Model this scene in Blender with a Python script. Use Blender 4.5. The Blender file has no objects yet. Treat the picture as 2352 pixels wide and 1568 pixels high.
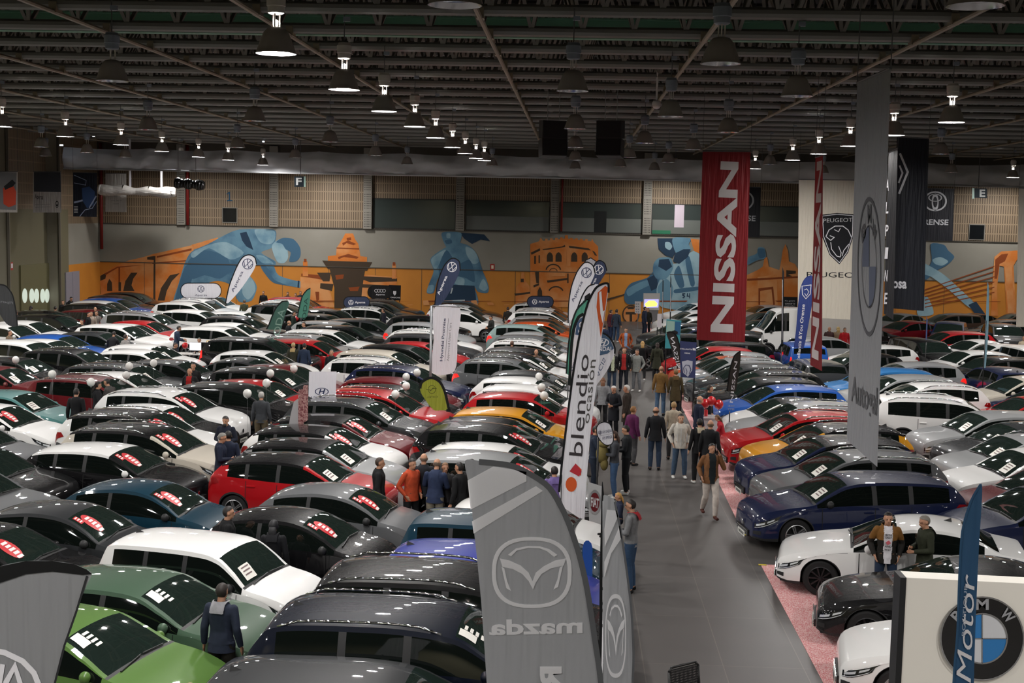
import bpy, bmesh, math, random
import numpy as np
from mathutils import Vector, Matrix, Euler
random.seed(7)
C = bpy.context.scene.collection
S = bpy.context.scene
# ------------------------------------------------------------------ camera
F, CX, CY, H = 3000.0, 1176.0, 784.0, 7.0          # focal length in pixels of the 2352x1568 frame, eye height
VP, SL = (1320.0, 490.0), 0.0205                    # where the aisle direction vanishes, slope of the horizon
def _ray(px, py): return np.array([px - CX, CY - py, -F])
_f = _ray(*VP); _f /= np.linalg.norm(_f)
_u = np.cross(_ray(VP[0] + 1000, VP[1] + 1000 * SL), _f); _u /= np.linalg.norm(_u)
if _u[1] < 0: _u = -_u
_r = np.cross(_f, _u)
M3 = np.array([_r, _f, _u])
cam_d = bpy.data.cameras.new('camera')
cam_d.sensor_width = 36.0; cam_d.lens = F / 2352.0 * 36.0; cam_d.clip_end = 400
cam = bpy.data.objects.new('camera', cam_d); C.objects.link(cam)
cam.matrix_world = Matrix([[*M3[0], 0], [*M3[1], 0], [*M3[2], H], [0, 0, 0, 1]])
S.camera = cam
def w(px, py, z=None, d=None, x=None):
    """the world point seen at a pixel, on the plane z=.. / y=d / x=.."""
    r = M3 @ _ray(px, py)
    t = (z - H) / r[2] if z is not None else (d / r[1] if d is not None else x / r[0])
    return Vector((r[0] * t, r[1] * t, H + r[2] * t))
# ------------------------------------------------------------------ world and exposure
S.view_settings.view_transform = 'Standard'; S.view_settings.look = 'None'
S.view_settings.gamma = 1.0; S.view_settings.use_curve_mapping = False
S.view_settings.exposure = 1.15
S.cycles.max_bounces = 6; S.cycles.diffuse_bounces = 3; S.cycles.glossy_bounces = 4
S.cycles.caustics_reflective = False; S.cycles.caustics_refractive = False
S.cycles.sample_clamp_indirect = 4.0
wd = bpy.data.worlds.new('hall_air'); S.world = wd; wd.use_nodes = True
wd.node_tree.nodes['Background'].inputs[0].default_value = (0.75, 0.85, 1.0, 1)
wd.node_tree.nodes['Background'].inputs[1].default_value = 0.02
LAMP_E = 260.0
# ------------------------------------------------------------------ materials
def lin(h):
    h = h.lstrip('#'); c = [int(h[i:i + 2], 16) / 255 for i in (0, 2, 4)]
    return tuple(x / 12.92 if x < .04045 else ((x + .055) / 1.055) ** 2.4 for x in c) + (1.0,)
_M = {}
def mat(name, col, rough=0.5, metal=0.0, coat=0.0, emit=0.0, spec=0.5, two=None, bump=None, sheen=0.0):
    if name in _M: return _M[name]
    m = bpy.data.materials.new(name); m.use_nodes = True
    nt = m.node_tree; b = nt.nodes['Principled BSDF']
    c = lin(col) if isinstance(col, str) else tuple(col) + (1.0,)
    b.inputs['Base Color'].default_value = c
    b.inputs['Roughness'].default_value = rough; b.inputs['Metallic'].default_value = metal
    b.inputs['Coat Weight'].default_value = coat; b.inputs['Coat Roughness'].default_value = 0.03
    b.inputs['Specular IOR Level'].default_value = spec
    if emit:
        b.inputs['Emission Color'].default_value = c; b.inputs['Emission Strength'].default_value = emit
    m.diffuse_color = c
    if two:                                           # (second colour, noise scale, contrast lo, hi, stretch)
        n = nt.nodes.new('ShaderNodeTexNoise'); n.inputs['Scale'].default_value = two[1]; n.inputs['Detail'].default_value = 6
        tc = nt.nodes.new('ShaderNodeTexCoord'); mp = nt.nodes.new('ShaderNodeMapping')
        mp.inputs['Scale'].default_value = two[4] if len(two) > 4 else (1, 1, 1)
        nt.links.new(tc.outputs['Object'], mp.inputs[0]); nt.links.new(mp.outputs[0], n.inputs['Vector'])
        r = nt.nodes.new('ShaderNodeValToRGB'); r.color_ramp.elements[0].position = two[2]; r.color_ramp.elements[1].position = two[3]
        r.color_ramp.elements[0].color = c; r.color_ramp.elements[1].color = lin(two[0])
        nt.links.new(n.outputs['Fac'], r.inputs[0]); nt.links.new(r.outputs[0], b.inputs['Base Color'])
    if bump:                                          # (scale, strength, distance, stretch)
        n = nt.nodes.new('ShaderNodeTexNoise'); n.inputs['Scale'].default_value = bump[0]; n.inputs['Detail'].default_value = 2
        tc = nt.nodes.new('ShaderNodeTexCoord'); mp = nt.nodes.new('ShaderNodeMapping'); mp.inputs['Scale'].default_value = bump[3]
        nt.links.new(tc.outputs['Object'], mp.inputs[0]); nt.links.new(mp.outputs[0], n.inputs['Vector'])
        k = nt.nodes.new('ShaderNodeBump'); k.inputs['Strength'].default_value = bump[1]; k.inputs['Distance'].default_value = bump[2]
        nt.links.new(n.outputs['Fac'], k.inputs['Height']); nt.links.new(k.outputs[0], b.inputs['Normal'])
    _M[name] = m
    return m
def cloth(name, col, trans=0.35, bump=True):
    """thin banner cloth: diffuse plus some light from behind, hanging folds as bump"""
    if name in _M: return _M[name]
    m = bpy.data.materials.new(name); m.use_nodes = True; nt = m.node_tree; nt.nodes.clear()
    o = nt.nodes.new('ShaderNodeOutputMaterial'); a = nt.nodes.new('ShaderNodeBsdfPrincipled'); t = nt.nodes.new('ShaderNodeBsdfTranslucent')
    x = nt.nodes.new('ShaderNodeMixShader'); x.inputs[0].default_value = trans
    a.inputs['Base Color'].default_value = lin(col); a.inputs['Roughness'].default_value = .55; t.inputs['Color'].default_value = lin(col)
    nt.links.new(a.outputs[0], x.inputs[1]); nt.links.new(t.outputs[0], x.inputs[2]); nt.links.new(x.outputs[0], o.inputs[0])
    if bump:
        n = nt.nodes.new('ShaderNodeTexNoise'); n.inputs['Scale'].default_value = 1.0; n.inputs['Detail'].default_value = 2
        tc = nt.nodes.new('ShaderNodeTexCoord'); mp = nt.nodes.new('ShaderNodeMapping'); mp.inputs['Scale'].default_value = (9, 9, .7)
        nt.links.new(tc.outputs['Object'], mp.inputs[0]); nt.links.new(mp.outputs[0], n.inputs['Vector'])
        k = nt.nodes.new('ShaderNodeBump'); k.inputs['Strength'].default_value = .7; k.inputs['Distance'].default_value = .08
        nt.links.new(n.outputs['Fac'], k.inputs['Height']); nt.links.new(k.outputs[0], a.inputs['Normal']); nt.links.new(k.outputs[0], t.inputs['Normal'])
    _M[name] = m
    return m
# ------------------------------------------------------------------ mesh helpers
class MB:
    """collects geometry for ONE mesh object; a material index per face"""
    def __init__(s): s.v = []; s.f = []; s.m = []
    def add(s, vs, fs, mi=0):
        k = len(s.v); s.v += [tuple(p) for p in vs]; s.f += [tuple(i + k for i in f) for f in fs]
        s.m += [mi] * len(fs) if isinstance(mi, int) else mi
        return s
    def box(s, c, d, mi=0, rot=None):
        c = Vector(c); h = [x / 2 for x in d]
        vs = [Vector((sx * h[0], sy * h[1], sz * h[2])) for sx in (-1, 1) for sy in (-1, 1) for sz in (-1, 1)]
        if rot is not None: vs = [rot @ v for v in vs]
        return s.add([v + c for v in vs], [(0, 1, 3, 2), (4, 6, 7, 5), (0, 4, 5, 1), (2, 3, 7, 6), (0, 2, 6, 4), (1, 5, 7, 3)], mi)
    def bbox(s, c, d, b=0.01, mi=0):
        """box with chamfered edges"""
        bm = bmesh.new(); bmesh.ops.create_cube(bm, size=1.0)
        for v in bm.verts: v.co = Vector((v.co.x * d[0] + c[0], v.co.y * d[1] + c[1], v.co.z * d[2] + c[2]))
        bmesh.ops.bevel(bm, geom=bm.edges[:], offset=b, segments=2, affect='EDGES', profile=.6)
        bm.verts.index_update()
        s.add([v.co for v in bm.verts], [[v.index for v in f.verts] for f in bm.faces], mi); bm.free(); return s
    def tube(s, a, b, r, n=8, r2=None, mi=0, cap=True):
        a = Vector(a); b = Vector(b); d = (b - a).normalized(); r2 = r if r2 is None else r2
        e = d.orthogonal().normalized(); g = d.cross(e)
        vs = []
        for p, q in ((a, r), (b, r2)):
            vs += [p + (e * math.cos(2 * math.pi * i / n) + g * math.sin(2 * math.pi * i / n)) * q for i in range(n)]
        fs = [(i, (i + 1) % n, n + (i + 1) % n, n + i) for i in range(n)]
        if cap: fs += [tuple(range(n))[::-1], tuple(range(n, 2 * n))]
        return s.add(vs, fs, mi)
    def path(s, pts, r, n=8, mi=0):
        for i in range(len(pts) - 1): s.tube(pts[i], pts[i + 1], r, n, mi=mi)
        return s
    def lathe(s, prof, n=24, c=(0, 0, 0), axis='z', mi=0, cap=(False, False)):
        vs = []
        for r, z in prof:
            for i in range(n):
                a = 2 * math.pi * i / n; p = (r * math.cos(a), r * math.sin(a), z)
                if axis == 'y': p = (p[0], p[2], p[1])
                if axis == 'x': p = (p[2], p[0], p[1])
                vs.append((p[0] + c[0], p[1] + c[1], p[2] + c[2]))
        fs = []
        for j in range(len(prof) - 1):
            for i in range(n): fs.append((j * n + i, j * n + (i + 1) % n, (j + 1) * n + (i + 1) % n, (j + 1) * n + i))
        if cap[0]: fs.append(tuple(range(n))[::-1])
        if cap[1]: fs.append(tuple(range((len(prof) - 1) * n, len(prof) * n)))
        return s.add(vs, fs, mi)
    def ball(s, c, r, n=14, m=10, sc=(1, 1, 1), mi=0):
        vs = [(c[0], c[1], c[2] + r * sc[2])]; fs = []
        for j in range(1, m):
            t = math.pi * j / m
            for i in range(n):
                a = 2 * math.pi * i / n
                vs.append((c[0] + r * sc[0] * math.sin(t) * math.cos(a), c[1] + r * sc[1] * math.sin(t) * math.sin(a), c[2] + r * sc[2] * math.cos(t)))
        vs.append((c[0], c[1], c[2] - r * sc[2])); L = len(vs) - 1
        for i in range(n):
            fs.append((0, 1 + i, 1 + (i + 1) % n)); fs.append((L, 1 + (m - 2) * n + (i + 1) % n, 1 + (m - 2) * n + i))
            for j in range(m - 2): fs.append((1 + j * n + i, 1 + (j + 1) * n + i, 1 + (j + 1) * n + (i + 1) % n, 1 + j * n + (i + 1) % n))
        return s.add(vs, fs, mi)
    def mesh(s, name, mats, smooth=False, angle=None):
        me = bpy.data.meshes.new(name); me.from_pydata(s.v, [], s.f); 
        for m in (mats if isinstance(mats, (list, tuple)) else [mats]): me.materials.append(m)
        if any(s.m): me.polygons.foreach_set('material_index', s.m)
        if smooth or angle:
            me.polygons.foreach_set('use_smooth', [True] * len(me.polygons))
            if angle: me.set_sharp_from_angle(angle=math.radians(angle))
        me.update(); return me
    def build(s, name, mats, parent=None, smooth=False, angle=None):
        return link(name, s.mesh(name, mats, smooth, angle), parent)
def link(name, me, parent=None):
    o = bpy.data.objects.new(name, me); C.objects.link(o)
    if parent is not None: o.parent = parent
    return o
def fixn(me):
    bm = bmesh.new(); bm.from_mesh(me); bmesh.ops.recalc_face_normals(bm, faces=bm.faces); bm.to_mesh(me); bm.free(); return me
def tag(o, label, cat, group=None):
    o['label'] = label; o['category'] = cat
    if group: o['group'] = group
    return o
def empty(name, loc=(0, 0, 0), rz=0.0):
    o = bpy.data.objects.new(name, None); C.objects.link(o); o.location = loc; o.rotation_euler = (0, 0, rz); o.empty_display_size = .2
    return o
def struct(o): o['kind'] = 'structure'; return o
def copy_tree(o, parent=None):
    c = o.copy(); C.objects.link(c)
    if parent is not None: c.parent = parent
    for ch in list(o.children): copy_tree(ch, c)
    return c
# colour bank
WHITE = mat('white_paint', '#dedfe0', .4); BLACKP = mat('black_plastic', '#0c0c0d', .45); DGREY = mat('dark_grey_metal', '#2a2b2c', .5)
STEEL = mat('brushed_steel', '#b9bbbd', .3, 1.0)
# ================================================================== the hall
DW, XL, XR, ZC = 86.0, -31.6, 36.0, 14.2            # far wall distance, side walls, deck height
def tile_floor():
    m = bpy.data.materials.new('grey_floor_tiles'); m.use_nodes = True; nt = m.node_tree; b = nt.nodes['Principled BSDF']
    tc = nt.nodes.new('ShaderNodeTexCoord'); br = nt.nodes.new('ShaderNodeTexBrick')
    br.inputs['Scale'].default_value = 1.0; br.inputs['Brick Width'].default_value = 1.25; br.inputs['Row Height'].default_value = 2.5; br.inputs['Mortar Size'].default_value = .008
    br.offset = 0.0; br.inputs['Mortar Smooth'].default_value = .2
    br.inputs['Color1'].default_value = lin('#555250'); br.inputs['Color2'].default_value = lin('#5a5755'); br.inputs['Mortar'].default_value = lin('#6d6862')
    n = nt.nodes.new('ShaderNodeTexNoise'); n.inputs['Scale'].default_value = .9; n.inputs['Detail'].default_value = 8
    mx = nt.nodes.new('ShaderNodeMixRGB'); mx.blend_type = 'MULTIPLY'; mx.inputs[0].default_value = .5
    r = nt.nodes.new('ShaderNodeValToRGB'); r.color_ramp.elements[0].position = .3; r.color_ramp.elements[0].color = (.72, .72, .72, 1); r.color_ramp.elements[1].position = .75
    nt.links.new(tc.outputs['Object'], br.inputs['Vector']); nt.links.new(tc.outputs['Object'], n.inputs['Vector']); nt.links.new(n.outputs['Fac'], r.inputs[0])
    nt.links.new(br.outputs['Color'], mx.inputs[1]); nt.links.new(r.outputs[0], mx.inputs[2]); nt.links.new(mx.outputs[0], b.inputs['Base Color'])
    b.inputs['Roughness'].default_value = .42; b.inputs['Specular IOR Level'].default_value = .35
    return m
o = MB(); o.add([(XL, -6, 0), (XR, -6, 0), (XR, DW, 0), (XL, DW, 0)], [(0, 1, 2, 3)])
struct(o.build('floor', tile_floor()))
CARPET = mat('mottled_red_carpet', '#d27f80', .9, two=('#ecd0cd', 55, .42, .62, (1, 1, 1)), spec=.1)  # pale pink mottle puts lit patches of the carpet into its colour
TAPE = mat('yellow_tape', '#c9b436', .6)
def carpet(name, pts, label):
    b = MB(); n = len(pts)
    b.add([(x, y, .001) for x, y in pts] + [(x, y, .008) for x, y in pts], [tuple(range(n, 2 * n))] + [(i, (i + 1) % n, n + (i + 1) % n, n + i) for i in range(n)])
    tag(b.build(name, CARPET), label, 'carpet')
carpet('carpet_strip', [(3.94, 16.5), (4.75, 16.5), (4.75, 26.1), (3.94, 26.1)], 'mottled red carpet strip under the fronts of the white and black coupes')
carpet('carpet_strip', [(3.92, 28.5), (9.2, 28.5), (9.2, 28.8), (4.95, 28.8), (5.0, 83), (4.45, 83)], 'long red carpet edging the walkway beside the counter and blue estate')
carpet('carpet_strip', [(9.6, 27.3), (16, 27.3), (16, 27.75), (9.6, 27.75)], 'red carpet strip on the floor behind the white coupe')
carpet('carpet_strip', [(-.25, 14), (.55, 14), (.62, 33), (-.15, 33)], 'red carpet strip behind the grey winged flags along the walkway')
carpet('carpet_strip', [(-9, 33.35), (-.5, 33.0), (-.5, 33.3), (-9, 33.65)], 'thin red carpet strip crossing between the hatchbacks and the red crossover')
for n, (x, y) in enumerate(((3.94, 26.1), (3.92, 28.5))):
    tag(MB().box((x + .03, y - (.04 if n == 0 else -.04), .011), (.16, .1, .004)).build('tape_mark', TAPE), ('scrap of yellow tape on the corner of the coupes carpet strip', 'scrap of yellow tape on the corner of the long walkway carpet')[n], 'tape')
# ---- far wall ------------------------------------------------------
def slats():
    m = bpy.data.materials.new('slatted_wood_panels'); m.use_nodes = True; nt = m.node_tree; b = nt.nodes['Principled BSDF']
    tc = nt.nodes.new('ShaderNodeTexCoord'); sp = nt.nodes.new('ShaderNodeSeparateXYZ'); nt.links.new(tc.outputs['Object'], sp.inputs[0])
    def saw(sock, per, lo):
        a = nt.nodes.new('ShaderNodeMath'); a.operation = 'DIVIDE'; a.inputs[1].default_value = per; nt.links.new(sock, a.inputs[0])
        f = nt.nodes.new('ShaderNodeMath'); f.operation = 'FRACT'; nt.links.new(a.outputs[0], f.inputs[0])
        g = nt.nodes.new('ShaderNodeMath'); g.operation = 'LESS_THAN'; g.inputs[1].default_value = lo; nt.links.new(f.outputs[0], g.inputs[0]); return g.outputs[0]
    add = nt.nodes.new('ShaderNodeMath'); add.operation = 'ADD'; nt.links.new(sp.outputs['X'], add.inputs[0]); nt.links.new(sp.outputs['Y'], add.inputs[1])
    v = saw(add.outputs[0], .15, .42); hz = saw(sp.outputs['Z'], .62, .12)
    k = nt.nodes.new('ShaderNodeMath'); k.operation = 'SUBTRACT'; k.use_clamp = True; nt.links.new(v, k.inputs[0]); nt.links.new(hz, k.inputs[1])
    mx = nt.nodes.new('ShaderNodeMixRGB'); mx.inputs[1].default_value = lin('#8d7b63'); mx.inputs[2].default_value = lin('#574837')
    nt.links.new(k.outputs[0], mx.inputs[0]); nt.links.new(mx.outputs[0], b.inputs['Base Color']); b.inputs['Roughness'].default_value = .6
    return m
SLAT = slats(); PLASTER = mat('grey_plaster', '#8f8c82', .8, two=('#878479', .5, .35, .7)); ORANGE_W = mat('orange_painted_panels', '#c9832c', .7, two=('#bf7a28', .6, .4, .7))
SEAM = mat('seam_and_dark_top', '#4a463e', .8)
Z1, Z2 = 3.15, 5.72                                   # top of the orange band, bottom of the slatted panels
b = MB(); 
for z0, z1, mi in ((0, Z1, 0), (Z1, Z2, 1), (Z2, 10.4, 2), (10.4, 14.2, 3)):  # top band coloured dark to blend into the dim ceiling zone
    b.add([(XL, DW, z0), (XR, DW, z0), (XR, DW, z1), (XL, DW, z1)], [(0, 1, 2, 3)], mi)
b.box(((XL + XR) / 2, DW - .02, Z1), (XR - XL, .04, .05), 3)
b.box(((XL + XR) / 2, DW - .04, Z2), (XR - XL, .08, .05), 3)
for x in np.arange(XL + 3, XR, 3.1): b.box((x, DW - .005, Z1 / 2), (.025, .01, Z1), 3)
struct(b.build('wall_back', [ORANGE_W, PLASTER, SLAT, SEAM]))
def xw(px, py=500): return w(px, py, d=DW).x
def zw(px, py): return w(px, py, d=DW).z
PERF = mat('perforated_grey_panel', '#8c887f', .6); HOLE = mat('panel_hole', '#35332f', .9)
REDP = mat('red_pipe', '#7c1d1a', .4)
tn = 0
for px in (433 - 15, 630, 845, 1057, 1274, 1486):
    x = xw(px); b = MB().box((x, DW - .12, (Z2 + 11) / 2), (.55, .24, 11 - Z2))
    for i in range(5):
        for j in range(22):
            if j % 8 == 7: continue
            b.box((x - .18 + i * .09, DW - .245, Z2 + .15 + j * .15), (.045, .012, .05), 1)
    tn += 1; struct(b.build('trim_%d' % tn, [PERF, HOLE]))
for px, z0 in ((228, 4.0), (434, Z2), (1290, Z2 + .1)):
    tn += 1; struct(MB().tube((xw(px) + (.25 if px == 228 else 0), DW - .3, z0), (xw(px) + (.25 if px == 228 else 0), DW - .3, 11), .11 if px < 900 else .07, 12).build('trim_%d' % tn, REDP, smooth=True))  # red wall pipes, numbered along with the panel trim
# gallery windows
GLASSW = mat('gallery_glass', '#3f4745', .06, spec=.7); GL2 = mat('gallery_room', '#666b66', .5)
FR = mat('dark_window_frame', '#22211f', .5)
wn = 0
for a, c in ((857, 1046), (1070, 1262), (1286, 1476), (1497, 1712), (1720, 1838)):
    x0, x1 = xw(a), xw(c); z0, z1 = Z2 + .06, Z2 + 2.0; wn += 1
    root = struct(MB().box(((x0 + x1) / 2, DW - .03, z0), (x1 - x0, .06, .05)).box(((x0 + x1) / 2, DW - .03, z1), (x1 - x0, .06, .05)).box((x0, DW - .03, (z0 + z1) / 2), (.05, .06, z1 - z0)).box((x1, DW - .03, (z0 + z1) / 2), (.05, .06, z1 - z0)).build('window_%d' % wn, FR))
    MB().box(((x0 + x1) / 2, DW - .02, (z0 + z1) / 2), (x1 - x0 - .04, .02, z1 - z0 - .04)).build('pane', GLASSW, root)
    if wn != 1:
        MB().box(((x0 + x1) / 2, DW - .034, z0 + .48), (x1 - x0 - .1, .006, .9)).build('lit_room_behind_pane', GL2, root)
    if wn == 3: MB().box((xw(1379), DW - .04, z0 + .7), (.8, .006, 1.4)).build('doorway_behind_pane', mat('dark_doorway', '#181b1b', .8), root)
    if wn == 4:
        MB().box((xw(1560), DW - .04, z0 + 1.2), (.62, .006, 1.5)).build('poster_behind_pane', mat('pink_poster', '#c9bcc8', .7), root)
        MB().box((xw(1520), DW - .05, z0 + .12), (1.2, .02, .24)).build('green_box_behind_pane', mat('green_box', '#1f6b4c', .6), root)
for k, (px, py) in enumerate(((528, 494), (2243, 533))):
    p = w(px, py, d=DW); wn += 1
    root = struct(MB().box((p.x, DW - .03, p.z), (1.02, .06, 1.02)).build('window_%d' % wn, mat('pale_frame', '#77746c', .6)))
    MB().box((p.x, DW - .064, p.z), (.92, .01, .92)).build('pane', mat('dark_pane', '#14171a', .1), root)
# ---- side walls ----------------------------------------------------
b = MB()
for z0, z1, mi in ((0, Z1, 0), (Z1, Z2, 1), (Z2, 14.2, 2)):
    b.add([(XL, 60, z0), (XL, DW, z0), (XL, DW, z1), (XL, 60, z1)], [(0, 1, 2, 3)], mi)
OLIVE = mat('olive_grey_wall', '#6d6850', .75)
b2 = MB().add([(XL, -6, 0), (XL, 60, 0), (XL, 60, 14.2), (XL, -6, 14.2)], [(0, 1, 2, 3)], 3)
b.add(b2.v, b2.f, 3)
b.box((XL + .01, 73, 3.3), (.02, 15, 6.6), 3)
struct(b.build('wall_left', [ORANGE_W, PLASTER, SLAT, OLIVE]))
struct(MB().add([(XR, -6, 0), (XR, DW, 0), (XR, DW, 14.2), (XR, -6, 14.2)], [(0, 3, 2, 1)]).build('wall_right', OLIVE))
struct(MB().add([(XL, -6, 0), (XR, -6, 0), (XR, -6, 14.2), (XL, -6, 14.2)], [(0, 3, 2, 1)]).build('wall_front', OLIVE))
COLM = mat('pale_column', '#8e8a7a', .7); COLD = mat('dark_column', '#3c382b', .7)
for k, px in enumerate((12, 130)):
    p = w(px, 600, x=XL + .5); tn += 1
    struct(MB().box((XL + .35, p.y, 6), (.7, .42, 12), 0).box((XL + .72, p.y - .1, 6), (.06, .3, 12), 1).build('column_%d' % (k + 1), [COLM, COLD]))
# gate with round-ended windows
p0, p1 = w(48, 680, x=XL + .1), w(122, 680, x=XL + .1)
root = struct(MB().box((XL + .06, (p0.y + p1.y) / 2, 1.7), (.12, p1.y - p0.y, 3.4)).build('door_1', mat('olive_gate', '#6a6647', .6)))
OVW = mat('lit_oval_window', '#aab4a8', .2, emit=.5)
for px in (57, 73, 84, 98, 108):
    q = w(px, 679, x=XL + .13); bb = MB(); n = 18
    bb.add([(XL + .14, q.y + .34 * math.cos(2 * math.pi * i / n), q.z + .42 * math.sin(2 * math.pi * i / n)) for i in range(n)] + [(XL + .12, q.y + .34 * math.cos(2 * math.pi * i / n), q.z + .42 * math.sin(2 * math.pi * i / n)) for i in range(n)], [tuple(range(n))] + [(i, (i + 1) % n, n + (i + 1) % n, n + i) for i in range(n)])
    bb.build('oval_window', OVW, root)
p0, p1 = w(152, 670, x=XL + .1), w(183, 670, x=XL + .1)
struct(MB().box((XL + .05, (p0.y + p1.y) / 2, 1.35), (.1, p1.y - p0.y, 2.7)).box((XL + .11, (p0.y + p1.y) / 2, 1.35), (.01, .03, 2.6)).build('door_2', mat('lilac_grey_door', '#8d8b95', .5)))
# ---- roof: deck, trusses, tubes -------------------------------------
DECK = mat('dark_roof_deck', '#2a2926', .85, two=('#181715', 3, .4, .6, (1, .2, 1)))
b = MB(); ys = np.arange(-6, DW + .01, 1.15); 
for i in range(len(ys) - 1):
    b.box(((XL + XR) / 2, (ys[i] + ys[i + 1]) / 2, 14.2 + (.0 if i % 2 else .09)), (XR - XL, ys[i + 1] - ys[i], .1))
struct(b.build('ceiling', DECK))
TUBE = mat('grey_truss_tube', '#7d7d79', .45); DIAG = mat('grey_truss_diagonal', '#6f6c64', .6); LONG = mat('bronze_tie_tube', '#8d8370', .5, .2); GREENB = mat('green_purlin', '#5f8f75', .6)
zc = 11.15
for k, y in enumerate(np.arange(8.6, DW - 1, 3.15)):
    b = MB(); b.tube((XL, y, zc), (XR, y, zc), .13, 10)
    top = y + 1.57
    if y < 70:
        b.tube((XL, top, 13.4), (XR, top, 13.4), .1, 6)
        for x in np.arange(-16 if y < 30 else XL + 1, 17 if y < 30 else XR - 1, 1.18):
            for dx, dy in ((.59, 1.57), (.59, -1.57)):
                b.tube((x, y, zc), (x + dx, y + dy, 13.4), .055, 4, mi=1, cap=False); b.tube((x + 1.18, y, zc), (x + dx, y + dy, 13.4), .055, 4, mi=1, cap=False)
    struct(b.build('roof_beam_%d' % (k + 1), [TUBE, DIAG]))
for k, x in enumerate((-30, -25.3, -20.6, -15.8, -11.0, -6.7, -2.05, 2.85, 7.6, 12.4, 17.2, 22, 26.8, 31.5)):
    b = MB().tube((x, 6, zc - .17), (x, DW, zc - .17), .055, 8)
    for y in np.arange(8.6, DW - 1, 3.15): b.box((x, y, zc - .08), (.16, .34, .22))
    struct(b.build('roof_beam_%d' % (60 + k), LONG))
for k, y in enumerate((32.1, 57.3)):
    struct(MB().box((0, y, 11.42), (XR - XL, .12, .42)).box((0, y, 11.64), (XR - XL, .3, .04)).box((0, y, 11.2), (XR - XL, .3, .04)).build('roof_beam_%d' % (80 + k), GREENB))
# daylight slits at the far edge of the roof
SKY = mat('daylight_slit', '#e6efff', .5, emit=2.5)
for k, (px, py, n) in enumerate(((20, 305, 30), (55, 312, 34), (85, 325, 24), (130, 333, 30), (30, 328, 28), (215, 312, 5), (355, 309, 5), (405, 313, 5), (1232, 327, 10), (530, 314, 5), (605, 325, 4), (897, 319, 4))):
    p = w(px, py, d=78); struct(MB().box((p.x, 78, p.z), (n * 78 / 3000, .04, .08)).build('window_%d' % (20 + k), SKY))
# ---- gathered tarpaulin curtain in front of the far wall ------------
TARP = mat('grey_tarpaulin', '#cfd1d5', .35, spec=.5, bump=(.35, .9, .5, (1, 1, 2.2)))
b = MB(); nx, nz = 200, 8
for i in range(nx + 1):
    x = XL + .2 + (XR - XL - .4) * i / nx
    for j in range(nz + 1):
        t = j / nz; sag = .10 * abs(math.sin(x / 5.2 * math.pi)) 
        y = 79.5 + .16 * math.sin(x * 1.9 + 2.5 * t) * (1 - t * .6) + .1 * math.sin(x * 4.3 - 3 * t)
        b.v.append((x, y - .25 * math.sin(math.pi * t), 9.15 - .08 * t + (1.35 - sag) * t))
for i in range(nx):
    for j in range(nz): a = i * (nz + 1) + j; b.f.append((a, a + nz + 1, a + nz + 2, a + 1)); b.m.append(0)
b.box(((XL + XR) / 2, 79.4, 9.1), (XR - XL - .4, .12, .1), 0)
tag(b.build('tarpaulin_curtain', TARP, smooth=True), 'long grey tarpaulin gathered up under the roof before the mural wall', 'curtain')
# ---- high-bay lamps --------------------------------------------------
SHADE = mat('ribbed_lamp_shade', '#a09a94', .4); SHI = mat('lamp_reflector', '#c9c9cc', .25, .9); HOUS = mat('lamp_housing', '#c4bfb8', .5); HOUSG = mat('grey_lamp_housing', '#7f8894', .5)
EMIT = mat('lamp_glow', (1.0, .96, .93), .5, emit=LAMP_E); EMS = mat('lamp_neck_glow', (1.0, .9, .82), .5, emit=3.0); STRUT = mat('lamp_strut', '#d8d2cc', .4)
prof = [(.055, .42), (.14, .40), (.2, .33), (.25, .22), (.29, .1), (.325, .0), (.335, -.012)]
sh_me = MB().lathe(prof, 26).lathe([(r - .008, z) for r, z in prof][::-1], 26, mi=1).mesh('shade', [SHADE, SHI], angle=50)
disc_me = MB().lathe([(.0, .05), (.17, .05), (.285, .035)], 14).mesh('lamp_disc', EMIT)
disc_off = MB().lathe([(.0, .1), (.15, .1), (.27, .06)], 14).mesh('reflector_disc', SHI)
neck_me = MB().lathe([(.0, .43), (.03, .44), (.034, .52), (0, .54)], 10).mesh('bulb_neck', EMS)
def hous(m):
    b = MB().lathe([(.0, .62), (.1, .62), (.135, .64), (.14, .74), (.155, .75), (.155, .9), (.135, .915), (.12, .96), (0, .97)], 18, mi=0)
    for i in range(3): a = 2.1 * i + .4; b.box((.06 * math.cos(a), .06 * math.sin(a), .53), (.022, .022, .22), 1)
    return b.mesh('housing', [m, STRUT], angle=40)
hou_on, hou_off = hous(HOUS), hous(HOUSG)
WIRE = mat('lamp_wire', '#57585a', .5)
def lamp(x, y, on, label, z=9.5, group=None):
    r = empty('ceiling_lamp', (x, y, z)); tag(r, label, 'lamp', group)
    link('shade', sh_me, r); link('housing', hou_on if on else hou_off, r)
    if on: link('lamp_disc', disc_me, r); link('bulb_neck', neck_me, r)
    else: link('reflector_disc', disc_off, r)
    MB().tube((0, 0, .96), (0, 0, zc - z), .012, 6).box((.05, 0, 1.45), (.14, .08, .09), 1).build('hanging_wire', [WIRE, HOUSG], r)
    return r
LIT = [(634, 122), (790, 205), (882, 255), (952, 290), (1000, 316), (1039, 338), (1068, 352), (1093, 363), (1112, 368),
       (4, 290), (150, 313), (278, 332), (372, 347), (456, 360), (524, 367), (2185, 280), (2052, 310), (1952, 335), (1880, 353), (1820, 367), (1734, 387), (2326, 407)]
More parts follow.
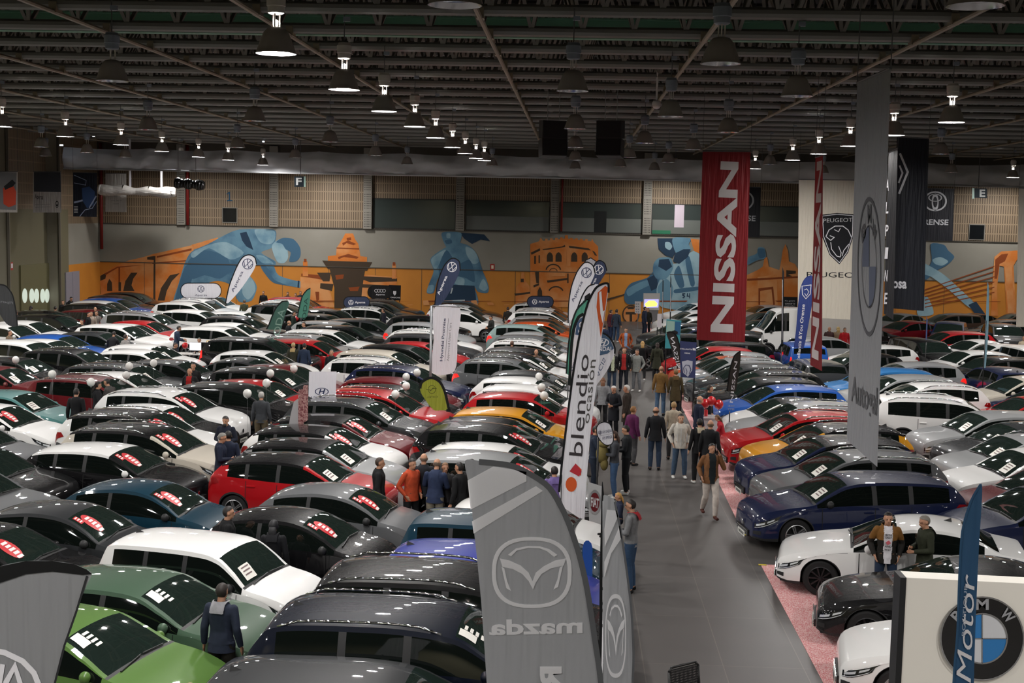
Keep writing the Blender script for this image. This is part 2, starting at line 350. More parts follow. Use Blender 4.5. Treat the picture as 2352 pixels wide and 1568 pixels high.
OFF = [(258, 185), (585, 277), (340, 297), (758, 325), (545, 338), (862, 356), (678, 362), (935, 377), (95, 337), (105, 358), (200, 350), (288, 360),
       (1315, 208), (1321, 295), (1321, 338), (1321, 367), (1321, 387), (1655, 145), (1830, 220), (1540, 267), (1672, 303), (1480, 328), (1592, 343), (1445, 361), (1535, 372), (1425, 382), (1503, 390), (2160, 353), (2185, 395), (1890, 397), (1130, 380), (1768, 377)]
ORD = ['first', 'second', 'third', 'fourth', 'fifth', 'sixth', 'seventh', 'eighth', 'ninth', 'tenth', 'eleventh', 'twelfth', 'thirteenth', 'fourteenth', 'fifteenth', 'sixteenth', 'seventeenth', 'eighteenth', 'nineteenth', 'twentieth', 'twenty-first', 'twenty-second', 'twenty-third', 'twenty-fourth', 'twenty-fifth', 'twenty-sixth', 'twenty-seventh', 'twenty-eighth', 'twenty-ninth', 'thirtieth', 'thirty-first', 'thirty-second']
cnt = {}
def lamp_label(x, on, px):
    row = ('the row along the corner side wall' if x < -13 else 'the long row over the row of crossovers' if x < -3.4 else 'the middle row behind the speakers' if x < 1 else 'the row beside the red banner' if x < 4 else 'the row over the walkway carpet' if x < 7 else 'the row behind the grey banner' if x < 14 else 'the row at the hall edge')
    k = (row, on); cnt[k] = cnt.get(k, 0) + 1
    return '%s bell lamp, %s from the camera in %s' % ('lit' if on else 'unlit', ORD[cnt[k] - 1], row)
taken = []
for on, lst in ((True, LIT), (False, OFF)):
    for px, py in sorted(lst, key=lambda q: q[1]):
        p = w(px, py, z=9.5); taken.append((p.x, p.y)); lamp(p.x, p.y, on, lamp_label(p.x, on, px))
for x, y in ((-24.5, 80.8), (-16.2, 82.6), (6.2, 82.6), (27.5, 82.6)): lamp(x, y, True, 'lit bell lamp hidden between the gathered tarpaulin and mural wall', 9.6, group='lamps hidden behind the tarpaulin')
for y in np.arange(8, 62, 6.2): lamp(-28.2, y, True, 'added lit bell lamp, out of view, brightening the side wall', group='added lamps brightening the side wall from out of view')  # unseen lamp row added to brighten the side wall and its banners
# the lit rows go on above and behind the camera
for x in (-18.6, -4.75, 9.4, 23.8):
    for y in np.arange(-3, 80, 6.2):
        if w and (y < 18 or abs(x) > 18) and all(abs(x - a) + abs(y - c) > 4.5 for a, c in taken):
            lamp(x, y, True, 'lit bell lamp of the overhead rows outside the picture', group='lamps overhead outside the picture')
for px, py, lab in ((2240, 12, 'unlit lamp with bright rim cut by the top edge above the banners'), (1045, 10, 'dark lamp cut by the top edge of the picture')):
    p = w(px, py, z=9.5); lamp(p.x, p.y, False, lab)
# ---- loudspeakers under the roof ------------------------------------
SPK = mat('loudspeaker_black', '#0b0b0c', .6); GRI = mat('speaker_grille', '#151517', .9)
for k, px in enumerate((1270, 1402)):
    p = w(px, 318, d=45); r = empty('hanging_loudspeaker', p); tag(r, ('black hanging loudspeaker pair beside the long lamp row', 'black hanging loudspeaker pair nearer the red banner')[k], 'speaker')
    sgn = 1 if k == 0 else -1
    for q, dz in enumerate((.3, -.33)):
        rot = Euler((math.radians(-8 if q else 3), 0, math.radians(14 * sgn))).to_matrix()
        MB().box((0, 0, dz), (.86, .6, .6), 0, rot).box(rot @ Vector((0, -.31, 0)) + Vector((0, 0, dz)), (.8, .02, .54), 1, rot).build('cabinet', [SPK, GRI], r)
    MB().tube((-.46 * -sgn, 0, .62), (-.5 * -sgn, -.1, -.45), .02, 6).tube((.2, 0, .6), (.2, 0, 14.24 - p.z), .014, 6).tube((-.2, 0, .6), (-.2, 0, 14.24 - p.z), .014, 6).build('hanging_bracket', STEEL, r)
p = w(1508, 238, d=40); r = empty('dome_camera', p); tag(r, 'white dome camera hanging on a short pole near the walkway lamps', 'camera')
MB().lathe([(0, .1), (.1, .09), (.13, .03), (.14, -.05)], 18).build('camera_housing', WHITE, r, smooth=True)
MB().ball((0, 0, -.05), .13, sc=(1, 1, .9)).build('dome', mat('pale_dome', '#c9c6c2', .2), r, smooth=True)
MB().tube((0, 0, .09), (0, 0, 14.24 - p.z), .03, 8).build('mounting_pole', WHITE, r)
# ================================================================== cars
def pchip(keys):
    x = np.array([k[0] for k in keys], float); y = np.array([k[1] for k in keys], float)
    h = np.diff(x); dl = np.diff(y) / h; d = np.zeros_like(y)
    for i in range(1, len(x) - 1):
        if dl[i - 1] * dl[i] > 0:
            a, b = 2 * h[i] + h[i - 1], h[i] + 2 * h[i - 1]; d[i] = (a + b) / (a / dl[i - 1] + b / dl[i])
    d[0], d[-1] = dl[0], dl[-1]
    def f(q):
        i = min(max(int(np.searchsorted(x, q)) - 1, 0), len(h) - 1); t = (q - x[i]) / h[i]
        return float(y[i] * (1 + 2 * t) * (1 - t) ** 2 + h[i] * d[i] * t * (1 - t) ** 2 + y[i + 1] * t * t * (3 - 2 * t) + h[i] * d[i + 1] * t * t * (t - 1))
    return f
# L, W, wheel radius, front wheel u, rear wheel u, sill, roofline keys, belt keys, cowl u, roof-front u, roof-rear u, rear-glass-bottom u, pillars, window end u, tumblehome, clad
CT = {
 'H': dict(L=4.05, W=1.74, r=.315, uf=.205, ur=.835, sill=.2, top=[(0, .60), (.012, .70), (.05, .80), (.15, .92), (.255, .99), (.36, 1.23), (.45, 1.40), (.52, 1.445), (.62, 1.46), (.78, 1.43), (.90, 1.36), (.955, 1.16), (.985, 1.0), (1, .88)],
           belt=[(0, .60), (.25, .90), (.6, .93), (.85, 1.0), (1, 1.03)], cw=.26, rf=.455, rr=.905, rb=.97, pil=(.585, .765), we=.875, tum=.30, clad=0),
 'S': dict(L=4.32, W=1.82, r=.345, uf=.2, ur=.825, sill=.25, top=[(0, .68), (.012, .82), (.05, .93), (.14, 1.02), (.245, 1.09), (.34, 1.34), (.43, 1.53), (.5, 1.59), (.62, 1.62), (.78, 1.60), (.905, 1.53), (.955, 1.30), (.985, 1.10), (1, .95)],
           belt=[(0, .7), (.25, 1.0), (.6, 1.03), (.85, 1.09), (1, 1.12)], cw=.25, rf=.44, rr=.91, rb=.968, pil=(.575, .765), we=.885, tum=.29, clad=1),
 'G': dict(L=4.72, W=1.88, r=.365, uf=.195, ur=.80, sill=.27, top=[(0, .72), (.012, .88), (.045, .99), (.13, 1.07), (.235, 1.13), (.32, 1.40), (.40, 1.60), (.47, 1.66), (.6, 1.70), (.78, 1.69), (.915, 1.62), (.96, 1.38), (.985, 1.15), (1, .98)],
           belt=[(0, .72), (.24, 1.04), (.6, 1.07), (.85, 1.12), (1, 1.15)], cw=.24, rf=.41, rr=.925, rb=.972, pil=(.53, .71), we=.895, tum=.27, clad=0),
 'C': dict(L=4.5, W=1.8, r=.33, uf=.18, ur=.785, sill=.19, top=[(0, .52), (.012, .64), (.05, .75), (.15, .86), (.29, .96), (.38, 1.17), (.475, 1.35), (.55, 1.405), (.62, 1.42), (.72, 1.375), (.80, 1.25), (.885, 1.055), (.95, 1.01), (.985, .98), (1, .84)],
           belt=[(0, .52), (.29, .86), (.6, .90), (.85, .96), (1, .96)], cw=.295, rf=.485, rr=.735, rb=.88, pil=(.60, .755), we=.815, tum=.36, clad=0),
 'W': dict(L=4.68, W=1.83, r=.34, uf=.19, ur=.80, sill=.21, top=[(0, .58), (.012, .72), (.05, .83), (.15, .93), (.265, 1.0), (.35, 1.24), (.43, 1.42), (.5, 1.48), (.6, 1.5), (.78, 1.48), (.92, 1.41), (.965, 1.2), (.988, 1.03), (1, .88)],
           belt=[(0, .58), (.26, .91), (.6, .94), (.85, .99), (1, 1.03)], cw=.27, rf=.44, rr=.925, rb=.975, pil=(.55, .72), we=.90, tum=.32, clad=0),
 'M': dict(L=3.57, W=1.62, r=.30, uf=.2, ur=.845, sill=.19, top=[(0, .58), (.015, .72), (.05, .83), (.13, .94), (.22, 1.01), (.32, 1.25), (.42, 1.41), (.5, 1.47), (.6, 1.49), (.74, 1.45), (.86, 1.35), (.93, 1.16), (.975, .98), (1, .80)],
           belt=[(0, .58), (.22, .90), (.6, .93), (.85, .97), (1, .98)], cw=.225, rf=.43, rr=.87, rb=.955, pil=(.64,), we=.84, tum=.33, clad=0),
 'P': dict(L=3.68, W=1.66, r=.29, uf=.19, ur=.835, sill=.2, top=[(0, .60), (.012, .74), (.05, .85), (.13, .95), (.235, 1.03), (.31, 1.28), (.385, 1.47), (.45, 1.535), (.6, 1.56), (.8, 1.55), (.935, 1.50), (.97, 1.25), (.99, 1.05), (1, .88)],
           belt=[(0, .62), (.23, .92), (.6, .95), (.85, .98), (1, 1.0)], cw=.24, rf=.395, rr=.94, rb=.98, pil=(.54, .735), we=.90, tum=.22, clad=0),
 'K': dict(L=4.1, W=1.8, r=.34, uf=.2, ur=.83, sill=.23, top=[(0, .7), (.012, .86), (.05, .97), (.14, 1.05), (.235, 1.1), (.31, 1.36), (.38, 1.54), (.45, 1.6), (.6, 1.62), (.8, 1.61), (.93, 1.56), (.968, 1.3), (.988, 1.1), (1, .93)],
           belt=[(0, .7), (.23, 1.0), (.6, 1.03), (.85, 1.06), (1, 1.08)], cw=.24, rf=.39, rr=.935, rb=.977, pil=(.54, .73), we=.89, tum=.22, clad=1),
 'V': dict(L=5.6, W=2.05, r=.36, uf=.17, ur=.78, sill=.3, top=[(0, .8), (.012, .98), (.04, 1.1), (.09, 1.25), (.125, 1.4), (.19, 1.85), (.25, 2.35), (.3, 2.48), (.5, 2.52), (.9, 2.5), (.985, 2.45), (.994, 1.8), (1, 1.0)],
           belt=[(0, .8), (.12, 1.25), (.6, 1.3), (1, 1.3)], cw=.13, rf=.255, rr=.99, rb=.996, pil=(.33,), we=.36, tum=.1, clad=0)}
CT['M2'] = dict(CT['M'], L=3.75, clad=1)
GLASS = mat('dark_car_glass', '#0d1210', .02, coat=.0, spec=.9); GLASS_F = mat('windscreen_glass', '#1c2622', .03, spec=.9)
TYRE = mat('tyre_rubber', '#121213', .8); RIM = mat('alloy_rim', '#b4b6b8', .28, .9); RIMD = mat('dark_alloy_rim', '#3b3b3d', .3, .8); HUBD = mat('wheel_well', '#0a0a0a', .9)
CLAD = mat('grey_plastic_cladding', '#1d1e1f', .6); SEAMC = mat('door_seam', '#0e0e0f', .8)
LENS = mat('headlamp_lens', '#dfe4e8', .1, .35, coat=1.0); LENSD = mat('headlamp_housing', '#1b1d20', .1, coat=1.0); TAIL = mat('tail_lamp_red', '#8f0d10', .12, coat=1.0); TAILON = mat('lit_tail_lamp', '#c8140e', .25, emit=1.1, coat=.6)
CHROME = mat('chrome', '#d5d7d9', .12, 1.0); GRILLE = mat('black_grille', '#0b0b0c', .35, coat=.4); PLATE = mat('number_plate', '#d8d8d2', .5)
STK_R = mat('red_price_sticker', '#c4222a', .45); STK_W = mat('white_price_digits', '#e6e4e2', .5); SHEET = mat('white_price_sheet', '#e2e0d8', .6); INK = mat('sheet_ink', '#6d5a5a', .7)
PAINT = dict(white='#e4e4e2', black='#0b0b0d', grey='#5f6163', dgrey='#2e3032', silver='#8f9192', red='#a80f17', dred='#5f0c14', blue='#1c50a0', navy='#101a3c', navyblack='#0c1220', royal='#27358f', teal='#0e3242',
             tealgreen='#4a7a78', tealgrey='#7f9290', yellow='#c98a14', orange='#b5481c', beige='#c3bcae', green='#547637', dgreen='#435a48', brown='#3a2c24', sky='#2f74b0')
def paint(c):
    m = mat('car_paint_' + c, PAINT[c], .45, 0.0, coat=1.0, spec=.12)
    m.node_tree.nodes['Principled BSDF'].inputs['Coat Roughness'].default_value = .025
    return m
class Car:
    def __init__(s, T):
        s.T = T; s.top = pchip(T['top']); s.belt = pchip(T['belt']); L, W = T['L'], T['W']
        s.plan = pchip([(0, .70), (.006, .78), (.02, .87), (.05, .94), (.11, .985), (.2, 1), (.8, 1), (.9, .985), (.955, .945), (.985, .89), (1, .82)])
        s.Ra = T['r'] * 1.13
    def zs(s, u):
        T = s.T; z = T['sill'] + .10 * max(0, 1 - u / .05) * .5
        for c in (T['uf'], T['ur']):
            d = abs(u - c) * T['L']
            if d < s.Ra: z = max(z, T['r'] + math.sqrt(s.Ra ** 2 - d * d))
        return z
    def surf(s, u, v, side=1):
        T = s.T; hw = T['W'] / 2 * s.plan(u); zt = s.top(u); zb = min(s.belt(u), zt - .06); zs = min(s.zs(u), zb - .02)
        g = max(zt - zb, .01); cr = .05 * min(1, g / .35) + .012; zr = zt - cr
        yb = hw * .965; yr = yb - T['tum'] * max(zr - zb, 0) - .02
        if v <= 1:
            z = zs + (zb - zs) * v; q = (z - .2) / max(zb - .2, .1); y = hw * (.93 + .07 * math.sin(math.pi * (.15 + .7 * q)))
            if v == 1: y = yb
        elif v <= 2:
            t = v - 1; z = zb + (zr - zb) * t; y = yb + (yr - yb) * t ** 1.3
        else:
            t = v - 2; y = yr * (1 - t); z = zr + (zt - zr) * (1 - (1 - t) ** 2.4)
        return Vector(((.5 - u) * T['L'], y * side, z))
    def nrm(s, u, v, side=1):
        e = .004; v0 = min(max(v, .01), 2.98)
        a = s.surf(min(u + e, 1), v0, side) - s.surf(max(u - e, 0), v0, side); b = s.surf(u, v0 + e, side) - s.surf(u, v0 - e, side)
        n = a.cross(b); 
        if n.length < 1e-9: return Vector((0, 0, 1))
        n.normalize()
        if n.z * .5 + n.y * side < 0 and v0 < 2.3: n = -n
        if v0 >= 2.3 and n.z < 0: n = -n
        return n
    def patch(s, mb, corners, off=.004, nu=5, nv=3, mi=0, side=1, thick=True):
        """conforming panel on the car's skin; corners (u,v) x4 in order"""
        vs = []
        for j in range(nv + 1):
            for i in range(nu + 1):
                a, b = i / nu, j / nv
                u = (1 - b) * ((1 - a) * corners[0][0] + a * corners[1][0]) + b * ((1 - a) * corners[3][0] + a * corners[2][0])
                v = (1 - b) * ((1 - a) * corners[0][1] + a * corners[1][1]) + b * ((1 - a) * corners[3][1] + a * corners[2][1])
                vs.append(s.surf(u, v, side) + s.nrm(u, v, side) * off)
        fs = []
        for j in range(nv):
            for i in range(nu):
                k = j * (nu + 1) + i; f = (k, k + 1, k + nu + 2, k + nu + 1)
                fs.append(f)
        n = (vs[1] - vs[0]).cross(vs[nu + 1] - vs[0])
        if n.dot(s.nrm(corners[0][0], corners[0][1], side)) < 0: fs = [f[::-1] for f in fs]
        mb.add(vs, fs, mi)
    def scr(s, a, b, off=.006):
        """point on the windscreen: a -1..1 across (+ is the car's left), b 0..1 from roof to bonnet"""
        u = s.T['rf'] + (s.T['cw'] - s.T['rf']) * b; v = 3 - .88 * abs(a); sd = 1 if a >= 0 else -1
        return s.surf(u, v, sd) + s.nrm(u, v, sd) * off
CARS = {t: Car(T) for t, T in CT.items()}
def build_type(t, hi):
    """meshes of every part of one body style"""
    c = CARS[t]; T = c.T; L = T['L']; P = {}
    us = set(np.linspace(0, 1, 44 if hi else 26)) | {.004, .012, .025, .985, T['cw'], T['rf'], T['rr'], T['rb'], T['we'], T['cw'] + .012, T['rf'] - .008, T['rr'] + .008, T['rb'] - .006}
    for uc in (T['uf'], T['ur']):
        R = c.Ra / L
        us |= {uc + R * math.cos(math.pi * k / (14 if hi else 8)) for k in range((15 if hi else 9))} | {uc - R - .0015, uc + R + .0015}
    for p in T['pil']: us |= {p - .011, p + .011}
    us = sorted(u for u in us if 0 <= u <= 1); us = [u for i, u in enumerate(us) if i == 0 or u - us[i - 1] > .0008]
    vs_ = [0, .12, .3, .5, .7, .88, 1, 1.1, 1.35, 1.65, 1.88, 2, 2.1, 2.35, 2.65, 3] if hi else [0, .14, .5, .85, 1, 1.1, 1.88, 2, 2.1, 2.5, 3]
    nv = len(vs_); grid = {}
    B = {k: MB() for k in ('body', 'windscreen', 'rear_window')}; SW = {}
    for sd in (1, -1):
        pts = [[c.surf(u, v, sd) for v in vs_] for u in us]
        def quad(i, j): 
            q = [pts[i][j], pts[i + 1][j], pts[i + 1][j + 1], pts[i][j + 1]]
            return q if sd == -1 else q[::-1]
        for i in range(len(us) - 1):
            um = (us[i] + us[i + 1]) / 2
            for j in range(nv - 1):
                vm = (vs_[j] + vs_[j + 1]) / 2; q = quad(i, j)
                tgt = B['body']; mi = 0
                if 1.1 <= vm <= 1.88 and T['cw'] + .012 < um < T['we'] and c.top(um) - min(c.belt(um), c.top(um) - .06) > .12:
                    if not any(abs(um - p) < .0112 for p in T['pil']):
                        k = sum(um > p for p in T['pil']); tgt = SW.setdefault((sd, k), MB())
                    else: mi = 2
                elif vm >= 2.1 and T['cw'] + .012 < um < T['rf'] - .008: tgt = B['windscreen']
                elif vm >= 2.1 and T['rr'] + .008 < um < T['rb'] - .006: tgt = B['rear_window']
                elif vm < .14 and T['clad']: mi = 2
                elif vm < .12: mi = 2
                elif vm > 1.88 and T['rf'] - .01 < um < T['rr'] + .012: mi = 1
                elif vm > 1.0 and T['rf'] < um < T['rr'] and vm > 1.86: mi = 1
                elif vm >= 2 and T['cw'] < um <= T['cw'] + .012: mi = 2
                if (q[0] - q[2]).length < 1e-6: continue
                tgt.add(q, [(0, 1, 2, 3)], mi)
    bd = B['body']
    for u, sg in ((0, 1), (1, -1)):                       # nose and tail panels
        ring = [c.surf(u, v, 1) for v in vs_] + [c.surf(u, v, -1) for v in vs_[:-1][::-1]]
        f = list(range(len(ring))); bd.add(ring, [tuple(f if sg == -1 else f[::-1])], 0)
    # underside, wheel wells
    hw = T['W'] / 2 * .86; zl = T['sill'] + .02
    bd.box((0, 0, T['sill'] + .18), (L * .97, hw * 2 * .8, .34), 3)
    bd.add([(L * .485, hw, zl), (L * .485, -hw, zl), (-L * .485, -hw, zl), (-L * .485, hw, zl)], [(0, 1, 2, 3)], 3)
    for uc in (T['uf'], T['ur']): bd.box(((.5 - uc) * L, 0, T['r'] + .2), (T['r'] * 2.5, hw * 2 * .78, .5), 3)
    # seams, handles line
    if hi:
        for u in (T['cw'] + .035, *T['pil'][:1], (T['pil'][1] if len(T['pil']) > 1 else .8)):
            for sd in (1, -1): c.patch(bd, [(u - .0016, .12), (u + .0016, .12), (u + .0016, 1.0), (u - .0016, 1.0)], .0035, 1, 6, 4, sd)
        for sd in (1, -1): c.patch(bd, [(.03, .985), (T['cw'] - .01, .985), (T['cw'] - .01, 1.0), (.03, 1.0)], .003, 6, 1, 4, sd)
        for sd in (1, -1):                                # lower grille mouth corners
            c.patch(bd, [(.003, .28), (.03, .28), (.03, .5), (.003, .5)], .004, 3, 2, 2, sd)
    def fin(mb, nm, mats, ang=32):
        me = mb.mesh(t + nm, mats, angle=ang); bm = bmesh.new(); bm.from_mesh(me); bmesh.ops.remove_doubles(bm, verts=bm.verts, dist=.0006); bm.to_mesh(me); bm.free()
        me.set_sharp_from_angle(angle=math.radians(ang)); return me
    P['body'] = fin(bd, 'body', [WHITE, WHITE, CLAD, HUBD, SEAMC])
    P['windscreen'] = fin(B['windscreen'], 'windscreen', [GLASS_F]); P['rear_window'] = fin(B['rear_window'], 'rear_window', [GLASS])
    if hi: P['side_window'] = [fin(m, 'side_window', [GLASS]) for k, m in sorted(SW.items())]
    else:
        P['side_window'] = []
        for sd in (1, -1):
            a = MB()
            for k, m in SW.items():
                if k[0] == sd: a.add(m.v, m.f)
            P['side_window'].append(fin(a, 'side_window', [GLASS]))
    # lamps
    hl, tl = [], []
    for sd in (1, -1):
        m = MB()
        if t.startswith('M'):
            u0, v0 = .055, .80; n = 14; pts = []
            for rr, zz in ((1, .004), (.8, .02), (0, .028)):
                for i in range(n): a = 2 * math.pi * i / n; uu, vv = u0 + .042 * rr * math.cos(a), v0 + .17 * rr * math.sin(a); pts.append(c.surf(uu, vv, sd) + c.nrm(uu, vv, sd) * zz)
            m.add(pts, [(k * n + i, k * n + (i + 1) % n, k * n + n + (i + 1) % n, k * n + n + i) for k in range(2) for i in range(n)], [1] * n + [0] * n)
        else:
            c.patch(m, [(.006, .64), (.095, .82), (.125, .985), (.008, .965)], .006, 6, 3, 1, sd)
            c.patch(m, [(.012, .78), (.045, .83), (.048, .92), (.014, .90)], .012, 4, 2, 0, sd)
            c.patch(m, [(.055, .85), (.085, .89), (.09, .95), (.058, .93)], .012, 3, 2, 0, sd)
            if hi: c.patch(m, [(.008, .67), (.10, .845), (.103, .87), (.009, .71)], .014, 6, 1, 0, sd)
        hl.append(m.mesh(t + 'headlamp', [LENS, LENSD], smooth=True))
        m = MB()
        if t in ('G', 'P', 'K', 'V'): c.patch(m, [(.965, .70), (.993, .70), (.985, 1.3), (.968, 1.3)], .008, 3, 6, 0, sd)
        else: c.patch(m, [(.925, .86), (.995, .74), (.995, .95), (.945, .98)], .008, 5, 3, 0, sd)
        tl.append(fixn(m.mesh(t + 'tail_lamp', [TAIL], smooth=True)))
    P['headlamp'] = [fixn(x) for x in hl]; P['tail_lamp'] = tl
    # wheels
    r = T['r']; wt = .21
    ty = MB().lathe([(r * .66, -wt / 2), (r * .92, -wt / 2), (r, -wt * .36), (r, wt * .36), (r * .92, wt / 2), (r * .66, wt / 2)], 28 if hi else 16, axis='y')
    P['wheel'] = ty.lathe([(r * .68, -wt * .5), (r * .68, wt * .5)], 16, axis='y').mesh(t + 'wheel', [TYRE], angle=40)
    rm = MB()
    R0 = r * .7
    rm.lathe([(R0, .0), (R0, .105), (R0 * .93, .11), (R0 * .9, .06)], 24 if hi else 12, axis='y', mi=0)
    rm.lathe([(0, .02), (R0 * .92, .02)], 16, axis='y', mi=1)
    ns = 5 if t not in ('C', 'M') else 10
    for k in range(ns):
        a = 2 * math.pi * k / ns; e = Vector((math.cos(a), 0, math.sin(a))); g = Vector((-math.sin(a), 0, math.cos(a)))
        for q in ((-.1, -.02), (.02, .1)) if ns == 5 else ((-.045, .045),):
            w0, w1 = R0 * q[0] * 1.6, R0 * q[1] * 1.6
            vs = [e * R0 * .16 + g * w0 * .7, e * R0 * .16 + g * w1 * .7, e * R0 * .93 + g * w1, e * R0 * .93 + g * w0]
            rm.add([v + Vector((0, .085, 0)) for v in vs] + [v + Vector((0, .045, 0)) for v in vs], [(0, 1, 2, 3)] + [(i, (i + 1) % 4, 4 + (i + 1) % 4, 4 + i) for i in range(4)], 0)
    rm.lathe([(0, .1), (R0 * .16, .095), (R0 * .2, .05)], 10, axis='y', mi=0)
    P['rim'] = fixn(rm.mesh(t + 'rim', [RIM, HUBD]))
    # front trim
    zf = c.top(0); hw0 = T['W'] / 2 * .70
    m = MB().bbox((L / 2 + .012, 0, zf * .50), (.05, hw0 * 1.35, zf * .24), .012, 0)
    if hi:
        for k in range(3): m.box((L / 2 + .04, 0, zf * (.43 + .07 * k)), (.012, hw0 * 1.25, .012), 1)
    P['grille'] = m.mesh(t + 'grille', [GRILLE, CHROME])
    P['badge'] = MB().lathe([(0, .045), (.05, .04), (.065, .03)], 12, (0, 0, 0), 'x').mesh(t + 'badge', [CHROME])
    P['badge_at'] = (L / 2 + .012, 0, zf * .78)
    m = MB().box((L / 2 + .05, 0, zf * .5 - .07), (.012, .52, .11), 0)
    m2 = MB().box((-L / 2 - .012, 0, T['sill'] + .38), (.024, .52, .11), 0).box((-L / 2 - .026, .24, T['sill'] + .38), (.004, .04, .11), 1)
    for k in range(7): m.box((L / 2 + .058, -.18 + .06 * k, zf * .5 - .07), (.004, .032, .06), 2)
    for k in range(7): m2.box((-L / 2 - .026, .17 - .062 * k, T['sill'] + .38), (.004, .034, .065), 2)
    EU = mat('plate_blue_band', '#2a63b8', .5); DIG = mat('plate_digits', '#202020', .6)
    P['front_plate'] = m.mesh(t + 'fp', [PLATE, EU, DIG]); P['rear_plate'] = m2.mesh(t + 'rp', [PLATE, EU, DIG])
    # mirrors, handles, rails, fin, wiper
    um = T['cw'] + .07; P['wing_mirror'] = []; P['door_handle'] = []; P['roof_rail'] = []
    for sd in (1, -1):
        q = c.surf(um, 1.0, sd); m = MB().ball((q.x, q.y + sd * .03, q.z + .085), 1, 12, 8, (.075, .075, .08)).tube((q.x, q.y - sd * .02, q.z + .01), (q.x, q.y + sd * .03, q.z + .05), .022, 6, mi=1)
        P['wing_mirror'].append(m.mesh(t + 'mirror', [WHITE, CLAD], smooth=True))
        for p in T['pil'][:2]:
            u = p - .03; q = c.surf(u, .86, sd) + c.nrm(u, .86, sd) * .012
            P['door_handle'].append(MB().bbox((q.x, q.y, q.z), (.2, .03, .035), .008).mesh(t + 'handle', [WHITE]))
        pts = [c.surf(T['rf'] + .03 + (T['rr'] - T['rf'] - .06) * k / 8, 2.03, sd) + Vector((0, 0, .05 if 0 < k < 8 else .0)) for k in range(9)]
        P['roof_rail'].append(MB().path(pts, .02, 6).mesh(t + 'rail', [CHROME], smooth=True))
    q = c.surf(T['rr'] - .05, 3); P['antenna'] = MB().add([(q.x + .1, 0, q.z), (q.x - .07, .025, q.z - .01), (q.x - .07, -.025, q.z - .01), (q.x - .06, 0, q.z + .065)], [(0, 2, 3), (0, 3, 1), (1, 3, 2)]).mesh(t + 'fin', [CLAD])
    q0, q1, q2 = c.scr(-.75, 1.02, .015), c.scr(.05, .93, .02), c.scr(.8, .95, .02); P['wiper'] = MB().tube(q0, q1, .012, 5).tube(q1 + Vector((0, .05, 0)), q2, .012, 5).mesh(t + 'wiper', [CLAD])
    # stickers on the windscreen
    def disc(mb, a0, b0, ra, rb, n=18, mi=0, off=.007):
        pts = [c.scr(a0, b0, off)]
        for rr in (.5, 1):
            pts += [c.scr(a0 + ra * rr * math.cos(2 * math.pi * i / n), b0 + rb * rr * math.sin(2 * math.pi * i / n), off) for i in range(n)]
        mb.add(pts, [(0, 1 + i, 1 + (i + 1) % n) for i in range(n)] + [(1 + i, 1 + n + i, 1 + n + (i + 1) % n, 1 + (i + 1) % n) for i in range(n)], mi)
    def rect(mb, a0, b0, a1, b1, mi=0, off=.008, sk=0.0):
        n = 3; pts = [c.scr(a0 + (a1 - a0) * i / n + sk * (j / n - .5), b0 + (b1 - b0) * j / n, off) for j in range(n + 1) for i in range(n + 1)]
        mb.add(pts, [(j * (n + 1) + i, j * (n + 1) + i + 1, (j + 1) * (n + 1) + i + 1, (j + 1) * (n + 1) + i) for j in range(n) for i in range(n)], mi)
    P['sticker'] = {}
    for sd in (1, -1):
        m = MB(); disc(m, sd * .5, .48, .25, .30)
        for k in range(5): rect(m, sd * (.37 + (.0 if k != 1 else .02)), .30 + .1 * k, sd * (.60 - .02 * (k % 2)), .365 + .1 * k, 1, .011)
        m2 = MB(); rect(m2, sd * .72, .12, sd * .92, .38, 0)
        for k in range(3): rect(m2, sd * .75, .15 + .075 * k, sd * .89, .19 + .075 * k, 1, .011)
        P['sticker']['o', sd] = [('price_sticker', fixn(m.mesh(t + 'oval', [STK_R, STK_W]))), ('finance_sticker', fixn(m2.mesh(t + 'fin', [STK_R, STK_W])))]
        m = MB(); rect(m, sd * .34, .52, sd * .82, .86, 0)
        for k in range(3): rect(m, sd * (.4 + .02 * k), .57 + .08 * k, sd * .74, .60 + .08 * k, 1, .011)
        P['sticker']['b', sd] = [('price_sheet', fixn(m.mesh(t + 'sheet', [SHEET, INK])))]
        m = MB(); rect(m, sd * .62, .08, sd * .9, .36, 0, .008)
        for k in range(4): rect(m, sd * .40, .42 + .09 * k - .28, sd * .60, .47 + .09 * k - .28, 0, .008, .0)
        P['sticker']['w', sd] = [('price_sticker', fixn(m.mesh(t + 'digits', [SHEET, INK])))]
    return P
_P = {}
def car_meshes(t, hi):
    if (t, hi) not in _P: _P[t, hi] = build_type(t, hi)
    return _P[t, hi]
def setmat(o, i, m):
    o.material_slots[i].link = 'OBJECT'; o.material_slots[i].material = m
KIND = dict(H='hatchback', S='suv', G='suv', C='coupe', W='estate_car', M='small_hatchback', M2='small_hatchback', P='minivan', K='boxy_car', V='panel_van')
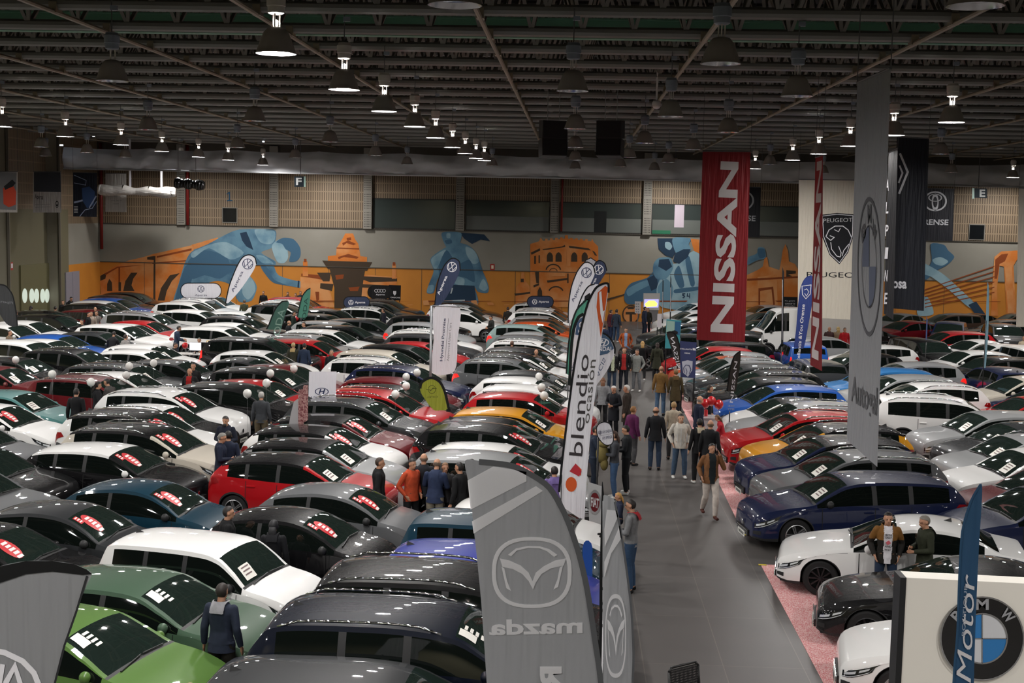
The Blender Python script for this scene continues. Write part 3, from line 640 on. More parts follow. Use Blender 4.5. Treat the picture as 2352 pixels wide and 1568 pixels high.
def make_car(t, col, x, y, hd, ex, label, cat, group=None):
    hi = y < 50; P = car_meshes(t, hi); T = CT[t]
    r = empty(KIND[t], (x, y, .009), math.radians(hd)); tag(r, label, cat, group)
    ex = ex.split(); pm = paint(col); rf = pm
    for e in ex:
        if e.startswith('R'): rf = paint(e[1:])
    b = link('body', P['body'], r); setmat(b, 0, pm); setmat(b, 1, rf)
    link('windscreen', P['windscreen'], r); link('rear_window', P['rear_window'], r)
    for m in P['side_window']: link('side_window', m, r)
    for m in P['headlamp']: link('headlamp', m, r)
    for m in P['tail_lamp']:
        o = link('tail_lamp', m, r)
        if 't' in ex: setmat(o, 0, TAILON)
    for u in (T['uf'], T['ur']):
        for sd in (1, -1):
            o = link('wheel', P['wheel'], r); o.location = ((.5 - u) * T['L'], sd * (T['W'] / 2 * .985 - .115), T['r'])
            q = link('rim', P['rim'], o)
            if sd == -1: q.rotation_euler = (0, 0, math.pi)
            if 'big' in ex and col in ('white', 'black') and y > 20: setmat(q, 0, RIMD)
    for m in P['wing_mirror']:
        o = link('wing_mirror', m, r); setmat(o, 0, rf if rf is not pm and col == 'black' else (pm if t in ('S', 'H', 'C', 'G') else CLAD))
    link('grille', P['grille'], r)
    link('front_plate', P['front_plate'], r); link('rear_plate', P['rear_plate'], r)
    if hi:
        o = link('badge', P['badge'], r); o.location = P['badge_at']
        for m in P['door_handle']: setmat(link('door_handle', m, r), 0, pm)
        link('wiper', P['wiper'], r)
        if t not in ('M', 'M2'): link('antenna', P['antenna'], r)
    if t in ('G', 'S', 'W') and (hi or col in ('white', 'silver')) and ('r' in ex or (int(x * 7 + y * 3) % 2 == 0)):
        for m in P['roof_rail']: link('roof_rail', m, r)
    sd = -1 if math.cos(math.radians(hd)) > 0 else 1
    for e in ('o', 'b', 'w'):
        if e in ex:
            for nm, m in P['sticker'][e, sd]: link(nm, m, r)
    return r

def in_car(x, y, r):
    for t, col, cx, cy, hd, ex, lab, cat in CAR_TABLE:
        if abs(cx - x) > 4 or abs(cy - y) > 4: continue
        a = math.radians(hd); u = (x - cx) * math.cos(a) + (y - cy) * math.sin(a); v = -(x - cx) * math.sin(a) + (y - cy) * math.cos(a)
        if abs(u) < CT[t]["L"] / 2 + r + .04 and abs(v) < CT[t]["W"] / 2 + r + .02: return True
    return False
def free_spot(x, y, r, others=(), reach=1.6):
    """the nearest place where a footprint of radius r stands clear of the cars"""
    best = None
    for i in range(-16, 17):
        for j in range(-16, 17):
            dx, dy = i * reach / 16, j * reach / 16
            c = abs(dx) + abs(dy) * .45
            if best and c >= best[0]: continue
            if in_car(x + dx, y + dy, r) or any((x + dx - a) ** 2 + (y + dy - b) ** 2 < (r + q) ** 2 for a, b, q in others): continue
            best = (c, x + dx, y + dy)
    return (best[1], best[2]) if best else None
def free_depth(px, py, d, r=.03, reach=1.6):
    for k in range(40):
        e = (k + 1) // 2 * .08 * (1 if k % 2 else -1)
        q = w(px, py, d=d + e)
        if not in_car(q.x, q.y, r): return d + e
    return d
CAR_TABLE = [
('S', 'black', -26.85, 78.93, -9, '', 'black crossover, first from mural wall, row along side wall', 'car'),
('S', 'brown', -26.75, 76.38, -9, '', 'dark brown crossover, second from mural wall, row along side wall', 'car'),
('S', 'blue', -26.15, 73.78, -9, '', 'blue crossover, third from mural wall, row along side wall', 'car'),
('S', 'white', -25.92, 71.48, -9, '', 'white crossover, fourth from mural wall, row along side wall', 'car'),
('S', 'black', -25.55, 69.42, -9, 't', 'black crossover with lit tail lamps, fifth from mural wall, row along side wall', 'car'),
('H', 'dred', -25.02, 67.36, -9, '', 'dark red hatchback, sixth from mural wall, row along side wall', 'car'),
('G', 'silver', -20.88, 63.55, -9, '', 'silver large crossover, fourth from mural wall, fifth row left of walkway', 'car'),
('H', 'red', -20.26, 61.45, -9, '', 'red hatchback, fifth from mural wall, fifth row left of walkway', 'car'),
('H', 'white', -20.42, 59.55, -9, '', 'white hatchback, sixth from mural wall, fifth row left of walkway', 'car'),
('S', 'white', -20.14, 57.53, -9, '', 'white crossover, seventh from mural wall, fifth row left of walkway', 'car'),
('S', 'black', -26.05, 63.99, -9, '', 'black crossover, seventh from mural wall, row along side wall', 'car'),
('S', 'black', -24.88, 61.80, -9, '', 'black crossover, eighth from mural wall, row along side wall', 'car'),
('H', 'white', -25.30, 59.90, -9, '', 'white hatchback, ninth from mural wall, row along side wall', 'car'),
('H', 'white', -25.45, 57.99, -9, '', 'white hatchback, tenth from mural wall, row along side wall', 'car'),
('H', 'blue', -21.48, 53.85, -9, '', 'blue hatchback, ninth from mural wall, fifth row left of walkway', 'car'),
('H', 'dgrey', -20.38, 55.60, -9, '', 'dark grey hatchback, eighth from mural wall, fifth row left of walkway', 'car'),
('H', 'white', -21.16, 51.87, -9, '', 'white hatchback, tenth from mural wall, fifth row left of walkway', 'car'),
('S', 'white', -21.20, 49.81, -9, '', 'white crossover, eleventh from mural wall, fifth row left of walkway', 'car'),
('S', 'black', -18.25, 47.32, -9, 't', 'black crossover with lit tail lamps, eleventh from mural wall, fourth row left of walkway', 'car'),
('H', 'white', -16.62, 50.95, -9, 'b', 'white hatchback, ninth from mural wall, fourth row left of walkway', 'car'),
('H', 'white', -16.24, 48.97, -9, 'b', 'white hatchback, tenth from mural wall, fourth row left of walkway', 'car'),
('H', 'dgrey', -14.05, 46.01, -9, '', 'dark grey hatchback, sixteenth from mural wall, third row left of walkway', 'car'),
('W', 'dgrey', -15.23, 44.23, -9, 'b', 'dark grey estate, twelfth from mural wall, fourth row left of walkway', 'car'),
('H', 'white', -14.59, 42.15, -9, '', 'white hatchback, fourteenth from mural wall, fourth row left of walkway', 'car'),
('S', 'dred', -14.73, 39.85, -9, '', 'dark red crossover, fifteenth from mural wall, fourth row left of walkway', 'car'),
('H', 'black', -19.62, 45.48, -9, 'b', 'black hatchback, twelfth from mural wall, fifth row left of walkway', 'car'),
('H', 'dred', -19.16, 42.87, -9, 'b', 'dark red hatchback, thirteenth from mural wall, fourth row left of walkway', 'car'),
('H', 'tealgreen', -16.20, 37.30, -9, 'b', 'sea green hatchback, sixteenth from mural wall, fourth row left of walkway', 'car'),
('H', 'white', -15.63, 34.67, -9, 'o', 'white hatchback with sticker, seventeenth from mural wall, fourth row left of walkway', 'car'),
('S', 'grey', -14.78, 30.79, -9, '', 'grey crossover, eighteenth from mural wall, fourth row left of walkway', 'car'),
('S', 'black', -13.03, 27.69, -9, '', 'black crossover, twenty-sixth from mural wall, third row left of walkway', 'car'),
('S', 'grey', -12.45, 25.59, -9, '', 'grey crossover, twenty-seventh from mural wall, third row left of walkway', 'car'),
('S', 'white', -11.61, 37.35, -9, 'o r', 'white crossover with sticker, twenty-first from mural wall, third row left of walkway', 'car'),
('H', 'black', -11.26, 35.32, -9, 'Rwhite o', 'black hatchback with white roof, twenty-second from mural wall, third row left of walkway', 'car'),
('S', 'white', -11.09, 33.33, -9, 'Rblack o', 'white crossover with black roof, twenty-third from mural wall, third row left of walkway', 'car'),
('S', 'beige', -10.18, 31.18, -9, 'Rblack o', 'beige crossover with black roof, twenty-fourth from mural wall, third row left of walkway', 'car'),
('H', 'black', -10.43, 29.25, -9, 'Rwhite o', 'black hatchback with white roof, twenty-fifth from mural wall, third row left of walkway', 'car'),
('M', 'teal', -8.34, 25.30, -9, 'o', 'dark teal round small car with sticker, twenty-second from mural wall, second row left of walkway', 'car'),
('M', 'dgrey', -9.12, 23.16, -9, 'o', 'dark grey round small car with sticker, twenty-fourth from mural wall, second row left of walkway', 'car'),
('H', 'black', -9.81, 21.40, -9, 'o', 'black hatchback with sticker, twenty-eighth from mural wall, third row left of walkway', 'car'),
('P', 'white', -5.75, 20.78, -15, 'b', 'white minivan, twenty-fifth from mural wall, second row left of walkway', 'van'),
('H', 'dgreen', -6.22, 18.83, -11, 'w', 'dull green hatchback, twenty-sixth from mural wall, second row left of walkway', 'car'),
('H', 'green', -6.53, 16.84, -14, 'w', 'bright green hatchback, twenty-seventh from mural wall, second row left of walkway', 'car'),
('S', 'white', -21.51, 77.51, -9, '', 'white crossover, first from mural wall, fifth row left of walkway', 'car'),
('S', 'white', -21.34, 74.75, -9, '', 'white crossover, second from mural wall, fifth row left of walkway', 'car'),
('S', 'white', -21.29, 72.03, -9, 't', 'white crossover with lit tail lamps, third from mural wall, fifth row left of walkway', 'car'),
('S', 'white', -19.32, 66.76, -9, 't', 'white crossover with lit tail lamps, fifth from mural wall, fourth row left of walkway', 'car'),
('H', 'white', -17.38, 68.42, -9, '', 'white hatchback, fourth from mural wall, fourth row left of walkway', 'car'),
('S', 'black', -16.13, 63.53, -9, '', 'black crossover, sixth from mural wall, fourth row left of walkway', 'car'),
('H', 'white', -15.98, 61.54, -9, '', 'white hatchback, seventh from mural wall, fourth row left of walkway', 'car'),
('W', 'white', -15.94, 58.89, -9, '', 'white estate, eighth from mural wall, fourth row left of walkway', 'car'),
('G', 'black', -12.59, 52.32, -9, 't', 'black large crossover with lit tail lamps, thirteenth from mural wall, third row left of walkway', 'car'),
('H', 'white', -11.83, 49.76, -9, 'b', 'white hatchback, fourteenth from mural wall, third row left of walkway', 'car'),
('C', 'dgrey', -11.79, 47.61, -9, '', 'dark grey coupe, fifteenth from mural wall, third row left of walkway', 'car'),
('H', 'dred', -9.89, 45.35, -9, '', 'dark red hatchback, seventeenth from mural wall, third row left of walkway', 'car'),
('S', 'black', -10.03, 43.13, -9, 'b', 'black crossover, eighteenth from mural wall, third row left of walkway', 'car'),
('H', 'red', -9.83, 41.13, -9, 'b', 'red hatchback, nineteenth from mural wall, third row left of walkway', 'car'),
('S', 'black', -10.02, 39.11, -9, '', 'black crossover, twentieth from mural wall, third row left of walkway', 'car'),
('S', 'red', -16.42, 78.15, -9, '', 'red crossover, first from mural wall, fourth row left of walkway', 'car'),
('S', 'white', -16.23, 75.42, -9, '', 'white crossover, second from mural wall, fourth row left of walkway', 'car'),
('S', 'white', -16.03, 72.11, -9, 'Rblack', 'white crossover with black roof, third from mural wall, fourth row left of walkway', 'car'),
('S', 'black', -12.79, 69.59, -9, '', 'black crossover, fifth from mural wall, third row left of walkway', 'car'),
('W', 'black', -12.92, 67.60, -9, '', 'black estate, sixth from mural wall, third row left of walkway', 'car'),
('C', 'navy', -11.86, 73.69, -9, '', 'navy coupe, third from mural wall, third row left of walkway', 'car'),
('S', 'brown', -11.14, 78.44, -9, '', 'dark brown crossover, first from mural wall, third row left of walkway', 'car'),
('S', 'dgrey', -11.14, 75.57, -9, '', 'dark grey crossover, second from mural wall, third row left of walkway', 'car'),
('S', 'white', -10.86, 71.53, -9, '', 'white crossover, fourth from mural wall, third row left of walkway', 'car'),
('W', 'silver', -11.44, 63.32, -9, '', 'silver estate, eighth from mural wall, third row left of walkway', 'car'),
('W', 'dgrey', -10.19, 65.14, -9, '', 'dark grey estate, seventh from mural wall, third row left of walkway', 'car'),
('W', 'black', -10.55, 61.14, -9, '', 'black estate, ninth from mural wall, third row left of walkway', 'car'),
('W', 'white', -10.93, 58.74, -9, '', 'white estate, tenth from mural wall, third row left of walkway', 'car'),
('W', 'silver', -11.22, 56.26, -9, '', 'silver estate, eleventh from mural wall, third row left of walkway', 'car'),
('W', 'red', -10.92, 54.09, -9, '', 'red estate, twelfth from mural wall, third row left of walkway', 'car'),
('S', 'beige', -7.01, 49.56, -9, '', 'beige crossover, tenth from mural wall, second row left of walkway', 'car'),
('S', 'white', -6.85, 46.90, -9, 't', 'white crossover with lit tail lamps, eleventh from mural wall, second row left of walkway', 'car'),
('S', 'black', -6.56, 51.80, -9, '', 'black crossover, ninth from mural wall, second row left of walkway', 'car'),
('S', 'navy', -5.59, 44.69, -9, '', 'navy crossover, twelfth from mural wall, second row left of walkway', 'car'),
('H', 'dred', -5.69, 42.74, -9, '', 'dark red hatchback, thirteenth from mural wall, second row left of walkway', 'car'),
('H', 'black', -5.52, 40.78, -9, '', 'black hatchback, fourteenth from mural wall, second row left of walkway', 'car'),
('S', 'red', -5.56, 38.50, -9, 'r', 'red crossover, fifteenth from mural wall, second row left of walkway', 'car'),
('S', 'dgrey', -5.89, 36.48, -9, 'b', 'dark grey crossover, sixteenth from mural wall, second row left of walkway', 'car'),
('H', 'dred', -6.09, 34.54, -9, 'Rblack o', 'dark red hatchback with black roof, seventeenth from mural wall, second row left of walkway', 'car'),
('H', 'white', -6.19, 32.63, -9, 'Rblack o', 'white hatchback with black roof, eighteenth from mural wall, second row left of walkway', 'car'),
('H', 'silver', -5.86, 30.65, -9, 'Rblack b', 'silver hatchback with black roof, nineteenth from mural wall, second row left of walkway', 'car'),
('H', 'red', -5.91, 28.73, -9, 'Rblack b', 'red hatchback with black roof, twentieth from mural wall, second row left of walkway', 'car'),
('M', 'grey', -4.46, 25.47, -9, 'o', 'grey round small car with sticker, twenty-first from mural wall, second row left of walkway', 'car'),
('M', 'black', -4.89, 23.24, -9, 'o', 'black round small car with sticker, twenty-third from mural wall, second row left of walkway', 'car'),
('S', 'brown', -6.37, 77.76, -9, '', 'dark brown crossover, first from mural wall, second row left of walkway', 'car'),
('S', 'white', -6.12, 74.49, -9, '', 'white crossover, second from mural wall, second row left of walkway', 'car'),
('S', 'white', -5.73, 70.66, -9, '', 'white crossover, third from mural wall, second row left of walkway', 'car'),
('S', 'black', -7.37, 66.72, -9, 't', 'black crossover with lit tail lamps, fourth from mural wall, second row left of walkway', 'car'),
('S', 'silver', -6.83, 62.60, -9, 't', 'silver crossover with lit tail lamps, fifth from mural wall, second row left of walkway', 'car'),
('S', 'white', -6.22, 58.65, -9, '', 'white crossover, sixth from mural wall, second row left of walkway', 'car'),
('S', 'dgrey', -6.09, 56.62, -9, '', 'dark grey crossover, seventh from mural wall, second row left of walkway', 'car'),
('H', 'red', -6.23, 54.68, -9, '', 'red hatchback, eighth from mural wall, second row left of walkway', 'car'),
('S', 'white', -1.62, 77.96, -9, '', 'white crossover, first from mural wall, row beside the flags', 'car'),
('S', 'white', -1.27, 74.15, -9, '', 'white crossover, second from mural wall, row beside the flags', 'car'),
('S', 'white', -1.37, 72.16, -9, '', 'white crossover, third from mural wall, row beside the flags', 'car'),
('H', 'silver', -1.40, 70.20, -9, '', 'silver hatchback, fourth from mural wall, row beside the flags', 'car'),
('H', 'brown', -1.27, 68.25, -9, '', 'dark brown hatchback, fifth from mural wall, row beside the flags', 'car'),
('H', 'orange', -1.33, 66.33, -9, '', 'orange-red hatchback, sixth from mural wall, row beside the flags', 'car'),
('S', 'tealgrey', -1.84, 62.63, -9, 't', 'grey-green crossover with lit tail lamps, seventh from mural wall, row beside the flags', 'car'),
('H', 'silver', -1.46, 60.60, -9, '', 'silver hatchback, eighth from mural wall, row beside the flags', 'car'),
('S', 'grey', -1.46, 57.21, -9, '', 'grey crossover, ninth from mural wall, row beside the flags', 'car'),
('S', 'white', -1.48, 54.85, -9, 'b', 'white crossover, tenth from mural wall, row beside the flags', 'car'),
('S', 'black', -1.54, 51.78, -9, 'b', 'black crossover, eleventh from mural wall, row beside the flags', 'car'),
('S', 'white', -1.79, 49.64, -9, 'Rblack b', 'white crossover with black roof, twelfth from mural wall, row beside the flags', 'car'),
('S', 'grey', -2.10, 47.68, -9, 't b', 'grey crossover with lit tail lamps, thirteenth from mural wall, row beside the flags', 'car'),
('H', 'dgrey', -1.05, 45.54, -9, 'b', 'dark grey hatchback, fourteenth from mural wall, row beside the flags', 'car'),
('H', 'white', -1.28, 43.65, -9, 'b', 'white hatchback, fifteenth from mural wall, row beside the flags', 'car'),
('H', 'white', -1.10, 41.69, -9, '', 'white hatchback, sixteenth from mural wall, row beside the flags', 'car'),
('H', 'red', -1.22, 39.78, -9, '', 'red hatchback, seventeenth from mural wall, row beside the flags', 'car'),
('H', 'yellow', -1.46, 36.56, -9, 'b', 'yellow hatchback, eighteenth from mural wall, row beside the flags', 'car'),
('H', 'black', -1.77, 34.68, -9, 'o', 'black hatchback with sticker, nineteenth from mural wall, row beside the flags', 'car'),
('S', 'black', -1.77, 32.71, -9, 'o', 'black crossover with sticker, twentieth from mural wall, row beside the flags', 'car'),
('H', 'white', -1.57, 30.71, -9, 'o', 'white hatchback with sticker, twenty-first from mural wall, row beside the flags', 'car'),
('S', 'silver', -1.51, 28.74, -9, 'o', 'silver crossover with sticker, twenty-second from mural wall, row beside the flags', 'car'),
('M', 'white', -0.78, 24.83, -9, '', 'white round small car, twenty-third from mural wall, row beside the flags', 'car'),
('P', 'teal', -1.08, 23.05, -9, 't', 'dark teal minivan with lit tail lamps, twenty-fourth from mural wall, row beside the flags', 'van'),
('H', 'royal', -1.19, 21.18, -9, '', 'royal blue hatchback, twenty-fifth from mural wall, row beside the flags', 'car'),
('G', 'black', -1.54, 19.00, -3, 'w', 'black large crossover, twenty-sixth from mural wall, row beside the flags', 'car'),
('G', 'navyblack', -1.82, 16.97, -3, 'w r t', 'blue-black large crossover with lit tail lamps, twenty-seventh from mural wall, row beside the flags', 'car'),
('W', 'dgrey', -2.18, 14.97, -3, '', 'dark grey estate, twenty-eighth from mural wall, row beside the flags', 'car'),
('W', 'navy', 6.14, 28.28, 188, 'b', 'navy estate, twenty-third from mural wall, row right of walkway', 'car'),
('S', 'grey', 6.51, 30.34, 188, 'b r', 'grey crossover, twenty-second from mural wall, row right of walkway', 'car'),
('S', 'navy', 6.40, 32.33, 188, 'Rblack b', 'navy crossover with black roof, twenty-first from mural wall, row right of walkway', 'car'),
('S', 'yellow', 6.77, 34.38, 188, 'Rblack b', 'yellow crossover with black roof, twentieth from mural wall, row right of walkway', 'car'),
('S', 'red', 6.44, 36.34, 188, 'b', 'red crossover, nineteenth from mural wall, row right of walkway', 'car'),
('S', 'silver', 6.82, 38.39, 188, '', 'silver crossover, eighteenth from mural wall, row right of walkway', 'car'),
('M2', 'white', 6.63, 40.27, 188, 'Rblack', 'white round hatchback with black roof, seventeenth from mural wall, row right of walkway', 'car'),
('S', 'blue', 6.71, 42.18, 188, '', 'blue crossover, sixteenth from mural wall, row right of walkway', 'car'),
('S', 'black', 6.43, 44.15, 188, '', 'black crossover, fifteenth from mural wall, row right of walkway', 'car'),
('S', 'black', 6.79, 46.20, 188, '', 'black crossover, fourteenth from mural wall, row right of walkway', 'car'),
('S', 'dgrey', 6.45, 48.16, 188, '', 'dark grey crossover, thirteenth from mural wall, row right of walkway', 'car'),
('S', 'silver', 6.17, 50.12, 188, 'r', 'silver crossover, twelfth from mural wall, row right of walkway', 'car'),
('H', 'orange', 5.99, 52.06, 188, '', 'orange-red hatchback, eleventh from mural wall, row right of walkway', 'car'),
('H', 'silver', 6.36, 54.03, 188, '', 'silver hatchback, tenth from mural wall, row right of walkway', 'car'),
('H', 'red', 5.96, 55.90, 188, '', 'red hatchback, ninth from mural wall, row right of walkway', 'car'),
('W', 'black', 6.54, 57.95, 188, '', 'black estate, eighth from mural wall, row right of walkway', 'car'),
('C', 'white', 6.31, 24.56, 169, 'big', 'white coupe, twenty-fourth from mural wall, row right of walkway', 'car'),
('C', 'black', 6.49, 21.53, 170, 'big', 'black coupe, twenty-fifth from mural wall, row right of walkway', 'car'),
('C', 'white', 6.33, 18.86, 171, 'big', 'white coupe, twenty-sixth from mural wall, row right of walkway', 'car'),
('S', 'beige', 15.93, 46.50, 188, '', 'beige crossover, nineteenth from mural wall, third row right of walkway', 'car'),
('H', 'navy', 15.98, 44.54, 188, '', 'navy hatchback, twentieth from mural wall, third row right of walkway', 'car'),
('H', 'red', 14.68, 42.15, 188, '', 'red hatchback, twenty-first from mural wall, third row right of walkway', 'car'),
('S', 'silver', 11.91, 37.47, 188, 'b', 'silver crossover, sixteenth from mural wall, second row right of walkway', 'car'),
('S', 'dgrey', 12.12, 35.50, 188, 'b', 'dark grey crossover, seventeenth from mural wall, second row right of walkway', 'car'),
('S', 'silver', 11.51, 33.41, 188, 'b', 'silver crossover, eighteenth from mural wall, second row right of walkway', 'car'),
('S', 'white', 11.08, 31.34, 188, 'b', 'white crossover, nineteenth from mural wall, second row right of walkway', 'car'),
('S', 'dred', 10.76, 28.93, 188, 'b', 'dark red crossover, twentieth from mural wall, second row right of walkway', 'car'),
('S', 'navy', 9.81, 26.78, 188, '', 'navy crossover, twenty-first from mural wall, second row right of walkway', 'car'),
('G', 'white', 11.50, 40.01, -6, 't', 'white large crossover with lit tail lamps, fifteenth from mural wall, second row right of walkway', 'car'),
('S', 'white', 11.64, 43.76, 186, '', 'white crossover, fourteenth from mural wall, second row right of walkway', 'car'),
('S', 'silver', 11.40, 45.89, 190, '', 'silver crossover, thirteenth from mural wall, second row right of walkway', 'car'),
('S', 'sky', 11.19, 47.86, 190, '', 'bright blue crossover, twelfth from mural wall, second row right of walkway', 'car'),
('S', 'silver', 12.73, 50.15, 190, 't', 'silver crossover with lit tail lamps, eleventh from mural wall, second row right of walkway', 'car'),
('S', 'navy', 16.08, 49.79, 98, 't', 'navy crossover with lit tail lamps, eighteenth from mural wall, third row right of walkway', 'car'),
('K', 'black', 16.07, 59.91, -72, '', 'black boxy car, fourteenth from mural wall, third row right of walkway', 'car'),
('S', 'red', 18.58, 64.96, 192, '', 'red crossover, eleventh from mural wall, third row right of walkway', 'car'),
('S', 'navy', 20.23, 70.79, -110, '', 'navy crossover, eighth from mural wall, third row right of walkway', 'car'),
('C', 'dred', 18.52, 73.61, 205, '', 'dark red coupe, sixth from mural wall, third row right of walkway', 'car'),
('C', 'grey', 19.52, 79.35, -140, '', 'grey coupe, second from mural wall, third row right of walkway', 'car'),
('S', 'brown', 22.00, 77.57, 190, '', 'dark brown crossover, fourth from mural wall, third row right of walkway', 'car'),
('C', 'black', 24.19, 80.74, 200, '', 'black coupe, first from mural wall, third row right of walkway', 'car'),
('C', 'white', 19.01, 62.71, 200, '', 'white coupe, twelfth from mural wall, third row right of walkway', 'car'),
('H', 'white', 19.29, 60.36, 190, '', 'white hatchback, thirteenth from mural wall, third row right of walkway', 'car'),
('H', 'white', 17.06, 56.93, 195, '', 'white hatchback, sixteenth from mural wall, third row right of walkway', 'car'),
('W', 'black', 17.23, 54.00, 195, '', 'black estate, seventeenth from mural wall, third row right of walkway', 'car'),
('K', 'teal', 20.19, 57.38, -80, 'Rwhite', 'dark teal boxy car with white roof, fifteenth from mural wall, third row right of walkway', 'car'),
('S', 'black', 22.92, 70.04, -95, '', 'black crossover, ninth from mural wall, third row right of walkway', 'car'),
('S', 'black', 23.89, 73.77, 180, '', 'black crossover, fifth from mural wall, third row right of walkway', 'car'),
('G', 'brown', 26.61, 78.85, 185, '', 'dark brown large crossover, third from mural wall, third row right of walkway', 'car'),
('H', 'silver', 12.12, 83.56, 200, '', 'silver hatchback, first from mural wall, second row right of walkway', 'car'),
('W', 'black', 11.24, 76.83, 195, '', 'black estate, second from mural wall, second row right of walkway', 'car'),
('V', 'white', 11.45, 66.11, 185, '', 'white van, fifth from mural wall, second row right of walkway', 'van'),
('G', 'black', 9.98, 68.43, 195, '', 'black large crossover, fourth from mural wall, second row right of walkway', 'car'),
('H', 'silver', 12.39, 72.71, 190, '', 'silver hatchback, third from mural wall, second row right of walkway', 'car'),
('G', 'black', 8.21, 61.86, 80, 't', 'black large crossover with lit tail lamps, sixth from mural wall, row right of walkway', 'car'),
('W', 'black', 14.33, 71.02, 195, '', 'black estate, seventh from mural wall, third row right of walkway', 'car'),
('H', 'silver', 12.19, 62.24, 20, 't', 'silver hatchback with lit tail lamps, sixth from mural wall, second row right of walkway', 'car'),
('K', 'blue', 10.05, 57.61, 92, 't', 'blue boxy car with lit tail lamps, eighth from mural wall, second row right of walkway', 'car'),
('H', 'black', 11.81, 54.72, 195, '', 'black hatchback, ninth from mural wall, second row right of walkway', 'car'),
('S', 'dgrey', 9.33, 50.85, 98, 't', 'dark grey crossover with lit tail lamps, tenth from mural wall, second row right of walkway', 'car'),
('H', 'white', 13.27, 58.39, 195, '', 'white hatchback, seventh from mural wall, second row right of walkway', 'car'),
('C', 'black', 14.81, 68.89, 195, '', 'black coupe, tenth from mural wall, third row right of walkway', 'car'),
('S', 'white', 7.73, 81.72, 200, '', 'white crossover, first from mural wall, row right of walkway', 'car'),
('S', 'white', 6.83, 75.15, 198, '', 'white crossover, second from mural wall, row right of walkway', 'car'),
('S', 'white', 6.44, 70.26, 196, '', 'white crossover, third from mural wall, row right of walkway', 'car'),
('H', 'dgrey', 5.47, 67.72, 195, '', 'dark grey hatchback, fourth from mural wall, row right of walkway', 'car'),
('W', 'navy', 6.09, 65.06, 195, '', 'navy estate, fifth from mural wall, row right of walkway', 'car'),
('S', 'black', 4.40, 59.72, 194, '', 'black crossover, seventh from mural wall, row right of walkway', 'car'),
]
for t, col, x, y, hd, ex, lab, cat in CAR_TABLE: make_car(t, col, x, y, hd, ex, lab, cat)
# ================================================================== banners, flags, signs
def hexm(c, n=None): return cloth('cloth_' + (n or c), c)
def flatm(c): return mat('print_' + c.strip('#'), c, .6, spec=.25)
class Sheet:
    """a flat thing standing in the plane y=d (or x=..): outlines are laid out on that plane"""
    def __init__(s, root, d=None, x=None, quad=None):
        s.root, s.d, s.x, s.q = root, d, x, quad
    def at(s, px, py, off=0.0):
        return w(px, py, d=s.d - off) if s.d is not None else w(px, py, x=s.x - off * (1 if s.x > 0 else -1))
    def loc(s, p): return p - s.root.location
    def uv(s, a, b):                                     # unit square (a across, b down) -> pixel
        (x0, y0), (x1, y1), (x2, y2), (x3, y3) = s.q
        return ((1 - b) * ((1 - a) * x0 + a * x1) + b * ((1 - a) * x3 + a * x2), (1 - b) * ((1 - a) * y0 + a * y1) + b * ((1 - a) * y3 + a * y2))
    def solid(s, name, pts, m, off=0.0, th=.006, parent=None):
        n = len(pts); b = MB()
        b.add([s.loc(s.at(*p, off + th)) for p in pts] + [s.loc(s.at(*p, off)) for p in pts], [tuple(range(n)), tuple(range(n, 2 * n))[::-1]] + [(i, n + i, n + (i + 1) % n, (i + 1) % n) for i in range(n)])
        o = b.build(name, m, parent or s.root); fixn(o.data); return o
    def print(s, name, polys, m, off=.014, parent=None):
        """flat printed shapes (lists of pixel points) as one mesh a few millimetres before the cloth"""
        b = MB()
        for pts in polys:
            b.add([s.loc(s.at(*p, off)) for p in pts], [tuple(range(len(pts)))])
        return b.build(name, m, parent or s.root)
    def U(s, pts): return [s.uv(*p) for p in pts]
def ribbon(pts, wd, closed=False):
    """stroke a polyline with mitred joints: list of quads"""
    P = [np.array(p, float) for p in pts]
    if closed and np.linalg.norm(P[0] - P[-1]) < 1e-6: P = P[:-1]
    n = len(P); N = []
    for k in range(n):
        a = P[k - 1] if (closed or k > 0) else None; b = P[(k + 1) % n] if (closed or k < n - 1) else None
        d1 = (P[k] - a) / max(np.linalg.norm(P[k] - a), 1e-9) if a is not None else None; d2 = (b - P[k]) / max(np.linalg.norm(b - P[k]), 1e-9) if b is not None else None
        if d1 is None: d1 = d2
        if d2 is None: d2 = d1
        n1, n2 = np.array([-d1[1], d1[0]]), np.array([-d2[1], d2[0]]); m = n1 + n2; L = np.linalg.norm(m)
        m = n1 if L < .3 else m / L; N.append(m * wd / 2 / max(float(m @ n1), .55))
    return [[tuple(P[k] + N[k]), tuple(P[(k + 1) % n] + N[(k + 1) % n]), tuple(P[(k + 1) % n] - N[(k + 1) % n]), tuple(P[k] - N[k])] for k in range(n if closed else n - 1)]
def curve(pts, closed=False, k=.85, m=4):
    """rounds a traced outline through its points"""
    n = len(pts)
    if n < 5: return list(pts)
    P = [np.array(p, float) for p in pts]; out = []
    for i in range(n if closed else n - 1):
        p1, p2 = P[i], P[(i + 1) % n]; p0 = P[i - 1] if (closed or i > 0) else p1; p3 = P[(i + 2) % n] if (closed or i < n - 2) else p2
        L = np.linalg.norm(p2 - p1); m1, m2 = (p2 - p0) * .5 * k, (p3 - p1) * .5 * k
        for q in (m1, m2):
            l = np.linalg.norm(q)
            if l > L: q *= L / l
        for t in np.arange(m) / m: h = t * t * (3 - 2 * t); out.append(tuple(p1 * (1 - h) + p2 * h + m1 * t * (1 - t) ** 2 - m2 * t * t * (1 - t)))
    if not closed: out.append(tuple(P[-1]))
    return out
def arc(cx, cy, rx, ry, a0=0, a1=360, n=28): return [(cx + rx * math.cos(math.radians(a0 + (a1 - a0) * i / n)), cy + ry * math.sin(math.radians(a0 + (a1 - a0) * i / n))) for i in range(n + 1)]
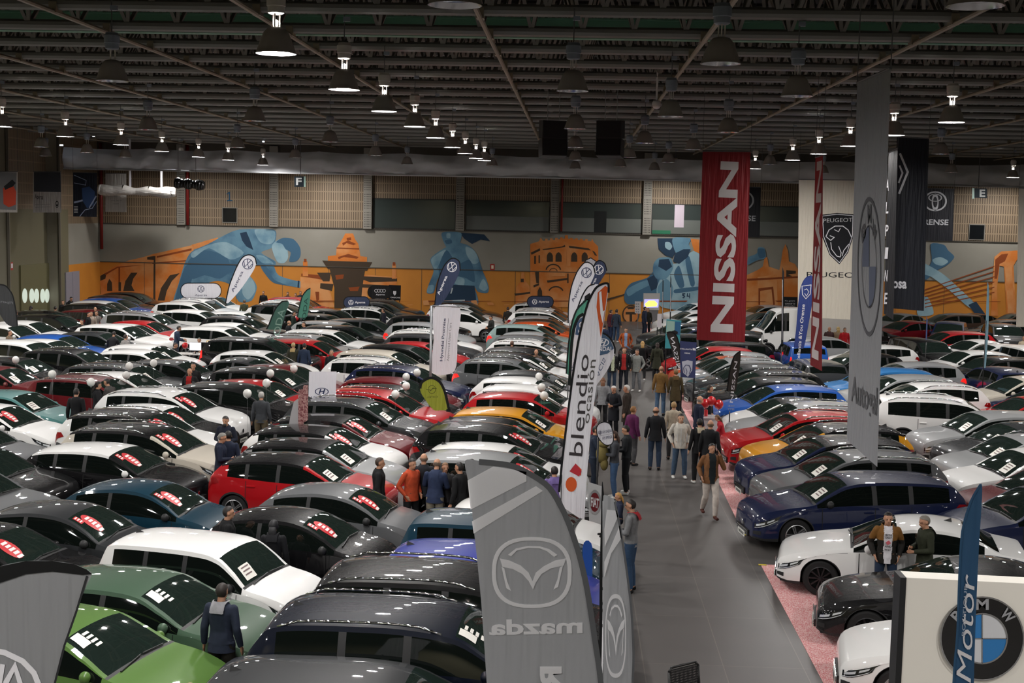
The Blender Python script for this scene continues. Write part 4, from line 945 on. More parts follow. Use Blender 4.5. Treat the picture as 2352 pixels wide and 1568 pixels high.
def ringp(cx, cy, rx, ry, wd, n=32):
    o = arc(cx, cy, rx, ry, n=n); i_ = arc(cx, cy, rx - wd, ry - wd * ry / rx, n=n)
    return [[o[k], o[k + 1], i_[k + 1], i_[k]] for k in range(n)]
_tc = {}
def text_tris(body, bold=.0, shear=0.0):
    """letter outlines of the built-in font as triangles in a unit box"""
    k = (body, bold, shear)
    if k not in _tc:
        cu = bpy.data.curves.new('lettering', 'FONT'); cu.body = body; cu.offset = bold; cu.shear = shear; cu.resolution_u = 3
        ob = bpy.data.objects.new('lettering', cu); C.objects.link(ob)
        bpy.context.view_layer.update()
        me = bpy.data.meshes.new_from_object(ob.evaluated_get(bpy.context.evaluated_depsgraph_get()))
        v = np.array([p.co[:2] for p in me.vertices]); f = [tuple(p.vertices) for p in me.polygons]
        lo, hi = v.min(0), v.max(0); v = (v - lo) / (hi - lo)
        bpy.data.objects.remove(ob); bpy.data.curves.remove(cu); bpy.data.meshes.remove(me); _tc[k] = (v, f)
    return _tc[k]
def lettering(sh, body, quad, m, bold=.0, off=.014, name='lettering', shear=0.0, parent=None):
    """quad: pixel corners for text start-top, end-top, end-bottom, start-bottom"""
    v, f = text_tris(body, bold, shear); t = Sheet(sh.root, sh.d, sh.x, quad); b = MB()
    b.add([t.loc(t.at(*t.uv(a, 1 - c), off)) for a, c in v], f)
    return b.build(name, m, parent or sh.root)
W_INK = flatm('#e6e6ea'); B_INK = flatm('#1b1c20'); N_INK = flatm('#323c5c'); G_INK = flatm('#77797c')
POLE = mat('flag_pole', '#8d8f92', .35, .7); POLEB = mat('black_flag_pole', '#151618', .4)
def pole_base(sh, px0, py0, foot_z0=0.0, r=.02, m=POLEB, base=True, top=None):
    """pole from a pixel on the flag straight down to the floor, with a flat cross base"""
    a = sh.loc(sh.at(px0, py0)); z = -sh.root.location.z
    MB().tube((a.x, a.y + .01, a.z), (a.x, a.y + .01, z + .02), r, 8).build('pole', m, sh.root, smooth=True)
    if base: MB().box((a.x, a.y + .01, z + .012), (.3, .06, .022)).box((a.x, a.y + .01, z + .03), (.06, .08, .02)).build('base', m, sh.root)
def vw(cx, cy, r, wd, ang=0):
    c, s_ = math.cos(math.radians(ang)), math.sin(math.radians(ang))
    T = lambda x, y: (cx + r * (x * c - y * s_), cy + r * (x * s_ + y * c))
    P = ringp(cx, cy, r, r, wd)
    for ln in ([(-.36, -.82), (-.02, -.12), (.02, -.12), (.36, -.82)], [(-.82, -.28), (-.38, .66), (0, -.02), (.38, .66), (.82, -.28)]):
        P += ribbon([T(*p) for p in ln], wd)
    return P
def flag(name, label, outline, d, col, edge=None, edge_pts=None, pole=None, cat='flag', group=None, edge_w=4, zmin=1.78):
    if d > 28 and pole:                                # stands in a gap between the cars; its cloth ends above the roofs
        d = free_depth(pole[0], pole[1], d)
        q = [w(x, y, d=d) for x, y in outline]; low = [k for k, v in enumerate(q) if v.z < zmin]
        if low: 
            yc = lambda x: next((y for y in np.arange(500, 1300, 1.0) if w(x, y, d=d).z < zmin), 1300)
            outline = [(x, min(y, yc(x))) for x, y in outline]
            if edge_pts: edge_pts = [(x, min(y, yc(x))) for x, y in edge_pts]
    outline = curve(outline, True)
    if edge_pts: edge_pts = curve(edge_pts)
    r = empty(name, w(outline[0][0], outline[0][1], d=d)); r.location.z = 0.0
    tag(r, label, cat, group); s = Sheet(r, d)
    s.solid('flag_cloth', outline, hexm(col))
    if edge_pts: s.print('edge_sleeve', ribbon(edge_pts, edge_w), flatm(edge or '#111214'), .012)
    if pole: pole_base(s, *pole)
    return s
# -- the two grey winged-ring flags in front -------------------------------------------------
def winged(sh, quad, m):
    t = Sheet(sh.root, sh.d, None, quad); P = []
    def sq(a0, a1, k=1.0, n=30):                          # rounded ring
        out = []
        for i in range(n + 1):
            a = math.radians(a0 + (a1 - a0) * i / n); c_, s_ = math.cos(a), math.sin(a); e = .78
            out.append((.5 + .5 * k * abs(c_) ** e * (1 if c_ > 0 else -1), .5 + .5 * k * abs(s_) ** e * (1 if s_ > 0 else -1)))
        return out
    o, i_ = sq(0, 360, 1.0, 48), sq(0, 360, .90, 48)
    P += [[o[k], o[k + 1], i_[k + 1], i_[k]] for k in range(48)]
    wing = [(.10, .30), (.22, .33), (.36, .40), (.46, .50), (.51, .62), (.55, .50), (.65, .41), (.79, .33), (.93, .30), (.90, .40), (.74, .44), (.62, .52), (.55, .64), (.515, .74), (.46, .62), (.38, .52), (.26, .45), (.13, .42)]
    P += [[wing[k], wing[k + 1], wing[16 - k], wing[17 - k]] for k in range(8)]
    P += [[(.12, .42), (.155, .44), (.19, .62), (.24, .76), (.18, .72)], [(.89, .40), (.85, .43), (.82, .60), (.77, .74), (.83, .70)]]
    P += [[(.20, .25), (.30, .16), (.45, .125), (.45, .155), (.31, .19), (.24, .27)], [(.45, .125), (.6, .13), (.72, .17), (.82, .25), (.78, .28), (.69, .20), (.6, .16), (.45, .155)]]
    sh.print('ring_emblem', [t.U(p) for p in P], m)
MZ = cloth('grey_flag_cloth', '#b9bbbe', .45); MZL = cloth('pale_flag_print', '#fdfdff', .45, False)
_M['cloth_mz'] = MZ
OUT = [(1068, 1058), (1100, 1058), (1170, 1066), (1215, 1085), (1262, 1118), (1300, 1180), (1330, 1260), (1352, 1350), (1370, 1460), (1385, 1568), (1402, 1800), (1405, 1950), (1150, 1950), (1134, 1800), (1118, 1568), (1105, 1380), (1090, 1230), (1076, 1110)]
s = flag('feather_flag', 'large grey feather flag with winged ring emblem and mirrored brand lettering', OUT, 9.0, 'mz', '#5b5d60', [(1100, 1060), (1170, 1068), (1215, 1087), (1262, 1120), (1298, 1182), (1327, 1262), (1348, 1350), (1365, 1460), (1380, 1568), (1396, 1800), (1400, 1950)], (1402, 1930), edge_w=13)
s.print('pale_stripes', [[(1074, 1103), (1133, 1071), (1209, 1083), (1209, 1105), (1081, 1170)], [(1084, 1197), (1231, 1116), (1247, 1127), (1088, 1225)]], MZL, .012)
winged(s, [(1130, 1233), (1313, 1233), (1313, 1396), (1130, 1396)], MZL)
lettering(s, 'mazda', [(1338, 1418), (1123, 1423), (1124, 1459), (1338, 1454)], MZL, .03)
lettering(s, 'R', [(1240, 1530), (1240, 1590), (1290, 1590), (1290, 1530)], MZL, .04)
OUT = [(1386, 1138), (1400, 1140), (1412, 1150), (1425, 1210), (1440, 1300), (1452, 1400), (1457, 1500), (1455, 1568), (1450, 1750), (1392, 1750), (1386, 1568), (1385, 1400), (1384, 1250)]
s = flag('feather_flag', 'second grey winged-ring flag seen nearly edge on behind the large one', OUT, 11.5, 'mz', '#5b5d60', [(1412, 1152), (1424, 1210), (1438, 1300), (1450, 1400), (1455, 1500), (1453, 1568)], (1446, 1740), edge_w=5)
s.print('pale_stripes', [[(1388, 1215), (1394, 1170), (1416, 1172), (1420, 1185), (1389, 1255)], [(1388, 1290), (1424, 1205), (1428, 1235), (1404, 1270), (1388, 1325)]], MZL, .012)
winged(s, [(1390, 1364), (1438, 1364), (1438, 1556), (1390, 1556)], MZL)
OUT = [(1383, 1105), (1388, 1150), (1387, 1400), (1384, 1568), (1383, 1700), (1374, 1700), (1376, 1568), (1377, 1350), (1380, 1200)]
s = flag('feather_flag', 'thin black and white flag edge on between the two grey winged flags', OUT, 12.6, '#17181b', pole=(1379, 1690))
s.print('white_band', [[(1384, 1150), (1388, 1150), (1387, 1400), (1384, 1560), (1381, 1560), (1384, 1400)]], W_INK)
lettering(s, 'ISUTOM', [(1382, 1440), (1386, 1190), (1388, 1190), (1384, 1440)], B_INK, off=.02)
# -- tall white flag with orange cap -----------------------------------------------------------
OUT = [(1368, 660), (1384, 650), (1397, 650), (1397, 668), (1390, 720), (1382, 775), (1374, 850), (1364, 930), (1354, 1020), (1347, 1110), (1342, 1200), (1338, 1255), (1326, 1240), (1310, 1200), (1290, 1150), (1284, 1130), (1291, 1060), (1303, 960), (1316, 860), (1331, 770), (1350, 695)]
s = flag('feather_flag', 'tall white feather flag with orange cap beside the walkway', OUT, 26.4, '#f0f0f4', '#101114', [(1284, 1130), (1291, 1060), (1303, 960), (1316, 860), (1331, 770), (1350, 697), (1368, 662), (1384, 652), (1397, 652), (1398, 672)], (1290, 1090), edge_w=5)
s.print('orange_cap', [[(1373, 672), (1390, 656), (1396, 660), (1388, 725), (1380, 775), (1376, 745), (1370, 705)]], flatm('#cc5a28'), .013)
s.print('white_slash', [[(1376, 672), (1381, 668), (1385, 715), (1389, 712), (1384, 742), (1379, 720)]], W_INK, .02)
lettering(s, 'blendio', [(1307, 1045), (1330, 814), (1353, 814), (1338, 1048)], flatm('#3a3638'), .0)
lettering(s, 'ocasión', [(1340, 972), (1353, 826), (1369, 826), (1353, 972)], flatm('#55534f'), .0)
s.print('orange_mark', [arc(1312, 1112, 13, 17, n=16)[:-1], [(1322, 1064), (1336, 1078), (1334, 1092), (1318, 1084)]], flatm('#cf5a2a'))
s.print('red_mark', [[(1308, 1082), (1322, 1064), (1336, 1082), (1330, 1094)]], flatm('#b5303a'), .02)
# -- flags standing behind it ----------------------------------------------------------------
OUT = [(1330, 900), (1338, 858), (1345, 800), (1352, 770), (1362, 764), (1385, 764), (1402, 776), (1412, 798), (1412, 812), (1395, 850), (1372, 882), (1360, 900)]
s = flag('teardrop_flag', 'teardrop flag with blue cap and oval slanted letter emblem by walkway', OUT, 34.5, '#eeeef3', '#101114', [(1362, 765), (1385, 765), (1402, 777), (1412, 798), (1412, 812)], (1352, 890), edge_w=4)
s.print('blue_cap', [[(1352, 772), (1362, 766), (1385, 766), (1401, 778), (1410, 800), (1395, 812), (1372, 817), (1345, 815)]], flatm('#48607c'), .012)
s.print('oval_emblem', ringp(1385, 786, 14, 9, 2.5) + ribbon([(1378, 792), (1384, 780)], 3) + ribbon([(1386, 793), (1392, 780)], 3) + ribbon([(1381, 787), (1389, 785)], 2.5), W_INK)
lettering(s, 'HYUNDAI', [(1348, 796), (1404, 796), (1404, 806), (1348, 806)], W_INK, .02)
lettering(s, 'ACIS', [(1375, 868), (1392, 826), (1386, 820), (1366, 862)], flatm('#53617c'))
OUT = [(1310, 882), (1314, 800), (1320, 755), (1330, 728), (1342, 722), (1352, 730), (1345, 790), (1330, 880)]
s = flag('feather_flag', 'narrow white flag with blue cap in dark edging behind white orange one', OUT, 38.6, '#eeeef3', '#121c1c', [(1308, 884), (1312, 800), (1318, 755), (1329, 728), (1341, 721)], (1314, 870), edge_w=7)
s.print('blue_cap', [[(1321, 768), (1325, 742), (1333, 731), (1343, 726), (1350, 734), (1344, 768), (1330, 770)]], flatm('#41597a'), .013)
s.print('oval_emblem', ringp(1336, 746, 6, 7, 1.5) + ribbon([(1333, 751), (1335, 741)], 1.6) + ribbon([(1337, 751), (1339, 741)], 1.6), W_INK, .02)
lettering(s, 'HYU', [(1328, 757), (1343, 757), (1343, 764), (1328, 764)], W_INK, .02, off=.02)
lettering(s, 'HYUPERSA', [(1311, 850), (1330, 790), (1336, 793), (1318, 852)], N_INK, off=.02)
OUT = [(1302, 884), (1306, 800), (1314, 745), (1326, 712), (1346, 690), (1352, 692), (1340, 720), (1325, 760), (1316, 820), (1310, 884)]
s = flag('feather_flag', 'thin mint green feather flag behind the narrow white one', OUT, 43.4, '#5fae96', '#15201f', [(1301, 884), (1305, 800), (1313, 745), (1325, 711), (1346, 689)], (1305, 875), edge_w=4)
OUT = [(1316, 760), (1324, 720), (1338, 680), (1352, 658), (1366, 652), (1378, 657), (1372, 690), (1352, 740), (1335, 790), (1318, 790)]
s = flag('feather_flag', 'white feather flag with black slashed S emblem near the walkway', OUT, 50.6, '#eeeef3', '#101114', [(1316, 762), (1323, 720), (1337, 680), (1351, 658), (1366, 652)], (1321, 780), edge_w=3)
s.print('slashed_emblem', [[(1343, 680), (1355, 672), (1356, 678), (1349, 690), (1342, 690)], [(1347, 694), (1354, 680), (1361, 674), (1362, 680), (1354, 696)]], B_INK)
s.print('green_patch', [[(1332, 704), (1340, 690), (1352, 686), (1348, 700), (1336, 715)]], flatm('#3d7d6c'))
lettering(s, 'Apersa', [(1330, 770), (1344, 720), (1349, 722), (1335, 772)], G_INK)
VWB = '#3d4867'
OUT = [(1306, 742), (1307, 700), (1313, 660), (1326, 625), (1340, 606), (1350, 603), (1362, 611), (1366, 628), (1356, 652), (1330, 700), (1309, 742)]
s = flag('feather_flag', 'white flag with round two-letter emblem highest in the walkway cluster', OUT, 61.5, '#eeeef3', '#101114', [(1305, 742), (1306, 700), (1312, 660), (1325, 625), (1340, 605), (1350, 602), (1362, 610), (1367, 628)], (1309, 735), edge_w=2.6)
s.print('round_emblem', vw(1347, 626, 12, 1.6, 18), N_INK)
lettering(s, 'Apersa', [(1311, 692), (1333, 644), (1341, 648), (1319, 695)], N_INK)
OUT = [(1352, 690), (1356, 660), (1362, 620), (1370, 602), (1378, 598), (1389, 606), (1393, 622), (1380, 645), (1366, 668), (1356, 690)]
s = flag('feather_flag', 'navy flag with round two-letter emblem behind white one by the walkway', OUT, 67, VWB, '#101114', [(1360, 622), (1368, 603), (1378, 598), (1389, 605), (1394, 622)], (1354, 685), edge_w=2.4)
s.print('round_emblem', vw(1375, 619, 11.5, 1.6, 18), W_INK)
lettering(s, 'Apersa', [(1350, 672), (1366, 637), (1372, 640), (1357, 674)], W_INK, .02)
OUT = [(1340, 640), (1338, 612), (1346, 597), (1357, 593), (1368, 600), (1364, 640)]
s = flag('feather_flag', 'white flag top peeping out behind the round emblem flags by walkway', OUT, 69, '#c8c6cc', '#101114', [(1338, 612), (1346, 597), (1357, 592), (1369, 600)], (1345, 635), edge_w=2)
OUT = [(997, 740), (998, 705), (1006, 650), (1020, 612), (1034, 596), (1044, 594), (1054, 602), (1056, 622), (1044, 650), (1020, 690), (1002, 740)]
s = flag('feather_flag', 'navy feather flag with round emblem before the painted runner', OUT, 70.5, VWB, '#0e0f12', [(997, 740), (998, 705), (1005, 650), (1019, 612), (1034, 595), (1044, 593), (1055, 601), (1057, 622)], (999, 735), edge_w=2.6)
s.print('round_emblem', vw(1038, 613, 11.5, 1.6, 18), W_INK)
lettering(s, 'Apersa', [(1003, 676), (1022, 632), (1030, 635), (1011, 678)], W_INK, .02)
OUT = [(517, 740), (518, 705), (528, 655), (545, 612), (558, 592), (572, 586), (584, 592), (588, 606), (580, 625), (550, 668), (524, 708), (520, 740)]
s = flag('feather_flag', 'white feather flag with round emblem before the painted crouching athlete', OUT, 70, '#eeeef3', '#0e0f12', [(517, 740), (518, 705), (527, 655), (544, 612), (557, 591), (572, 585), (585, 591), (589, 606)], (518.5, 735), edge_w=2.6)
s.print('round_emblem', vw(569, 606, 12.5, 1.6, 18), N_INK)
lettering(s, 'Apersa', [(530, 669), (553, 621), (561, 625), (538, 672)], N_INK)
SK = '#4d7d70'
OUT = [(613, 778), (620, 742), (632, 712), (648, 694), (661, 692), (664, 697), (655, 722), (648, 748), (644, 778)]
s = flag('feather_flag', 'broad green feather flag, nearer of the two green ones', OUT, 55.5, SK, '#131a19', [(612, 778), (619, 742), (631, 712), (647, 693), (661, 691)], (615, 772), edge_w=3)
lettering(s, 'SKODA', [(620, 800), (640, 708), (655, 712), (636, 800)], flatm('#7fa89a'))
OUT = [(683, 756), (686, 712), (694, 682), (705, 667), (713, 663), (712, 690), (706, 725), (701, 756)]
s = flag('feather_flag', 'slim mint green feather flag, farther of the two green ones', OUT, 62, '#5c9f8b', '#131a19', [(683, 756), (686, 712), (694, 681), (705, 666), (713, 662)], (684.5, 750), edge_w=2.6)
lettering(s, 'SKODA', [(690, 760), (699, 684), (708, 684), (699, 760)], flatm('#2c5048'))
# yellow-green teardrop
OUT = [(1024, 1004), (1012, 996), (998, 960), (984, 928), (967, 902), (965, 888), (972, 876), (985, 869), (998, 870), (1012, 880), (1022, 900), (1029, 935), (1031, 975)]
s = flag('teardrop_flag', 'yellow-green teardrop flag with lightning ring emblem beside red crossover', OUT, 33.2, '#a9ad3a', '#121212', [(965, 892), (967, 880), (975, 873), (986, 868), (998, 869), (1012, 879), (1022, 900), (1030, 935), (1032, 975), (1025, 1004)], (1024, 1000), edge_w=6)
s.print('lightning_emblem', ringp(992, 894, 9, 10, 1.3) + ribbon([(979, 894), (991, 896)], 1.6) + ribbon([(992, 892), (1003, 892)], 1.6) + ribbon([(988, 898), (996, 890)], 1.6), flatm('#5d6122'))
lettering(s, 'OPEL', [(1006, 909), (979, 910), (979, 914), (1006, 913)], flatm('#5d6122'))
# white rectangular banner on a pole
s = flag('pole_banner', 'white hanging banner with vertical navy lettering on a grey pole', [(998, 706), (1056, 706), (1051, 780), (1044, 852), (993, 855), (996, 780)], free_depth(990, 703, 41.0, .06), '#eeeef3')
a = s.loc(s.at(991, 702)); b_ = s.loc(s.at(986, 1008)); MB().tube(a, (a.x, a.y, 0.02), .04, 10).tube(a, s.loc(s.at(1057, 705)), .018, 8).box((a.x, a.y, .02), (.3, .12, .04)).build('pole', POLE, s.root, smooth=True)
lettering(s, 'Hyundai Promise', [(1010, 829), (1018, 731), (1026, 731), (1018, 829)], N_INK, .012)
lettering(s, 'Approved Used Cars', [(1026, 829), (1032, 741), (1039, 741), (1032, 829)], G_INK)
s.print('rule_line', ribbon([(1022, 829), (1030, 731)], .8), G_INK)
s = flag('pole_banner', 'small white banner with navy slanted letter emblem among the hatchbacks', [(710, 853), (773, 853), (771, 926), (708, 926)], 37.3, '#eeeef3', pole=(740, 924, 0, .03, POLE), zmin=1.3)
s.print('oval_emblem', ringp(739, 899, 16, 8.5, 2.2) + ribbon([(733, 904), (737, 893)], 3) + ribbon([(742, 905), (746, 893)], 3) + ribbon([(735, 899.5), (744, 898)], 2.4), N_INK)
lettering(s, 'HYUNDAI', [(715, 910), (763, 910), (763, 918), (715, 918)], N_INK, .02)
# oval pop-up signs
def oval(label, x0, y0, x1, y1, d, col, ink, txt, emb, edge='#111111'):
    cx, cy, rx, ry = (x0 + x1) / 2, (y0 + y1) / 2, (x1 - x0) / 2, (y1 - y0) / 2
    pts = []
    for q, a0 in (((1, -1), -90), ((1, 1), 0), ((-1, 1), 90), ((-1, -1), 180)):
        k = min(rx, ry) * .95
        for i in range(7): a = math.radians(a0 + 15 * i); pts.append((cx + q[0] * (rx - k) + k * math.cos(a), cy + q[1] * (ry - k) + k * math.sin(a)))
    d = free_depth(cx - rx * .5, y1 - 1, d, .05)
    r = empty('oval_sign', w(cx, cy, d=d)); r.location.z = 0; tag(r, label, 'sign'); s = Sheet(r, d)
    s.solid('sign_panel', pts, hexm(col)); s.print('edge_trim', ribbon(pts, 1.8, True), flatm('#101114'), .012)
    if emb == 'vw_top': s.print('round_emblem', vw(cx, cy - 4, 8, 1.1), ink); lettering(s, txt, [(cx - 14, cy + 8), (cx + 14, cy + 8), (cx + 14, cy + 13), (cx - 14, cy + 13)], ink)
    elif emb == 'vw': s.print('round_emblem', vw(cx - 13, cy, 6, 1.1), ink); lettering(s, txt, [(cx - 4, cy - 3), (cx + 20, cy - 3), (cx + 20, cy + 3.5), (cx - 4, cy + 3.5)], ink, .02)
    else: s.print('four_rings', sum((ringp(cx - 9 + 6 * k, cy - 3, 4, 4, 1) for k in range(4)), []), ink); lettering(s, txt, [(cx - 10, cy + 4), (cx + 11, cy + 4), (cx + 11, cy + 8.5), (cx - 10, cy + 8.5)], ink, .02)
    for q in (-.5, .5):
        a = s.loc(s.at(cx + rx * q, y1 - 1)); MB().tube((a.x, a.y + .03, a.z), (a.x, a.y + .03, .02), .02, 6).box((a.x, a.y + .03, .015), (.2, .08, .03)).build('stand_leg', POLEB, r)
oval('white oval sign with round emblem above the far white crossovers', 415, 650, 508, 685, 75.3, '#eeeef3', N_INK, 'Apersa', 'vw_top')
oval('navy oval sign before the painted stone pillar', 789, 681, 849, 708, 74.0, VWB, W_INK, 'Apersa', 'vw')
oval('navy oval sign above the row of crossovers by the flag cluster', 1211, 680, 1271, 706, 76.2, VWB, W_INK, 'Apersa', 'vw')
oval('black oval sign with four rings beside the black crest board', 845, 656, 901, 685, 80.4, '#1a1a1c', W_INK, 'Apersa', 'rings')
def board(name, label, quad, d, col, cat='sign', th=.05, feet=True, x=None):
    r = empty(name, w(*quad[3], d=d) if x is None else w(*quad[3], x=x)); r.location.z = 0; tag(r, label, cat); s = Sheet(r, d if x is None else None, x, quad)
    s.solid('panel', quad, flatm(col) if isinstance(col, str) else col, 0, th)
    if feet:
        for k in (3, 2):
            a = s.loc(s.at(*quad[k])); a2 = s.loc(s.at(*quad[5 - k])); e = a.lerp(a2, .08); MB().box((e.x, e.y, a.z / 2), (.05, .04, a.z)).box((e.x, e.y, .012), (.08, .45, .024)).build('stand_foot', POLEB, r)
    return s
s = board('crest_board', 'black board with small crest before the far mural', [(893, 654), (921, 655), (920, 690), (892, 689)], 82.5, '#131315')
s.print('crest', [[(903, 668), (910, 668), (910, 674), (906.5, 679), (903, 674)]], W_INK, .06); lettering(s, 'PORSCHE', [(894, 681), (919, 682), (919, 685), (894, 684)], W_INK, .02, .06)
# oval shield sign of the walkway
OUT = [(1370, 982), (1376, 973), (1388, 969), (1400, 973), (1407, 988), (1409, 1010), (1404, 1020), (1392, 1022), (1381, 1014), (1372, 1000)]
s = flag('shield_sign', 'small white shield sign with black rim behind the woman holding coat', OUT, 27.6, '#eeeef3', '#101114', OUT + OUT[:1], (1374, 1004), cat='sign', edge_w=2)
s.print('oval_emblem', ringp(1378, 993, 4, 4.5, .8) + ribbon([(1376, 996), (1378, 990)], 1) + ribbon([(1378.5, 996), (1380, 990)], 1), N_INK)
lettering(s, 'HYUNDAI', [(1384, 989), (1405, 985), (1405, 992), (1384, 996)], N_INK); lettering(s, 'HYUPERSA', [(1384, 1003), (1406, 999), (1406, 1006), (1384, 1010)], N_INK); s.print('rule_line', ribbon([(1377, 1001), (1406, 995)], .6), G_INK)
# grey sign with round red emblem
s = board('emblem_sign', 'grey upright sign with round dark red emblem beside the tall white flag', [(1350, 1106), (1382, 1116), (1390, 1225), (1354, 1215)], 26.1, '#a8a9aa', th=.03)
s.print('chrome_ring', ringp(1366, 1153, 14, 28, 3), STEEL, .045); s.print('red_disc', [arc(1367, 1153, 11, 24, n=22)[:-1]], flatm('#5d141a'), .042); lettering(s, 'FIAT', [(1357, 1141), (1376, 1145), (1376, 1168), (1357, 1162)], flatm('#b9b9bb'), .03, .05)
s = board('blue_panel', 'upright royal blue panel behind the large grey winged flag', [(1338, 1258), (1341, 1246), (1346, 1241), (1352, 1241), (1358, 1247), (1361, 1258), (1360, 1392), (1340, 1380)], 21.9, '#27519b', th=.06, feet=False)
a = s.loc(s.at(1350, 1384)); MB().box((a.x, a.y, a.z / 2), (.16, .05, a.z)).box((a.x, a.y, .015), (.3, .3, .03)).build('stand_foot', POLEB, s.root)
# black mirrored and plain flags
OUT = [(1568, 880), (1566, 838), (1561, 800), (1553, 773), (1542, 763), (1531, 766), (1536, 782), (1546, 815), (1553, 850), (1558, 880)]
s = flag('feather_flag', 'dark feather flag with mirrored white lettering beside the navy roll-up', OUT, 46.5, '#37322f', '#0c0c0d', [(1531, 764), (1542, 762), (1554, 772), (1562, 800), (1567, 838), (1569, 880)], (1566, 872), edge_w=3)
lettering(s, 'NISSAN', [(1565, 848), (1548, 773), (1540, 776), (1556, 850)], W_INK)
OUT = [(1670, 948), (1671, 890), (1677, 848), (1687, 818), (1701, 807), (1700, 835), (1695, 870), (1690, 910), (1688, 950)]
s = flag('feather_flag', 'dark feather flag with white vertical lettering beside bright blue crossover', OUT, 39.6, '#3a3632', '#0c0c0d', [(1670, 948), (1671, 890), (1677, 847), (1687, 817), (1701, 806)], (1676, 945), edge_w=3)
lettering(s, 'NISSAN', [(1676, 924), (1687, 829), (1694, 830), (1683, 925)], W_INK)
lettering(s, 'GRAND', [(1672, 930), (1687, 930), (1687, 934), (1672, 934)], flatm('#a9a9a9'), off=.02); lettering(s, 'ROMER', [(1672, 937), (1687, 937), (1687, 942), (1672, 942)], flatm('#a9a9a9'), off=.02)
OUT = [(1827, 838), (1824, 815), (1829, 760), (1834, 700), (1840, 660), (1850, 640), (1864, 633), (1868, 640), (1866, 690), (1858, 740), (1846, 800), (1834, 838)]
s = flag('feather_flag', 'royal blue feather flag with white shield crest and vertical lettering', OUT, 51.5, '#3c4f95', '#2f3f7d', [(1824, 830), (1829, 760), (1834, 700), (1840, 659), (1850, 639), (1864, 632)], (1829, 832), edge_w=2)
s.print('shield_crest', ribbon([(1842, 657), (1863, 654), (1861, 675), (1851, 686), (1843, 676)], 1.4, True) + ribbon([(1847, 666), (1853, 663), (1858, 670), (1852, 680), (1848, 673)], 1.2), W_INK)
lettering(s, 'Stellantis &You Orense', [(1829, 833), (1841, 698), (1849, 699), (1836, 834)], W_INK, .01)
s = board('roll_up_banner', 'navy roll-up banner with white lion shield beside the walkway carpet', [(1562, 783), (1600, 786), (1597, 868), (1563, 866)], 45.6, '#3a4167')
s.print('lion_shield', [[(1566, 830), (1579, 827), (1591, 829), (1590, 850), (1580, 865), (1569, 856)]], flatm('#b9bbc8'), .06); s.print('lion', ribbon([(1572, 856), (1570, 845), (1575, 838), (1583, 839), (1587, 848), (1583, 858)], 1.5) + ribbon([(1575, 845), (1578, 852), (1577, 860)], 1.2), flatm('#3a4167'), .07)
lettering(s, 'STELLANTIS', [(1562, 799), (1590, 801), (1590, 804), (1562, 802)], W_INK, .02, .06); s.print('white_tab', [[(1591, 799), (1598, 800), (1598, 805), (1591, 804)]], W_INK, .06); lettering(s, 'ORENSE', [(1572, 809), (1585, 810), (1585, 813), (1572, 812)], W_INK, .02, .06)
s = board('roll_up_banner', 'teal roll-up banner with dark car photo beside the far carpet', [(1531, 733), (1565, 736), (1560, 800), (1527, 800)], 53.5, '#3e8f98')
s.print('pale_sky', [[(1532, 736), (1550, 738), (1549, 765), (1530, 766)]], flatm('#8fb0a6'), .06); s.print('deep_blue', [[(1551, 738), (1564, 739), (1561, 770), (1549, 766)]], flatm('#2f5f86'), .06); s.print('car_picture', [[(1543, 760), (1550, 758), (1557, 762), (1556, 768), (1544, 766)]], B_INK, .07)
s = board('price_board', 'white standing price board beside the far end of carpet', [(1458, 692), (1472, 692), (1472, 720), (1458, 719)], 80, '#c9c6c8', feet=False)
MB().box((.2, 0, .5), (.04, .04, 1.3)).box((.2, 0, .012), (.4, .3, .024)).build('stand', POLE, s.root); s.print('rows', [[(1460 + 5 * i, 697 + 6 * j), (1463 + 5 * i, 697 + 6 * j), (1463 + 5 * i, 699 + 6 * j), (1460 + 5 * i, 699 + 6 * j)] for i in range(2) for j in range(4)], G_INK, .06)
s = board('price_board', 'white price board leaning before the far white crossover', [(1510, 720), (1520, 720), (1519, 752), (1509, 751)], 66, '#c9c3c6', feet=True)
s = board('display_screen', 'lit screen showing a yellow car at the walkway end', [(1478, 673), (1516, 673), (1514, 712), (1477, 711)], 81, '#c9c9c6', feet=False)
s.print('lit_picture', [[(1480, 687), (1513, 687), (1512, 706), (1479, 706)]], mat('screen_lilac', '#8f8ac8', .3, emit=.8), .06); s.print('car_picture', [[(1481, 698), (1490, 690), (1503, 690), (1510, 697), (1508, 703), (1484, 705)]], mat('screen_yellow', '#e8cf5a', .3, emit=1.0), .07)
MB().box((.5, .1, .6), (.9, .1, 1.2)).build('stand', POLE, s.root)
s = board('notice_board', 'black notice board with three white text lines before the mural', [(1798, 681), (1832, 682), (1830, 716), (1797, 716)], 85.7, '#191a1b')
for k, t in enumerate(('Nos gustaría', 'conocer tu', 'opinión')): lettering(s, t, [(1803, 689 + 6 * k), (1826, 689 + 6 * k), (1826, 693 + 6 * k), (1803, 693 + 6 * k)], W_INK, .0, .06)
